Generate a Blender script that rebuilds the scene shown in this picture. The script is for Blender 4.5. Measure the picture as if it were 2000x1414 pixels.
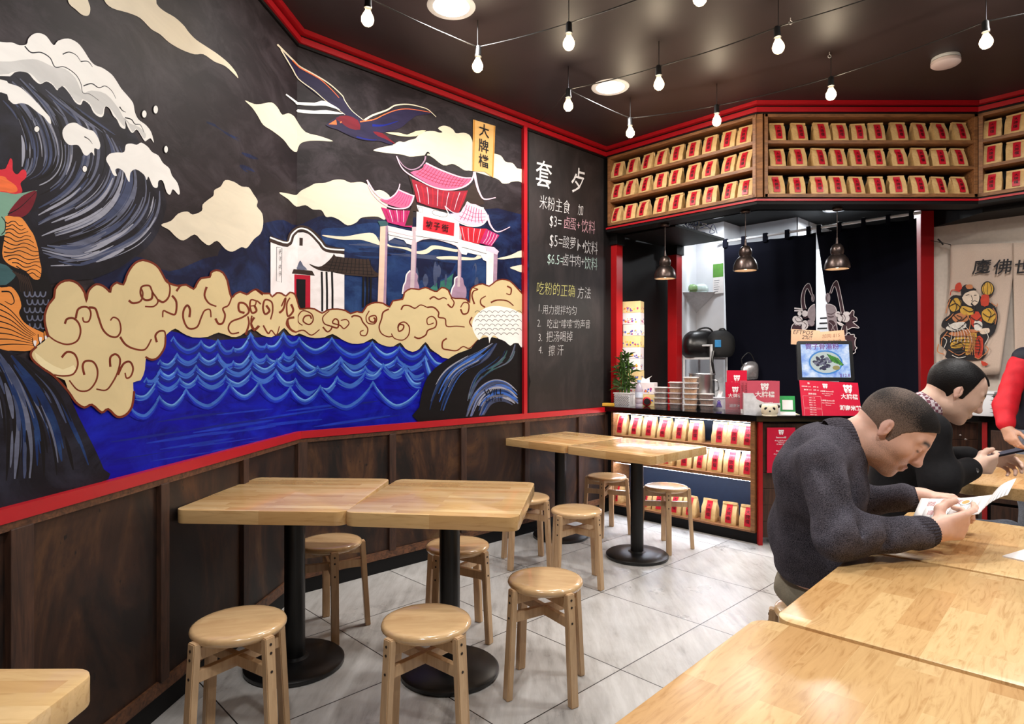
import bpy, bmesh, math, random
import numpy as np
from mathutils import Vector, Matrix
from mathutils.geometry import tessellate_polygon

for o in list(bpy.data.objects):
    bpy.data.objects.remove(o)
SC = bpy.context.scene
COL = SC.collection
R = random.Random(7)
pi = math.pi

# ------------------------------------------------------------------ camera, world, exposure
FPX, CX, CY, EYE = 1225.0, 1000.0, 709.0, 1.33          # focal length in px (2000 wide), principal point, eye height
cam = bpy.data.objects.new('camera', bpy.data.cameras.new('camera'))
COL.objects.link(cam)
cam.location = (0, 0, EYE)
cam.rotation_euler = (pi / 2, 0, 0)
cam.data.sensor_fit = 'HORIZONTAL'
cam.data.sensor_width = 36.0
cam.data.lens = 36.0 * FPX / 2000.0
cam.data.shift_y = 2.0 / 2000.0
cam.data.clip_start = 0.02
SC.camera = cam
W = bpy.data.worlds.new('world'); SC.world = W
W.use_nodes = True
W.node_tree.nodes['Background'].inputs[0].default_value = (1.0, 0.93, 0.88, 1)
W.node_tree.nodes['Background'].inputs[1].default_value = 0.05
SC.view_settings.view_transform = 'Standard'
SC.view_settings.look = 'None'
SC.view_settings.gamma = 1.0
SC.view_settings.use_curve_mapping = False
SC.view_settings.exposure = 0.0
SC.cycles.max_bounces = 8
SC.cycles.transparent_max_bounces = 40
SC.cycles.sample_clamp_indirect = 6.0

DOWN_W, BULB_S, KITCHEN_W, LED_S, PEND_W = 29.0, 200.0, 27.0, 44.0, 10.0   # lamp powers / strengths

def lamp(name, loc, watts, size=0.2, color=(1, .93, .85), spot=None, blend=.6, rot=(0, 0, 0)):
    if spot:
        l = bpy.data.lights.new(name, 'SPOT'); l.spot_size = spot; l.spot_blend = blend; l.shadow_soft_size = size
    else:
        l = bpy.data.lights.new(name, 'AREA'); l.shape = 'DISK'; l.size = size
    l.energy = watts; l.color = color
    o = bpy.data.objects.new(name, l); COL.objects.link(o); o.location = loc; o.rotation_euler = rot
    return o

CEIL = 3.24
DOWNLIGHTS = [(-.325, 3.357), (.68, 4.34), (1.75, 2.45), (-.45, .9), (1.05, .45), (2.75, 3.1), (2.9, 1.0)]  # first two in view; the rest unseen, added to light the room
for (x, y) in DOWNLIGHTS:
    lamp('downlight_lamp', (x, y, CEIL - .03), DOWN_W, .22, (1, .975, .95))

# ------------------------------------------------------------------ helpers
def tag(o, label=None, cat=None, group=None, kind=None):
    if label: o['label'] = label
    if cat: o['category'] = cat
    if group: o['group'] = group
    if kind: o['kind'] = kind
    return o

def thing(name, label, cat, loc=(0, 0, 0), rz=0.0, group=None):
    o = bpy.data.objects.new(name, None); COL.objects.link(o)
    o.location = loc; o.rotation_euler = (0, 0, rz); o.empty_display_size = .05
    return tag(o, label, cat, group)

def dup(root, loc, rz, label=None, group=None):
    r = root.copy(); COL.objects.link(r); r.location = loc; r.rotation_euler = (0, 0, rz)
    if label: r['label'] = label
    if group: r['group'] = group
    for ch in list(root.children):
        c = ch.copy(); COL.objects.link(c); c.parent = r
        for g in ch.children:
            d = g.copy(); COL.objects.link(d); d.parent = c
    return r

_glyph = {}
def glyphs(s, bold=0.0, shear=0.0):
    key = (s, bold, shear)
    if key not in _glyph:
        cu = bpy.data.curves.new('glyph', 'FONT'); cu.body = s; cu.resolution_u = 2; cu.align_x = 'CENTER'; cu.align_y = 'CENTER'
        cu.offset = bold; cu.shear = shear
        ob = bpy.data.objects.new('glyph', cu); COL.objects.link(ob)
        bpy.context.view_layer.update()
        me = bpy.data.meshes.new_from_object(ob.evaluated_get(bpy.context.evaluated_depsgraph_get()))
        _glyph[key] = ([tuple(v.co) for v in me.vertices], [tuple(p.vertices) for p in me.polygons])
        bpy.data.objects.remove(ob); bpy.data.meshes.remove(me); bpy.data.curves.remove(cu)
    return _glyph[key]

def catmull(pts, n=4, closed=False):
    pts = [tuple(p) for p in pts]
    L = len(pts)
    if L < 3: return pts
    out = []
    for i in range(L if closed else L - 1):
        if closed:
            a, b, c, d = pts[(i - 1) % L], pts[i], pts[(i + 1) % L], pts[(i + 2) % L]
        else:
            a, b, c, d = pts[max(i - 1, 0)], pts[i], pts[i + 1], pts[min(i + 2, L - 1)]
        for k in range(n):
            t = k / n; t2 = t * t; t3 = t2 * t
            out.append(tuple(.5 * (2 * b[j] + (c[j] - a[j]) * t + (2 * a[j] - 5 * b[j] + 4 * c[j] - d[j]) * t2 + (3 * b[j] - a[j] - 3 * c[j] + d[j]) * t3) for j in range(len(b))))
    if not closed: out.append(pts[-1])
    return out

def RZ(a): return Matrix.Rotation(a, 4, 'Z')
def T(x, y, z): return Matrix.Translation((x, y, z))
def frame(o, x, y, z):
    m = Matrix.Identity(4)
    for i, a in enumerate((x, y, z)):
        for j in range(3): m[j][i] = a[j]
    for j in range(3): m[j][3] = o[j]
    return m

class MB:
    """collects shapes into one mesh"""
    def __init__(s): s.bm = bmesh.new()
    def _fin(s, n0, M, mat):
        s.bm.verts.ensure_lookup_table()
        vs = s.bm.verts[n0:]
        if M is not None:
            for v in vs: v.co = M @ v.co
        for f in {f for v in vs for f in v.link_faces}: f.material_index = mat
        return s
    def box(s, c, size, mat=0, rot=None, bev=0.0, seg=2):
        t = bmesh.new(); bmesh.ops.create_cube(t, size=1.0)
        for v in t.verts: v.co = Vector((v.co.x * size[0], v.co.y * size[1], v.co.z * size[2]))
        if bev: bmesh.ops.bevel(t, geom=list(t.edges), offset=min(bev, .49 * min(size)), segments=seg, affect='EDGES', profile=.6)
        M = T(*c) @ (rot.to_4x4() if rot is not None else Matrix.Identity(4))
        return s.merge(t, M, mat)
    def merge(s, t, M=None, mat=0):
        off = []
        for v in t.verts: off.append(s.bm.verts.new(M @ v.co if M is not None else v.co))
        t.verts.index_update()
        for f in t.faces:
            try: g = s.bm.faces.new([off[v.index] for v in f.verts]); g.material_index = mat
            except ValueError: pass
        t.free(); return s
    def mesh(s, vs, fs, M=None, mat=0):
        b = [s.bm.verts.new(M @ Vector(v) if M is not None else v) for v in vs]
        for f in fs:
            try: s.bm.faces.new([b[i] for i in f]).material_index = mat
            except ValueError: pass
        return s
    def lathe(s, prof, M=None, mat=0, seg=24, cap=True):
        vs, fs = [], []
        n = len(prof)
        for i in range(seg):
            a = 2 * pi * i / seg
            for (r, z) in prof: vs.append((r * math.cos(a), r * math.sin(a), z))
        for i in range(seg):
            j = (i + 1) % seg
            for k in range(n - 1): fs.append((i * n + k, j * n + k, j * n + k + 1, i * n + k + 1))
        if cap:
            if prof[0][0] > 1e-5: fs.append([i * n for i in reversed(range(seg))])
            if prof[-1][0] > 1e-5: fs.append([i * n + n - 1 for i in range(seg)])
        return s.mesh(vs, fs, M, mat)
    def cyl(s, p, q, r, r2=None, mat=0, seg=12):
        p, q = Vector(p), Vector(q); d = q - p
        M = T(*p) @ d.to_track_quat('Z', 'Y').to_matrix().to_4x4()
        return s.lathe([(r, 0), (r if r2 is None else r2, d.length)], M, mat, seg)
    def tube(s, pts, r, mat=0, seg=6, n=1, r2=None):
        pts = [Vector(p) for p in (catmull(pts, n) if n > 1 else pts)]
        rings = []; up = Vector((0, 0, 1)); L = len(pts)
        for i, p in enumerate(pts):
            d = (pts[min(i + 1, L - 1)] - pts[max(i - 1, 0)]).normalized()
            a = d.cross(up)
            if a.length < 1e-3: a = d.cross(Vector((1, 0, 0)))
            a.normalize(); b = a.cross(d)
            rr = r if r2 is None else r + (r2 - r) * i / max(L - 1, 1)
            rings.append([s.bm.verts.new(p + (a * math.cos(2 * pi * k / seg) + b * math.sin(2 * pi * k / seg)) * rr) for k in range(seg)])
        for A, B in zip(rings, rings[1:]):
            for k in range(seg): s.bm.faces.new((A[k], A[(k + 1) % seg], B[(k + 1) % seg], B[k])).material_index = mat
        s.bm.faces.new(rings[0][::-1]).material_index = mat; s.bm.faces.new(rings[-1]).material_index = mat
        return s
    def prism(s, poly, z0, z1, M=None, mat=0, bev=0.0, seg=2):
        t = bmesh.new()
        f = t.faces.new([t.verts.new((x, y, z0)) for x, y in poly])
        g = bmesh.ops.extrude_face_region(t, geom=[f])
        for v in [v for v in g['geom'] if isinstance(v, bmesh.types.BMVert)]: v.co.z = z1
        bmesh.ops.recalc_face_normals(t, faces=list(t.faces))
        if bev:
            es = [e for e in t.edges if abs(e.verts[0].co.z - e.verts[1].co.z) < 1e-6]
            bmesh.ops.bevel(t, geom=es, offset=bev, segments=seg, affect='EDGES', profile=.6)
        return s.merge(t, M, mat)
    def face(s, pts, mat=0, M=None):
        b = [s.bm.verts.new(M @ Vector(p) if M is not None else p) for p in pts]
        try: s.bm.faces.new(b).material_index = mat
        except ValueError: pass
        return s
    def poly(s, pts3, mat=0):
        """filled concave polygon from 3-D points in one plane"""
        tri = tessellate_polygon([[Vector(p) for p in pts3]])
        b = [s.bm.verts.new(p) for p in pts3]
        for t in tri:
            try: s.bm.faces.new([b[i] for i in t]).material_index = mat
            except ValueError: pass
        return s
    def text(s, txt, size, M, mat=0, bold=0.0, shear=0.0):
        vs, fs = glyphs(txt, bold, shear)
        return s.mesh(vs, fs, M @ Matrix.Scale(size, 4), mat)
    def build(s, name, mats, parent=None, smooth=None, loc=None, rz=None, fix=True):
        if fix: bmesh.ops.recalc_face_normals(s.bm, faces=list(s.bm.faces))
        me = bpy.data.meshes.new(name); s.bm.to_mesh(me); s.bm.free()
        for m in (mats if isinstance(mats, (list, tuple)) else [mats]): me.materials.append(m)
        if smooth is not None:
            me.polygons.foreach_set('use_smooth', [True] * len(me.polygons))
            me.set_sharp_from_angle(angle=math.radians(smooth))
        o = bpy.data.objects.new(name, me); COL.objects.link(o)
        if parent: o.parent = parent
        if loc is not None: o.location = loc
        if rz is not None: o.rotation_euler = (0, 0, rz)
        return o

def rrect(w, d, r, n=5):
    out = []
    for cx, cy, a0 in ((w / 2 - r, d / 2 - r, 0), (-w / 2 + r, d / 2 - r, pi / 2), (-w / 2 + r, -d / 2 + r, pi), (w / 2 - r, -d / 2 + r, 1.5 * pi)):
        for k in range(n + 1):
            a = a0 + pi / 2 * k / n; out.append((cx + r * math.cos(a), cy + r * math.sin(a)))
    return out

# ------------------------------------------------------------------ materials
def lin(c):
    c = [x / 255.0 for x in c]
    return tuple(x / 12.92 if x <= .04045 else ((x + .055) / 1.055) ** 2.4 for x in c) + (1.0,)

class NT:
    def __init__(s, name):
        s.m = bpy.data.materials.new(name); s.m.use_nodes = True; s.t = s.m.node_tree
        s.b = s.t.nodes['Principled BSDF']
    def n(s, t, **kw):
        x = s.t.nodes.new(t)
        for k, v in kw.items():
            if k.startswith('i_'): x.inputs[k[2:].replace('_', ' ')].default_value = v
            else: setattr(x, k, v)
        return x
    def l(s, a, b): s.t.links.new(a, b)
    def coord(s, kind='Object', scale=(1, 1, 1), rot=(0, 0, 0), loc=(0, 0, 0)):
        c = s.n('ShaderNodeTexCoord'); m = s.n('ShaderNodeMapping')
        m.inputs['Scale'].default_value = scale; m.inputs['Rotation'].default_value = rot; m.inputs['Location'].default_value = loc
        s.l(c.outputs[kind], m.inputs['Vector']); return m.outputs['Vector']
    def noise(s, vec, scale=5, detail=4, rough=.55, dist=0.0):
        x = s.n('ShaderNodeTexNoise'); x.inputs['Scale'].default_value = scale; x.inputs['Detail'].default_value = detail
        x.inputs['Roughness'].default_value = rough; x.inputs['Distortion'].default_value = dist
        s.l(vec, x.inputs['Vector']); return x.outputs['Fac']
    def ramp(s, fac, stops, interp='LINEAR'):
        x = s.n('ShaderNodeValToRGB'); x.color_ramp.interpolation = interp
        e = x.color_ramp.elements
        while len(e) < len(stops): e.new(.5)
        for k, (p, c) in enumerate(stops): e[k].position = p; e[k].color = c if len(c) == 4 else (*c, 1)
        s.l(fac, x.inputs['Fac']); return x.outputs['Color']
    def mix(s, fac, a, b, mode='MIX'):
        x = s.n('ShaderNodeMix', data_type='RGBA', blend_type=mode)
        for sock, v in ((x.inputs[0], fac), (x.inputs[6], a), (x.inputs[7], b)):
            if hasattr(v, 'links'): s.l(v, sock)
            else: sock.default_value = v
        return x.outputs[2]
    def math(s, op, a, b=0.0, c=None):
        x = s.n('ShaderNodeMath', operation=op)
        for sock, v in zip(x.inputs, (a, b, c)):
            if v is None: continue
            if hasattr(v, 'links'): s.l(v, sock)
            else: sock.default_value = v
        return x.outputs[0]
    def bump(s, h, strength=.2, dist=.01):
        x = s.n('ShaderNodeBump'); x.inputs['Strength'].default_value = strength; x.inputs['Distance'].default_value = dist
        s.l(h, x.inputs['Height']); s.l(x.outputs['Normal'], s.b.inputs['Normal'])
    def set(s, col=None, rough=None, metal=None, spec=None, coat=None, emit=None, es=None):
        for k, v in (('Base Color', col), ('Roughness', rough), ('Metallic', metal), ('Specular IOR Level', spec), ('Coat Weight', coat), ('Emission Color', emit), ('Emission Strength', es)):
            if v is None: continue
            if hasattr(v, 'links'): s.l(v, s.b.inputs[k])
            else: s.b.inputs[k].default_value = v
        return s.m

_flat = {}
def flat(name, c, rough=.5, metal=0.0, var=.12, scale=30, spec=.5, coat=0.0, bump=0.0, stretch=(1, 1, 1)):
    """a colour with a little tonal unevenness of its own"""
    key = (name, tuple(c))
    if key in _flat: return _flat[key]
    N = NT(name); v = N.coord(scale=stretch); f = N.noise(v, scale, 4)
    L = lin(c); lo = tuple(x * (1 - var) for x in L[:3]) + (1,); hi = tuple(min(1, x * (1 + var)) for x in L[:3]) + (1,)
    if bump: N.bump(f, bump, .003)
    _flat[key] = N.set(N.ramp(f, [(.3, lo), (.7, hi)]), rough, metal, spec, coat)
    return _flat[key]

def glow(name, c, s):
    N = NT(name); return N.set((0, 0, 0, 1), .5, emit=lin(c), es=s)

def clear(name, c=(255, 255, 255), clearness=.85, rough=.05):
    N = NT(name); t = N.n('ShaderNodeBsdfTransparent'); t.inputs[0].default_value = lin(c)
    N.set(lin(c), rough, spec=.6)
    x = N.n('ShaderNodeMixShader'); x.inputs[0].default_value = 1 - clearness
    N.l(t.outputs[0], x.inputs[1]); N.l(N.b.outputs[0], x.inputs[2])
    N.l(x.outputs[0], N.t.nodes['Material Output'].inputs['Surface']); return N.m

def butcher(name, light, mid, dark, lx=.38, wy=.042, rough=.22, coat=.35, along='x', gs=.75):
    """glued hardwood staves with grain"""
    N = NT(name)
    v = N.coord(rot=(0, 0, 0 if along == 'x' else pi / 2))
    b = N.n('ShaderNodeTexBrick'); b.offset = .37; b.offset_frequency = 2; b.squash = 1.3; b.squash_frequency = 3
    b.inputs['Scale'].default_value = 1.0; b.inputs['Brick Width'].default_value = lx; b.inputs['Row Height'].default_value = wy
    b.inputs['Mortar Size'].default_value = .0003; b.inputs['Color1'].default_value = (0, 0, 0, 1); b.inputs['Color2'].default_value = (1, 1, 1, 1)
    b.inputs['Mortar'].default_value = (.3, .3, .3, 1); N.l(v, b.inputs['Vector'])
    sep = N.n('ShaderNodeSeparateColor'); N.l(b.outputs['Color'], sep.inputs[0])
    base = N.ramp(sep.outputs[0], [(0, lin(light)), (.5, lin(mid)), (1, lin(dark))])
    v2 = N.n('ShaderNodeVectorMath', operation='ADD'); N.l(v, v2.inputs[0])
    sc = N.n('ShaderNodeVectorMath', operation='SCALE'); sc.inputs['Scale'].default_value = 7.3; N.l(b.outputs['Color'], sc.inputs[0]); N.l(sc.outputs[0], v2.inputs[1])
    mp = N.n('ShaderNodeMapping'); mp.inputs['Scale'].default_value = (3.5, 26, 26); N.l(v2.outputs[0], mp.inputs['Vector'])
    g = N.noise(mp.outputs[0], 1.6, 6, .6, 1.4 if along == 'x' else 2.6)
    gr = N.ramp(g, [(.3, (.72, .62, .5, 1)), (.48, (.95, .93, .9, 1)), (.75, (1.06, 1.06, 1.06, 1))])
    col = N.mix(gs, base, gr, 'MULTIPLY')
    N.bump(g, .04, .002)
    return N.set(col, rough, coat=coat)

def wood(name, c, dark, scale=(3, 30, 30), rough=.45, coat=0.0, amt=.8, dist=1.2, bump=.1):
    N = NT(name); v = N.coord(scale=scale)
    g = N.noise(v, 1.5, 6, .62, dist)
    col = N.ramp(g, [(.3, lin(dark)), (.62, lin(c))])
    N.bump(g, bump, .003)
    return N.set(N.mix(amt, lin(c), col), rough, coat=coat)

M_black = flat('black_steel', (8, 8, 9), .35, .0, .1)
M_blackwood = flat('black_paint', (8, 7, 8), .6, spec=.25)
M_red = flat('red_lacquer', (176, 16, 30), .38, 0, .05, 8)
M_reddark = flat('red_paint', (165, 14, 20), .4, 0, .06, 8)
M_table = butcher('rubberwood_staves', (232, 198, 146), (222, 184, 128), (206, 162, 106))
M_table2 = butcher('rubberwood_block', (232, 198, 144), (224, 186, 130), (206, 160, 104), .30, .07, .27, .0, 'y', .9)
M_stool = wood('stool_wood', (222, 186, 138), (176, 128, 84), (2.2, 14, 14), .2, .6, .55, .8, .02)
M_leg = wood('stool_leg_wood', (206, 172, 132), (156, 114, 78), (30, 30, 2.5), .35, .2, .5, .8, .02)
M_bolt = flat('bolt_hole', (40, 26, 18), .6)
M_dadowood = wood('dado_timber', (74, 46, 31), (24, 13, 10), (24, 24, 3), .55, 0, .9)
M_railwood = wood('rail_timber', (112, 72, 46), (36, 20, 14), (4, 26, 26), .5, 0, .9)
M_shelf = wood('shelf_timber', (146, 98, 58), (78, 46, 26), (5, 30, 30), .5, 0, .8)
M_white = flat('white_paint', (226, 228, 232), .5, 0, .04, 6)
M_steel = flat('brushed_steel', (190, 190, 192), .3, 1.0, .1, 12)
M_paperwhite = flat('white_paper', (240, 236, 234), .6, 0, .03)
M_ink = flat('black_ink', (14, 12, 12), .5)
M_cord = flat('black_cord', (16, 15, 15), .5)
# ------------------------------------------------------------------ plan of the room
U = Vector((.7198, .6942)); V = Vector((.6942, -.7198)); RV = math.atan2(V.y, V.x)
DA = Vector((.0816, .9967))
S0 = Vector((-1.207, 3.59)); C0 = Vector((.835, 5.559)); A0 = S0 - DA * 5.6
C1 = C0 + V * 1.368
C2 = Vector((C1.x + 1.617, C1.y)); C3 = C2 + V * 1.6
PLAN = [A0, S0, C0, C1, C2, C3]

def left_n(a, b):
    d = (b - a).normalized(); return Vector((-d.y, d.x))
def offs(pts, d):
    """the polyline moved sideways by d (positive = out of the room), mitred"""
    out = []
    for i, p in enumerate(pts):
        if i == 0: out.append(p + left_n(pts[0], pts[1]) * d)
        elif i == len(pts) - 1: out.append(p + left_n(pts[-2], pts[-1]) * d)
        else:
            a, b = left_n(pts[i - 1], p), left_n(p, pts[i + 1]); out.append(p + (a + b) / (1 + a.dot(b)) * d)
    return out
def run(mb, pts, d0, d1, z0, z1, mat=0):
    """a board following the plan from offset d0 to d1, z0 to z1"""
    A, B = offs(pts, d0), offs(pts, d1)
    L = len(pts); vs = []
    for i in range(L): vs += [(*A[i], z0), (*A[i], z1), (*B[i], z1), (*B[i], z0)]
    fs = []
    for i in range(L - 1):
        for k in range(4): fs.append((i * 4 + k, i * 4 + 4 + k, i * 4 + 4 + (k + 1) % 4, i * 4 + (k + 1) % 4))
    fs += [(0, 1, 2, 3), tuple(4 * (L - 1) + k for k in (3, 2, 1, 0))]
    return mb.mesh(vs, fs, None, mat)
def struct(name, mb, m, smooth=None): return tag(mb.build(name, m, None, smooth), kind='structure')

def ray(px, py): return Vector(((px - CX) / FPX, 1.0, (CY - py) / FPX))
def on_line(px, p, d):
    """plan point where the sight line of column px meets the plan line p + t d"""
    k = (px - CX) / FPX
    t = (p.x - k * p.y) / (k * d.y - d.x)
    return p + d * t
def on_wall(px, py, p, d, out=0.0):
    q = on_line(px, p, d); return Vector((q.x, q.y, EYE + (CY - py) / FPX * q.y))
def at_z(px, py, z):
    d = (EYE - z) * FPX / (py - CY); return Vector(((px - CX) / FPX * d, d, z))
def at_d(px, py, d): return Vector(((px - CX) / FPX * d, d, EYE + (CY - py) / FPX * d))

WOFF = offs(PLAN[:3], .03)                 # painted wall plane, 3 cm behind the red trim
WA, WS, WC = WOFF

# floor: 0.63 x 0.68 m stone-look tiles with dark joints, laid along the back wall
def floor_mat():
    N = NT('stone_tile'); c = N.n('ShaderNodeTexCoord'); sp = N.n('ShaderNodeSeparateXYZ'); N.l(c.outputs['Object'], sp.inputs[0])
    def axis(a, x0, per):
        d = N.math('ADD', N.math('MULTIPLY', sp.outputs[0], a.x), N.math('MULTIPLY', sp.outputs[1], a.y))
        return N.math('DIVIDE', N.math('SUBTRACT', d, x0), per)
    a, b = axis(V, -1.632, .626), axis(U, 2.228, .676)
    def edge(q, per):
        f = N.math('FRACT', q); m = N.math('MINIMUM', f, N.math('SUBTRACT', 1.0, f)); return N.math('MULTIPLY', m, per)
    g = N.math('MINIMUM', edge(a, .626), edge(b, .676))
    joint = N.math('LESS_THAN', g, .0026)
    cb = N.n('ShaderNodeCombineXYZ'); N.l(N.math('FLOOR', a), cb.inputs[0]); N.l(N.math('FLOOR', b), cb.inputs[1])
    wn = N.n('ShaderNodeTexWhiteNoise', noise_dimensions='3D'); N.l(cb.outputs[0], wn.inputs[0])
    v = N.coord(scale=(1, 1, 1)); ad = N.n('ShaderNodeVectorMath', operation='MULTIPLY_ADD'); ad.inputs[1].default_value = (1, 1, 1)
    N.l(v, ad.inputs[0]); sc = N.n('ShaderNodeVectorMath', operation='SCALE'); sc.inputs['Scale'].default_value = 9; N.l(wn.outputs['Color'], sc.inputs[0]); N.l(sc.outputs[0], ad.inputs[2])
    m = N.n('ShaderNodeMapping'); m.inputs['Rotation'].default_value = (0, 0, -RV - pi / 2); m.inputs['Scale'].default_value = (14, 2.2, 1); N.l(ad.outputs[0], m.inputs['Vector'])
    streak = N.noise(m.outputs[0], 1.6, 9, .72, .2); cloud = N.noise(ad.outputs[0], 2.2, 5, .6)
    t = N.math('ADD', N.math('MULTIPLY', streak, .55), N.math('MULTIPLY', cloud, .45))
    col = N.ramp(t, [(.36, lin((150, 146, 142))), (.47, lin((182, 179, 175))), (.62, lin((202, 200, 197)))])
    col = N.mix(joint, col, lin((38, 34, 32)))
    ro = N.math('MULTIPLY_ADD', cloud, .35, .14)
    N.bump(N.math('SUBTRACT', N.math('MULTIPLY', streak, .25), joint), .12, .004)
    return N.set(col, ro, spec=.45)
f = MB(); f.face([(-2.4, -2.4, 0), (6.2, -2.4, 0), (6.2, 10.5, 0), (-2.4, 10.5, 0)])
struct('floor', f, floor_mat())

def ceil_mat():
    N = NT('dark_ceiling_paint'); v = N.coord(); f = N.noise(v, 1.3, 4, .6, .6); g = N.noise(v, 90, 2)
    N.bump(g, .05, .002)
    return N.set(N.ramp(f, [(.3, lin((32, 24, 28))), (.7, lin((46, 36, 41)))]), .5, spec=.5)
c = MB(); c.face([(-2.4, -2.4, CEIL), (6.2, -2.4, CEIL), (6.2, 10.5, CEIL), (-2.4, 10.5, CEIL)])
struct('ceiling', c, ceil_mat())

# walls
M_wallblack = flat('black_wall_paint', (13, 11, 12), .6, 0, .2, 3, .25)
w = MB(); w.face([(*WA, 0), (*WS, 0), (*WS, CEIL), (*WA, CEIL)]); struct('wall_left', w, M_wallblack)
WE = WC + U * 1.62
w = MB(); w.face([(*WS, 0), (*WC, 0), (*WC, CEIL), (*WS, CEIL)])
w.face([(*WC, 0), (*(WC + U * 1.06), 0), (*(WC + U * 1.06), CEIL), (*WC, CEIL)]); struct('wall_mural', w, M_wallblack)
w = MB(); w.face([(*WA, 0), (6.2, WA.y, 0), (6.2, WA.y, CEIL), (*WA, CEIL)]); struct('wall_front', w, flat('grey_wall_paint', (120, 112, 106), .6))
w = MB(); w.face([(5.2, WA.y, 0), (5.2, 4.0, 0), (5.2, 4.0, CEIL), (5.2, WA.y, CEIL)]); struct('wall_right', w, flat('warm_wall_paint', (96, 84, 78), .6))

# kitchen shell behind the counter
KD = C0 + U * 1.56                                      # doorway plane, runs along V
K0 = WC + U * 1.60
def kpt(px): return on_line(px, KD, V)
k1 = kpt(1414)
w = MB(); w.face([(*(WC + U * 1.06), 0), (*K0, 0), (*K0, 2.78), (*(WC + U * 1.06), 2.78)])
w.face([(*K0, 0), (*k1, 0), (*k1, 2.78), (*K0, 2.78)])
w.face([(*k1, 0), (*(k1 + U * .35), 0), (*(k1 + U * .35), 2.78), (*k1, 2.78)])
struct('wall_kitchen', w, M_white)
kb0 = k1 + U * .35 - V * .1; kb1 = on_line(1556, kb0, V)
kend = kb1 + U * 2.6
w = MB(); w.face([(*kb0, 0), (*kb1, 0), (*kb1, 2.78), (*kb0, 2.78)]); struct('wall_kitchen_back', w, M_white)
w = MB()
n = 9
for i in range(n):
    a = kb1 + U * (2.6 * i / n); b = kb1 + U * (2.6 * (i + .94) / n)
    w.face([(*(a + V * .012), 0), (*(b + V * .012), 0), (*(b + V * .012), 2.78), (*(a + V * .012), 2.78)])
w.face([(*kb1, 0), (*kend, 0), (*kend, 2.78), (*kb1, 2.78)], 1)
struct('wall_slatted', w, [M_white, flat('grey_joint', (120, 124, 130))])
w = MB(); w.face([(*kend, 0), (*(kend + V * 3), 0), (*(kend + V * 3), 2.78), (*kend, 2.78)]); struct('wall_kitchen_end', w, flat('kitchen_paint', (150, 150, 152)))
# kitchen ceiling behind the bulkhead
BO = offs(PLAN, .20)
w = MB(); w.poly([(*BO[2], 2.78), (*BO[3], 2.78), (*BO[4], 2.78), (*BO[5], 2.78), (*(BO[5] + U * 6), 2.78), (*(BO[2] + U * 5), 2.78)])
struct('ceiling_kitchen', w, flat('dark_kitchen_ceiling', (9, 9, 10), .7, spec=.2))
# pale wall behind the right-hand part of the counter
CW = Vector((3.48, 5.186)); CWE = CW + V * 2.2
w = MB(); w.face([(*CW, 0), (*CWE, 0), (*CWE, 2.6), (*CW, 2.6)]); w.face([(*CW, 0), (*(CW + U * 1.5), 0), (*(CW + U * 1.5), 2.6), (*CW, 2.6)])
struct('wall_right_kitchen', w, flat('cream_wall_paint', (208, 196, 184), .6, 0, .05, 40))

# double red cornice all round, black ground behind it
m = MB(); run(m, PLAN, -.022, .03, 3.212, CEIL - .001); struct('trim_1', m, M_red)
m = MB(); run(m, PLAN, 0, .03, 3.164, 3.198); struct('trim_2', m, M_red)
m = MB(); run(m, PLAN, .014, .032, 3.148, CEIL - .001); struct('trim_3', m, M_blackwood)
# red rail under the mural, timber strip, panelled dado, black kickboard
m = MB(); run(m, PLAN[:3], 0, .03, .897, .938); struct('trim_4', m, M_red)
m = MB(); run(m, PLAN[:3], .008, .03, .872, .895); struct('trim_5', m, M_railwood)
m = MB(); run(m, PLAN[:3], .012, .03, .085, .135); struct('trim_6', m, M_railwood)
m = MB(); run(m, PLAN[:3], .02, .034, 0, .085); struct('baseboard_left', m, M_blackwood)

def dado_mat():
    N = NT('rusted_metal_panel'); v = N.coord(scale=(1, 1, .55))
    a = N.noise(v, 2.3, 7, .66, 1.2); b = N.noise(v, 1.3, 3, .5); d = N.noise(N.coord(scale=(1, 1, .5)), 42, 2, .5)
    col = N.ramp(a, [(.25, lin((8, 6, 6))), (.42, lin((24, 15, 12))), (.52, lin((58, 35, 23))), (.62, lin((94, 62, 36))), (.76, lin((128, 108, 72)))])
    col = N.mix(N.ramp(b, [(.38, (0, 0, 0, 1)), (.66, (1, 1, 1, 1))]), col, N.mix(.55, col, lin((30, 18, 14))))
    col = N.mix(N.ramp(d, [(.69, (0, 0, 0, 1)), (.74, (1, 1, 1, 1))]), col, lin((16, 11, 10)))
    N.bump(a, .1, .004)
    return N.set(col, .48, .15)
m = MB(); run(m, PLAN[:3], .022, .03, .13, .875); struct('wall_dado_panel', m, dado_mat())
k = 0
for px, wd, A in ((-260, .06, 1), (47, .075, 1), (325, .05, 1), (483, .05, 1), (768, .05, 0), (907, .05, 0), (1031, .055, 0), (1135, .05, 0), (1186, .03, 0)):
    p, d = (S0, DA) if A else (S0, U)
    q = on_line(px, p, d); m = MB(); a = Vector((-d.y, d.x))
    c = q + a * .016
    m.box((0, 0, 0), (wd, .026, .745), 0, None, .003)
    k += 1
    o = struct('trim_%d' % (6 + k), m, M_dadowood); o.location = (c.x, c.y, .503); o.rotation_euler = (0, 0, math.atan2(d.y, d.x))
o = MB(); run(o, [S0 - DA * .03, S0, S0 + U * .04], .004, .03, .135, .875); struct('trim_20', o, M_dadowood)
# vertical red batten between mural and chalkboard
q = on_line(1027, S0, U) + Vector((-U.y, U.x)) * .016
m = MB(); m.box((0, 0, 0), (.036, .03, 2.226)); o = struct('trim_21', m, M_red); o.location = (q.x, q.y, 2.051); o.rotation_euler = (0, 0, math.atan2(U.y, U.x))

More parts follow.
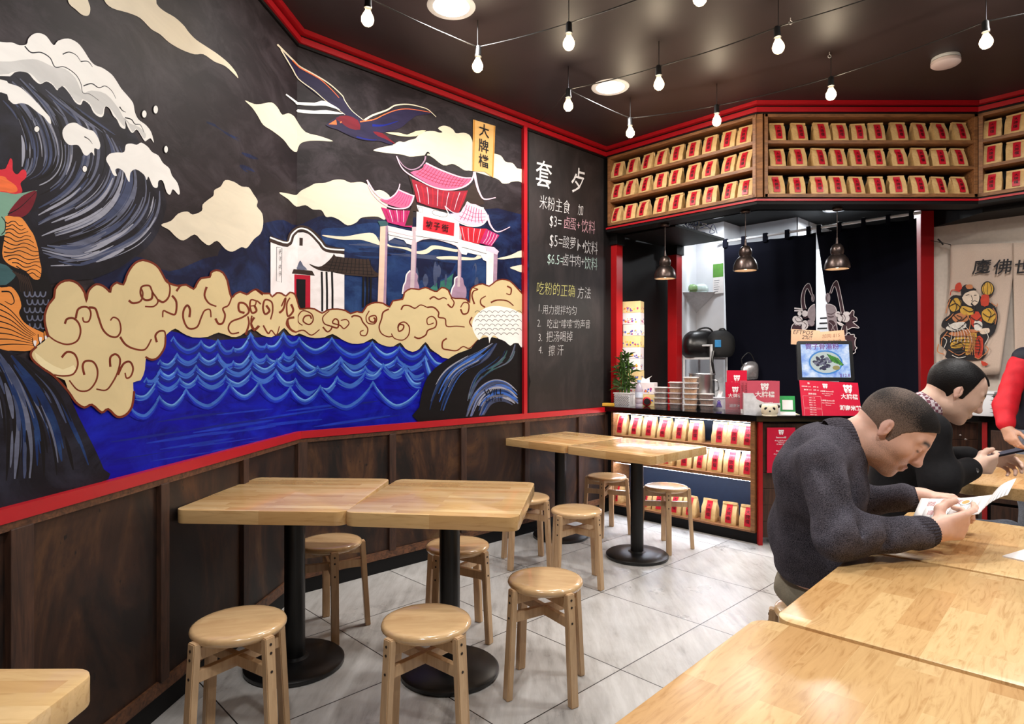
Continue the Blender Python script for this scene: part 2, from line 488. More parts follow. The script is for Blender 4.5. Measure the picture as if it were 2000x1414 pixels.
# bulkhead over the counter: black casing with a thin red line along its lower edge
m = MB()
run(m, PLAN[2:], .17, .20, 2.49, CEIL)
run(m, PLAN[2:], .004, .2, 2.49, 2.536)
run(m, PLAN[2:], .004, .17, 3.15, 3.16)
m.prism([tuple(C2 + U * .15), tuple(C3 + U * .15), tuple(Vector((3.48, 5.186)) + V * 2), (3.48, 5.186)], 2.452, 2.775)
run(m, PLAN[2:], -.004, .006, 2.513, 2.527, 1)
struct('beam_over_counter', m, [M_blackwood, M_red])
# ------------------------------------------------------------------ mural painted across the two left walls
PAINT = {}
def paint(name, c, var=.18, brush=(2, 9), rough=.42, patch_tone=None, amt=.5, scale=(1, 1, 1)):
    N = NT('mural_' + name); v = N.coord(scale=(brush[0], brush[0], brush[1]))
    f = N.noise(v, 2.2, 6, .6, .8); L = lin(c)
    lo = tuple(x * (1 - var) for x in L[:3]) + (1,); hi = tuple(min(1, x * (1 + var)) for x in L[:3]) + (1,)
    col = N.ramp(f, [(.3, lo), (.7, hi)])
    if patch_tone:
        g = N.noise(N.coord(scale=(1.2, 1.2, 2.2)), 2.6, 7, .68, 1.0)
        col = N.mix(N.math('MULTIPLY', N.ramp(g, [(.45, (0, 0, 0, 1)), (.72, (1, 1, 1, 1))]), amt), col, lin(patch_tone))
    N.bump(f, .08, .004)
    PAINT[name] = (len(PAINT), N.set(col, rough + .15, spec=.14))
for a in (('night', (34, 27, 30), .35, (1.5, 5), .4, (68, 60, 65), .75), ('sea', (5, 5, 138), .4, (2, 10), .4, (20, 40, 190), .7), ('navy', (14, 18, 48), .4, (3, 4), .42, (38, 60, 108), .7),  # night's lighter grey patches paint in a reflection along with brush tone
          ('cream', (222, 211, 188), .05), ('foam', (240, 238, 234), .04), ('foamgrey', (206, 205, 203), .08), ('tan', (210, 190, 144), .05, (2, 3), .5), ('tanlight', (228, 212, 168), .05), ('rust', (112, 44, 24), .2),
          ('ink', (18, 15, 17), .2), ('wave', (22, 20, 28), .4, (3, 3), .38, (52, 54, 70), .6), ('greyblue', (96, 100, 120), .3), ('paleblue', (150, 152, 166), .2), ('steelblue', (64, 72, 100), .3),
          ('lightsea', (58, 100, 184), .25), ('palesea', (104, 152, 212), .2), ('midsea', (18, 30, 122), .25), ('brightsea', (26, 52, 172), .3), ('deepblue', (20, 40, 84), .35, (3, 4), .45, (52, 84, 132), .6), ('teal', (120, 160, 140), .08), ('tealdark', (56, 88, 92), .25),
          ('fire', (206, 44, 58), .2), ('flame', (232, 110, 60), .2), ('maroon', (110, 24, 38), .2), ('mane', (222, 138, 66), .12), ('white', (232, 226, 226), .06, (2, 3), .45, (196, 182, 178), .5), ('brown', (54, 40, 34), .2),
          ('signred', (196, 34, 48), .12), ('pink', (196, 96, 134), .15), ('palepink', (236, 190, 208), .1), ('eavered', (150, 32, 50), .25), ('magenta', (176, 40, 100), .2), ('lilac', (160, 130, 152), .15), ('peach', (220, 188, 166), .08),
          ('stone', (190, 170, 176), .1), ('indigo', (38, 32, 60), .3), ('plaque', (216, 170, 104), .06), ('plaqueedge', (190, 128, 40), .1), ('doorred', (172, 22, 46), .1), ('green', (48, 104, 92), .3), ('gold', (196, 158, 96), .1)):
    paint(*a)

MU = MB()
Z1 = (2.828, 0, 0); Z2 = (2.357, 0, 450); Z3 = (3.535, 500, 50); Z4 = (3.142, 480, 400); G = (4.285, 700, 280); H = (5.656, 510, 430); LL = (3.213, 0, 280); PX = (1, 0, 0)
SEAM = CX + FPX * WS.x / WS.y
_layer = [0]
LSTEP = .000022
def clip(poly, left):
    out = []
    for i, a in enumerate(poly):
        b = poly[(i + 1) % len(poly)]
        ia, ib = (a[0] <= SEAM) == left, (b[0] <= SEAM) == left
        if ia: out.append(a)
        if ia != ib:
            t = (SEAM - a[0]) / (b[0] - a[0]); out.append((SEAM, a[1] + (b[1] - a[1]) * t))
    return out
NA, NB_ = -left_n(WA, WS), -left_n(WS, WC)
def wpt(x, y, left, lift):
    p, d, n = (WS, DA, NA) if left else (WS, U, NB_)
    q = on_wall(x, y, p, d); lift += .0012; return (q.x + n.x * lift, q.y + n.y * lift, q.z)
def zclip(P):
    for sgn, lim in ((1, 3.16), (-1, -.93)):
        out = []
        for i, a in enumerate(P):
            b = P[(i + 1) % len(P)]; da, db = lim - sgn * a[2], lim - sgn * b[2]
            if da >= 0: out.append(a)
            if (da >= 0) != (db >= 0):
                t = da / (da - db); out.append(tuple(a[j] + (b[j] - a[j]) * t for j in range(3)))
        P = out
    return P
def px_of(Tm, pts): return [(x / Tm[0] + Tm[1], y / Tm[0] + Tm[2]) for x, y in pts]
def shape(Tm, pts, col, smooth=3, lift=None):
    p = px_of(Tm, pts)
    if smooth > 1: p = catmull(p, smooth, True)
    if lift is None: _layer[0] += 1; lift = _layer[0] * LSTEP
    for left in (True, False):
        q = clip(p, left)
        q = [a for i, a in enumerate(q) if abs(a[0] - q[i - 1][0]) + abs(a[1] - q[i - 1][1]) > .02]
        q3 = zclip([wpt(x, y, left, lift) for x, y in q]) if len(q) >= 3 else []
        if len(q3) >= 3: MU.poly(q3, PAINT[col][0])
def stroke(Tm, pts, w, col, w1=None, smooth=5, taper=False, lift=None):
    """brush line of width w px"""
    p = px_of(Tm, pts)
    p = catmull(p, smooth) if len(p) > 2 and smooth > 1 else p
    if lift is None: _layer[0] += .25; lift = _layer[0] * LSTEP
    L = len(p); a, b = [], []
    for i, (x, y) in enumerate(p):
        x0, y0 = p[max(i - 1, 0)]; x1, y1 = p[min(i + 1, L - 1)]
        dx, dy = x1 - x0, y1 - y0; q = math.hypot(dx, dy) or 1
        t = i / (L - 1); ww = (w + ((w1 if w1 is not None else w) - w) * t) / 2
        if taper: ww *= max(.12, math.sin(pi * min(1, max(0, t)))) ** .6
        a.append((x - dy / q * ww, y + dx / q * ww)); b.append((x + dy / q * ww, y - dx / q * ww))
    for i in range(L - 1):
        quad = [a[i], a[i + 1], b[i + 1], b[i]]
        mx = sum(t[0] for t in quad) / 4
        if not .92 < wpt(*quad[0], mx <= SEAM, 0)[2] < 3.17: continue
        if all(t[0] <= SEAM for t in quad) or all(t[0] > SEAM for t in quad):
            MU.face([wpt(x, y, mx <= SEAM, lift) for x, y in quad], PAINT[col][0])
        else:
            for left in (True, False):
                q = clip(quad, left)
                if len(q) >= 3: MU.face([wpt(x, y, left, lift) for x, y in q], PAINT[col][0])
def resample(p, n):
    p = catmull(p, 6); s = [0]
    for i in range(1, len(p)): s.append(s[-1] + math.dist(p[i], p[i - 1]))
    out = []
    for k in range(n):
        t = s[-1] * k / (n - 1); i = max(1, next((j for j in range(len(s)) if s[j] >= t - 1e-9), len(s) - 1))
        f = (t - s[i - 1]) / max(1e-9, s[i] - s[i - 1]); out.append(tuple(p[i - 1][j] + (p[i][j] - p[i - 1][j]) * f for j in range(2)))
    return out
def family(Tm, curves, n, cols, w=(3, 9), seed=1, span=(.25, .7), lift=None):
    """n tapered strokes lying between the guide curves"""
    r = random.Random(seed); cs = [resample(c, 13) for c in curves]
    if lift is None: _layer[0] += 1; lift = _layer[0] * LSTEP
    for k in range(n):
        t = r.random() * (len(cs) - 1); i = min(int(t), len(cs) - 2); f = t - i
        a, b = cs[i], cs[i + 1]
        p = [(a[j][0] + (b[j][0] - a[j][0]) * f, a[j][1] + (b[j][1] - a[j][1]) * f) for j in range(13)]
        ln = r.uniform(*span); s = r.uniform(0, 1 - ln); i0, i1 = int(s * 12), max(int(s * 12) + 3, int((s + ln) * 12))
        stroke(Tm, p[i0:i1 + 1], r.uniform(*w), r.choice(cols), None, 3, True, lift + k * .0000004)

# night ground and sea
shape(PX, [(-420, -700), (SEAM, -700), (1023, -700), (1023, 830), (580, 900), (-420, 1200)], 'night', 1)
shape(PX, [(440, 470), (540, 430), (580, 440), (640, 420), (760, 430), (1022, 420), (1022, 640), (560, 640), (430, 560)], 'navy', 4)
shape(PX, [(180, 545), (260, 500), (330, 530), (420, 500), (520, 520), (540, 600), (300, 640)], 'navy', 4)
shape(Z4, [(470, 150), (600, 140), (720, 115), (830, 120), (1000, 220), (1200, 230), (1460, 270), (1460, 340), (1300, 360), (1100, 330), (900, 330), (700, 320), (560, 260), (480, 230)], 'deepblue', 4)
shape(Z4, [(610, 420), (720, 400), (730, 660), (610, 660)], 'deepblue', 2)
shape(Z4, [(870, 320), (1010, 330), (1000, 520), (900, 600), (870, 600)], 'deepblue', 2)
shape(Z4, [(1130, 530), (1180, 470), (1250, 430), (1320, 330), (1470, 350), (1470, 560), (1380, 620), (1240, 600)], 'deepblue', 3)
shape(Z4, [(1130, 520), (1170, 480), (1230, 455), (1280, 420), (1270, 480), (1240, 530), (1180, 540)], 'green', 3)
family(Z4, [[(620, 150), (800, 170), (1000, 260)], [(640, 300), (900, 310), (1400, 350)]], 26, ['deepblue', 'steelblue', 'navy'], (3, 9), 5)
family(Z4, [[(880, 340), (890, 480), (880, 590)], [(1460, 360), (1450, 460), (1440, 560)]], 20, ['navy', 'deepblue', 'steelblue'], (4, 12), 6)
family(Z1, [[(700, 150), (900, 330), (1300, 520)], [(1000, 60), (1250, 300), (1500, 420)]], 16, ['night', 'night'], (2, 4), 3, (.1, .3))
family(Z1, [[(1100, 600), (1300, 700), (1500, 760)], [(1250, 880), (1400, 960), (1580, 1020)]], 26, ['night', 'navy', 'night'], (4, 12), 4, (.1, .35))
shape(PX, [(120, 800), (300, 640), (420, 665), (560, 655), (700, 665), (860, 690), (900, 700), (1000, 760), (1022, 834), (600, 905), (0, 1130), (-400, 1210), (-400, 900)], 'sea', 1)
for y, s in ((800, 1), (830, 2), (862, 3)):
    family(PX, [[(200, y + 40), (400, y + 10), (620, y - 10)], [(220, y + 70), (420, y + 40), (860, y - 30)]], 16, ['midsea', 'sea', 'brightsea'], (2, 6), s, (.1, .3))

# scalloped waves: rows of crest positions joined by sagging arcs
ROWS = [
 [(338, 655), (392, 662), (425, 660), (455, 675), (489, 647), (520, 668), (553, 646), (584, 656), (648, 656), (727, 664), (780, 673), (830, 672), (872, 702)],
 [(312, 700), (345, 687), (388, 686), (425, 688), (455, 702), (490, 682), (520, 690), (553, 686), (577, 680), (665, 694), (722, 686), (775, 694), (830, 692), (850, 738)],
 [(285, 735), (312, 718), (345, 715), (382, 710), (440, 710), (493, 700), (540, 698), (577, 702), (620, 712), (665, 698), (713, 712), (748, 708), (790, 708), (828, 722)],
 [(262, 765), (305, 738), (350, 735), (385, 730), (440, 730), (490, 722), (538, 718), (576, 736), (625, 750), (658, 732), (713, 722), (748, 707), (790, 716), (822, 742)],
 [(255, 792), (310, 770), (362, 756), (448, 745), (505, 741), (566, 752), (625, 750), (728, 742), (818, 756)]]
for ri, row in enumerate(ROWS):
    for i in range(len(row) - 1):
        (x0, y0), (x1, y1) = row[i], row[i + 1]
        sag = .30 * abs(x1 - x0) + 3
        if ri == 4: sag *= 1.25
        def arc(dy, s): return [(x0 + (x1 - x0) * t, y0 + (y1 - y0) * t + dy + s * (1 - abs(2 * t - 1) ** 1.7)) for t in (0, .12, .28, .5, .72, .88, 1)]
        stroke(PX, arc(13, sag * .8), 15, 'midsea' if ri < 3 else 'sea', None, 3)
        stroke(PX, arc(9, sag), 9, 'brightsea', None, 3, True); stroke(PX, arc(6, sag), 6 if ri else 4, 'lightsea', None, 3, True)
        if (i + ri) % 2: stroke(PX, arc(4.5, sag), 2.6, 'palesea', None, 3, True)
        if ri in (1, 2, 3): stroke(PX, arc(15, sag * .75), 3, 'lightsea', None, 3, True)
        stroke(PX, [(x0 - 5, y0 + 12), (x0, y0 + 3), (x0 + 5, y0 + 12)], 3.5, 'lightsea', None, 1)

# pale clouds in the night sky
shape(Z1, [(370, 0), (385, 30), (410, 50), (445, 80), (475, 88), (490, 75), (493, 40), (480, 0), (470, -60), (380, -60)], 'cream')
shape(Z1, [(570, 0), (615, 45), (700, 70), (770, 100), (830, 160), (880, 190), (930, 235), (1000, 275), (1070, 300), (1120, 300), (1180, 340), (1240, 365), (1290, 410), (1312, 432), (1300, 400), (1260, 350), (1200, 300), (1140, 260), (1080, 220), (1040, 180), (1010, 140), (960, 95), (900, 60), (860, 20), (830, -60), (560, -80)], 'cream')
shape(PX, [(477, 196), (495, 203), (509, 203), (529, 200), (541, 210), (550, 224), (562, 221), (573, 227), (579, 236), (596, 258), (624, 266), (650, 276), (622, 275), (599, 276), (585, 282), (578, 297), (566, 290), (552, 272), (530, 255), (513, 244), (502, 226), (491, 210)], 'cream')
shape(Z1, [(885, 1242), (940, 1220), (980, 1180), (1030, 1168), (1060, 1185), (1110, 1165), (1115, 1130), (1150, 1100), (1175, 1080), (1180, 1050), (1215, 1030), (1240, 995), (1290, 1005), (1330, 1030), (1370, 1035), (1395, 1070), (1420, 1110), (1415, 1140), (1445, 1180), (1450, 1240), (1435, 1290), (1400, 1320), (1360, 1370), (1330, 1365), (1280, 1390), (1240, 1375), (1195, 1330), (1150, 1355), (1110, 1330), (1070, 1295), (1010, 1328), (970, 1310), (930, 1270)], 'cream')
shape(Z3, [(155, 1153), (220, 1160), (275, 1170), (310, 1140), (370, 1110), (410, 1090), (480, 1085), (540, 1065), (600, 1065), (650, 1085), (720, 1080), (770, 1100), (810, 1140), (850, 1135), (890, 1150), (925, 1190), (900, 1260), (890, 1340), (840, 1320), (770, 1320), (720, 1330), (690, 1360), (630, 1380), (570, 1340), (520, 1320), (480, 1320), (450, 1275), (390, 1270), (340, 1240), (275, 1250), (220, 1200)], 'cream')
shape(Z3, [(808, 862), (870, 840), (940, 825), (985, 800), (1020, 805), (1060, 790), (1100, 780), (1130, 745), (1180, 730), (1230, 730), (1265, 740), (1285, 735), (1255, 710), (1290, 692), (1330, 700), (1360, 720), (1380, 745), (1430, 740), (1470, 755), (1490, 790), (1520, 870), (1600, 880), (1645, 885), (1690, 900), (1720, 940), (1770, 950), (1800, 985), (1840, 1000), (1849, 1085), (1810, 1075), (1760, 1080), (1740, 1090), (1700, 1090), (1680, 1070), (1640, 1050), (1490, 1005), (1440, 1000), (1390, 970), (1350, 955), (1290, 965), (1200, 900), (1130, 900), (1060, 905), (1000, 890), (900, 880)], 'cream')
for p in ([(470, 185), (600, 195), (700, 178), (780, 175), (815, 220), (830, 250), (760, 230), (700, 215), (600, 215), (500, 200)], [(870, 240), (900, 255), (990, 262), (1040, 285), (1100, 275), (1140, 250), (1200, 255), (1270, 270), (1300, 275), (1290, 290), (1200, 275), (1150, 275), (1110, 300), (1050, 300), (960, 270), (870, 255)],
          [(1170, 320), (1250, 315), (1330, 320), (1400, 325), (1420, 310), (1450, 320), (1420, 335), (1350, 340), (1250, 335), (1190, 335)], [(1540, 330), (1620, 310), (1690, 280), (1697, 320), (1650, 325), (1580, 335)], [(1620, 385), (1680, 370), (1697, 375), (1697, 415), (1650, 400)]):
    shape(Z4, p, 'cream')

# the great dark wave at the left with its foam
shape(Z1, [(-500, 380), (0, 400), (110, 390), (300, 440), (480, 560), (640, 660), (740, 740), (900, 1060), (905, 1180), (840, 1330), (700, 1450), (560, 1520), (380, 1550), (-500, 1560)], 'wave')
inner = [(0, 570), (60, 640), (100, 740), (112, 830), (95, 950), (20, 1010)]
mid1 = [(75, 420), (210, 560), (300, 720), (330, 860), (280, 960), (150, 1010)]
mid2 = [(500, 640), (580, 760), (590, 900), (540, 1030), (420, 1130), (230, 1220), (150, 1290)]
outer = [(900, 1080), (885, 1200), (800, 1320), (660, 1400), (480, 1450), (300, 1470), (200, 1460)]
family(Z1, [inner, mid1, mid2, outer], 120, ['greyblue', 'steelblue', 'paleblue', 'wave', 'ink', 'steelblue', 'greyblue'], (2, 7), 11, (.2, .55))
family(Z1, [mid2, outer], 60, ['greyblue', 'paleblue', 'wave', 'steelblue', 'greyblue'], (3, 8), 12, (.25, .6))
family(Z1, [[(100, 450), (190, 540), (260, 640)], [(330, 520), (480, 640), (700, 790)]], 14, ['greyblue', 'steelblue', 'ink'], (2, 5), 13, (.4, .8))
family(Z1, [[(210, 1330), (420, 1340), (640, 1230)], [(240, 1420), (450, 1470), (720, 1360)]], 22, ['paleblue', 'greyblue', 'steelblue'], (3, 8), 14, (.3, .7))
FO = [(-500, 120), (-200, 200), (0, 232), (60, 235), (100, 250), (140, 245), (150, 215), (175, 190), (210, 183), (250, 200), (290, 250), (315, 225), (370, 213), (420, 235), (455, 275), (490, 330), (520, 360), (560, 375), (610, 410), (640, 450), (665, 490), (700, 530), (730, 570), (740, 620), (760, 660), (800, 690), (830, 730), (845, 788), (828, 765), (812, 770), (795, 780), (775, 750), (750, 715), (725, 735), (700, 700), (685, 660), (687, 710), (660, 700), (640, 660), (620, 640), (600, 600), (575, 590), (565, 640), (540, 645), (510, 620), (490, 580), (455, 555), (440, 580), (410, 565), (380, 520), (345, 480), (322, 476), (310, 500), (285, 470), (250, 450), (215, 465), (180, 440), (150, 405), (110, 395), (75, 400), (50, 420), (0, 420), (-500, 400)]
shape(Z1, FO, 'foam')
shape(Z1, [(-300, 300), (0, 340), (120, 330), (200, 330), (290, 370), (350, 380), (410, 430), (450, 510), (500, 500), (580, 520), (650, 600), (690, 670), (760, 700), (800, 740), (790, 765), (750, 710), (725, 728), (690, 660), (682, 700), (640, 650), (600, 595), (570, 590), (560, 632), (520, 620), (490, 570), (450, 548), (435, 570), (400, 545), (350, 475), (310, 492), (285, 462), (250, 445), (215, 458), (160, 405), (75, 395), (0, 412), (-300, 390)], 'foamgrey')
for p in ([(130, 255), (165, 290), (220, 290), (270, 320), (298, 370), (350, 370), (410, 410), (440, 460), (452, 512), (490, 520), (540, 555)], [(455, 475), (500, 462), (540, 485), (575, 475), (610, 500), (635, 545)], [(340, 300), (375, 288), (415, 305), (440, 340)], [(440, 340), (480, 340), (505, 370)], [(685, 650), (720, 660), (740, 685), (770, 690), (790, 730)], [(655, 590), (670, 610), (690, 620)]):
    stroke(Z1, p, 2.6, 'wave', .8)
shape(Z1, [(-300, 400), (0, 440), (40, 460), (100, 480), (150, 520), (200, 570), (245, 620), (270, 650), (275, 685), (255, 670), (235, 645), (200, 620), (150, 580), (110, 570), (70, 575), (40, 550), (0, 510), (-300, 500)], 'foam')
shape(Z1, [(340, 720), (370, 685), (410, 678), (440, 695), (480, 715), (510, 725), (535, 760), (548, 800), (540, 825), (515, 820), (515, 860), (500, 840), (475, 860), (455, 850), (440, 820), (420, 800), (375, 800), (345, 765)], 'foam')
stroke(Z1, [(460, 755), (485, 770), (505, 795)], 2.2, 'ink', .6)
shape(Z1, [(580, 880), (600, 850), (640, 842), (680, 840), (690, 800), (720, 793), (750, 800), (775, 788), (810, 810), (835, 840), (870, 860), (895, 900), (930, 930), (945, 970), (975, 1010), (988, 1060), (980, 1075), (950, 1045), (935, 1075), (915, 1060), (895, 1000), (870, 1000), (865, 1035), (840, 1030), (815, 975), (805, 995), (790, 965), (745, 935), (715, 955), (710, 1005), (695, 985), (680, 950), (650, 930), (630, 940), (640, 970), (620, 965), (600, 920)], 'foam')
for (x, y, a, b) in ((197, 713, 14, 16), (792, 630, 12, 20), (855, 605, 12, 22), (912, 825, 10, 19), (462, 933, 12, 17)):
    shape(Z1, [(x + (a + 4) * math.cos(t), y + (b + 4) * math.sin(t)) for t in (0, .8, 1.6, 2.4, 3.2, 4, 4.8, 5.6)], 'ink'); shape(Z1, [(x + a * math.cos(t), y + b * math.sin(t)) for t in (0, .8, 1.6, 2.4, 3.2, 4, 4.8, 5.6)], 'foam')

# bright beast at the left edge: flames, mane, scales, claws
shape(LL, [(-200, 560), (0, 560), (120, 700), (280, 820), (330, 1000), (290, 1160), (300, 1250), (-200, 1330)], 'ink')
shape(LL, [(-200, 150), (0, 165), (35, 140), (55, 95), (70, 110), (72, 170), (100, 195), (130, 165), (155, 175), (155, 215), (120, 250), (132, 300), (100, 318), (0, 310), (-200, 320)], 'fire')
shape(LL, [(-200, 210), (0, 205), (40, 230), (90, 265), (100, 300), (60, 310), (0, 300), (-200, 300)], 'flame')
shape(LL, [(-200, 310), (0, 305), (90, 318), (225, 295), (130, 360), (50, 440), (0, 470), (-200, 480)], 'teal')
shape(LL, [(222, 300), (200, 390), (155, 450), (90, 470), (40, 445), (110, 350), (160, 315)], 'maroon'); stroke(LL, [(40, 445), (120, 400), (222, 300)], 2.5, 'ink', .8)
MANE = [(15, 465), (80, 460), (130, 470), (180, 540), (205, 580), (230, 660), (240, 730), (252, 790), (240, 850), (200, 850), (150, 800), (90, 780), (30, 745), (5, 690), (20, 580)]
shape(LL, MANE, 'mane')
for k in range(13):
    y = 485 + k * 27
    x0, x1 = 15 + (k > 8) * (k - 8) * 26, min(135 + k * 17, 250)
    stroke(LL, [(x0 + (x1 - x0) * t, y + 12 * math.sin(t * 9 + k) + 26 * t) for t in (0, .2, .4, .6, .8, 1)], 2.2, 'ink', 1.2)
shape(LL, [(-200, 470), (0, 460), (25, 490), (25, 550), (0, 580), (-200, 580)], 'teal'); stroke(LL, [(0, 460), (24, 495), (22, 545), (0, 572)], 1.8, 'ink')
shape(LL, [(-200, 740), (0, 755), (60, 790), (90, 830), (40, 880), (0, 890), (-200, 890)], 'tealdark')
for k in range(7): stroke(LL, [(70 + k * 16, 800 + k * 6), (110 + k * 14, 850 + k * 12), (120 + k * 10, 930 + k * 8)], 3, 'brown', 1)
for r_ in range(5):
    for c_ in range(4):
        x, y = 160 + c_ * 34 + (r_ % 2) * 17, 930 + r_ * 50
        if x < 285: stroke(LL, [(x - 17, y), (x - 12, y + 24), (x, y + 32), (x + 12, y + 24), (x + 17, y)], 2.6, 'greyblue')
shape(LL, [(-200, 890), (0, 905), (60, 900), (105, 950), (125, 1020), (110, 1065), (140, 1120), (200, 1160), (265, 1190), (290, 1215), (240, 1250), (180, 1300), (60, 1300), (-200, 1280)], 'mane')
for k in range(8): stroke(LL, [(-20, 1000 + k * 38), (60, 1050 + k * 30), (150, 1150 + k * 16), (215, 1200 + k * 10)], 2.4, 'ink', .8)
stroke(LL, [(0, 930), (55, 935), (80, 990), (60, 1010), (20, 990)], 3, 'ink', 1.2)
for x, y in ((210, 1250), (245, 1228), (282, 1220)):
    shape(LL, [(x - 14, y - 40), (x + 14, y - 40), (x + 12, y), (x, y + 28), (x - 12, y)], 'mane'); shape(LL, [(x - 10, y - 10), (x + 10, y - 10), (x + 6, y + 16), (x, y + 30)], 'white')
    stroke(LL, [(x - 15, y - 30), (x - 12, y + 5), (x, y + 30)], 1.6, 'ink')

# small white house with stepped gable
shape(H, [(95, 230), (290, 290), (320, 200), (390, 140), (460, 135), (540, 160), (640, 270), (690, 340), (915, 380), (915, 990), (680, 1030), (540, 990), (95, 830)], 'white', 1)
for w_, c_ in ((12, 'brown'), (3, 'foam')):
    stroke(H, [(88, 205 if c_ == 'brown' else 190), (280, 262 if c_ == 'brown' else 250), (330, 160), (400, 100), (480, 98), (560, 145), (650, 240), (720, 318 if c_ == 'brown' else 312), (915, 342 if c_ == 'brown' else 330)], w_, c_, None, 4)
shape(H, [(420, 195), (457, 198), (455, 285), (418, 282)], 'brown', 1)
stroke(H, [(163, 295), (222, 310), (217, 688), (160, 672), (163, 295)], 1, 'ink', None, 1)
shape(H, [(358, 598), (540, 612), (540, 1000), (440, 990), (358, 900)], 'doorred', 1); shape(H, [(380, 648), (487, 656), (485, 1000), (430, 985), (380, 900)], 'ink', 1)
shape(H, [(350, 540), (560, 560), (590, 615), (330, 590)], 'brown', 1); shape(H, [(428, 445), (460, 500), (505, 550), (385, 542), (400, 500)], 'greyblue', 2)
for x in (665, 718, 778): stroke(H, [(x, 570), (x + 6, 790), (x + 6, 1010)], 4, 'ink', None, 1)
for x in (1128, 1172, 1210): stroke(H, [(x, 620), (x - 4, 800), (x - 6, 960)], 4, 'ink', None, 1)
shape(H, [(525, 482), (600, 510), (660, 510), (740, 450), (790, 390), (805, 360), (820, 400), (1000, 420), (1165, 435), (1180, 420), (1210, 500), (1260, 575), (1330, 602), (1260, 628), (1100, 620), (900, 600), (760, 570), (640, 555), (560, 515)], 'brown', 2)
for k in range(11): stroke(H, [(800 + k * 40, 405 + k * 3), (770 + k * 44, 500 + k * 3), (740 + k * 48, 575 + k * 4)], 1.1, 'ink')
for k in range(4): stroke(H, [(740 - k * 30, 460 + k * 32), (950, 480 + k * 36), (1200 + k * 14, 490 + k * 38)], .9, 'ink')

# red gate with upswept roofs
shape(G, [(180, 690), (225, 690), (205, 1345), (158, 1335)], 'peach', 1); shape(G, [(225, 690), (243, 680), (228, 1345), (205, 1345)], 'lilac', 1); shape(G, [(158, 652), (218, 648), (247, 665), (240, 690), (180, 697)], 'tealdark', 1)
for p in ([(365, 1260), (375, 1190), (390, 1160), (400, 1100), (430, 1065), (470, 1075), (495, 1110), (490, 1150), (505, 1200), (500, 1250), (440, 1260)], [(765, 1290), (780, 1220), (800, 1180), (805, 1130), (835, 1115), (870, 1130), (880, 1180), (900, 1220), (890, 1300), (810, 1300)]):
    shape(G, p, 'lilac'); stroke(G, p[:5], 2.5, 'white')
shape(G, [(445, 700), (490, 700), (470, 1210), (430, 1210)], 'stone', 1); shape(G, [(832, 700), (860, 700), (853, 1200), (825, 1200)], 'stone', 1)
stroke(G, [(486, 700), (468, 1210)], 2.2, 'lilac'); stroke(G, [(857, 800), (850, 1200)], 2, 'lilac')
shape(G, [(1068, 890), (1130, 900), (1120, 1315), (1065, 1300)], 'white', 1); shape(G, [(1130, 900), (1162, 905), (1150, 1315), (1118, 1318)], 'lilac', 1)
shape(G, [(243, 690), (450, 738), (450, 800), (440, 850), (400, 840), (380, 812), (300, 790), (250, 818)], 'white', 1); stroke(G, [(243, 735), (450, 782)], 1.4, 'stone'); stroke(G, [(243, 765), (450, 808)], 1, 'ink')
shape(G, [(475, 735), (830, 800), (1060, 862), (1075, 950), (1070, 990), (1040, 975), (1020, 940), (910, 915), (900, 935), (860, 925), (835, 880), (800, 850), (640, 800), (540, 800), (478, 832)], 'white', 1)
for a, b in (((478, 775), (830, 832)), ((860, 868), (1068, 925))): stroke(G, [a, b], 1, 'ink')
stroke(G, [(478, 832), (540, 805), (640, 803), (800, 852), (835, 885)], 1, 'stone')
shape(G, [(485, 515), (560, 535), (745, 585), (840, 670), (840, 812), (480, 745)], 'white', 1)
shape(G, [(540, 612), (800, 668), (795, 778), (535, 726)], 'signred', 1)
stroke(G, [(500, 535), (532, 540), (532, 580), (500, 575), (500, 535)], .7, 'ink', None, 1); stroke(G, [(615, 570), (640, 562), (725, 580), (742, 600), (715, 618), (640, 602), (615, 585), (615, 570)], .7, 'ink', None, 2)
shape(G, [(1050, 858), (1130, 868), (1172, 905), (1158, 932), (1072, 902)], 'palepink', 1)
# main roof
shape(G, [(405, 230), (455, 320), (475, 490), (500, 570), (470, 520), (450, 380)], 'brown', 1); shape(G, [(905, 390), (965, 330), (1000, 420), (1055, 505), (960, 535), (850, 575), (870, 480)], 'brown', 1)
shape(G, [(440, 300), (520, 330), (600, 370), (700, 395), (800, 402), (912, 395), (885, 480), (835, 585), (740, 562), (600, 532), (488, 492)], 'eavered', 1)
for k in range(10): stroke(G, [(478 + k * 46, 345 + min(k, 6) * 11), (500 + k * 40, 420 + k * 8), (512 + k * 36, 495 + k * 8)], 2.2 if k % 2 else 1.4, 'signred' if k % 2 else 'palepink', .8)
shape(G, [(560, 170), (700, 230), (850, 285), (950, 295), (890, 352), (790, 385), (690, 378), (600, 350), (520, 305), (430, 245), (500, 225), (540, 200)], 'pink', 2)
for k in range(16): stroke(G, [(560 + k * 25, 178 + k * 8.5), (528 + k * 25, 225 + k * 8), (478 + k * 27, 262 + min(k, 9) * 11.5)], .9, 'eavered')
for k in range(3): stroke(G, [(520 - k * 20, 212 + k * 22), (680, 280 + k * 28), (880, 320 + k * 20)], .8, 'eavered')
stroke(G, [(558, 108), (548, 150), (505, 200), (440, 222), (380, 195), (335, 140), (315, 108)], 3, 'lilac', 1.2); stroke(G, [(560, 165), (680, 222), (850, 283), (945, 290)], 3, 'palepink', 2)
stroke(G, [(315, 108), (350, 190), (400, 245), (500, 305), (600, 358), (700, 386), (800, 386), (890, 358), (945, 308), (966, 240)], 2, 'palepink', 3.4); stroke(G, [(966, 240), (985, 340), (1010, 415), (1050, 468), (1145, 455)], 5.5, 'palepink', 1.6)
stroke(G, [(558, 105), (575, 78), (592, 88)], 4, 'ink', 2)
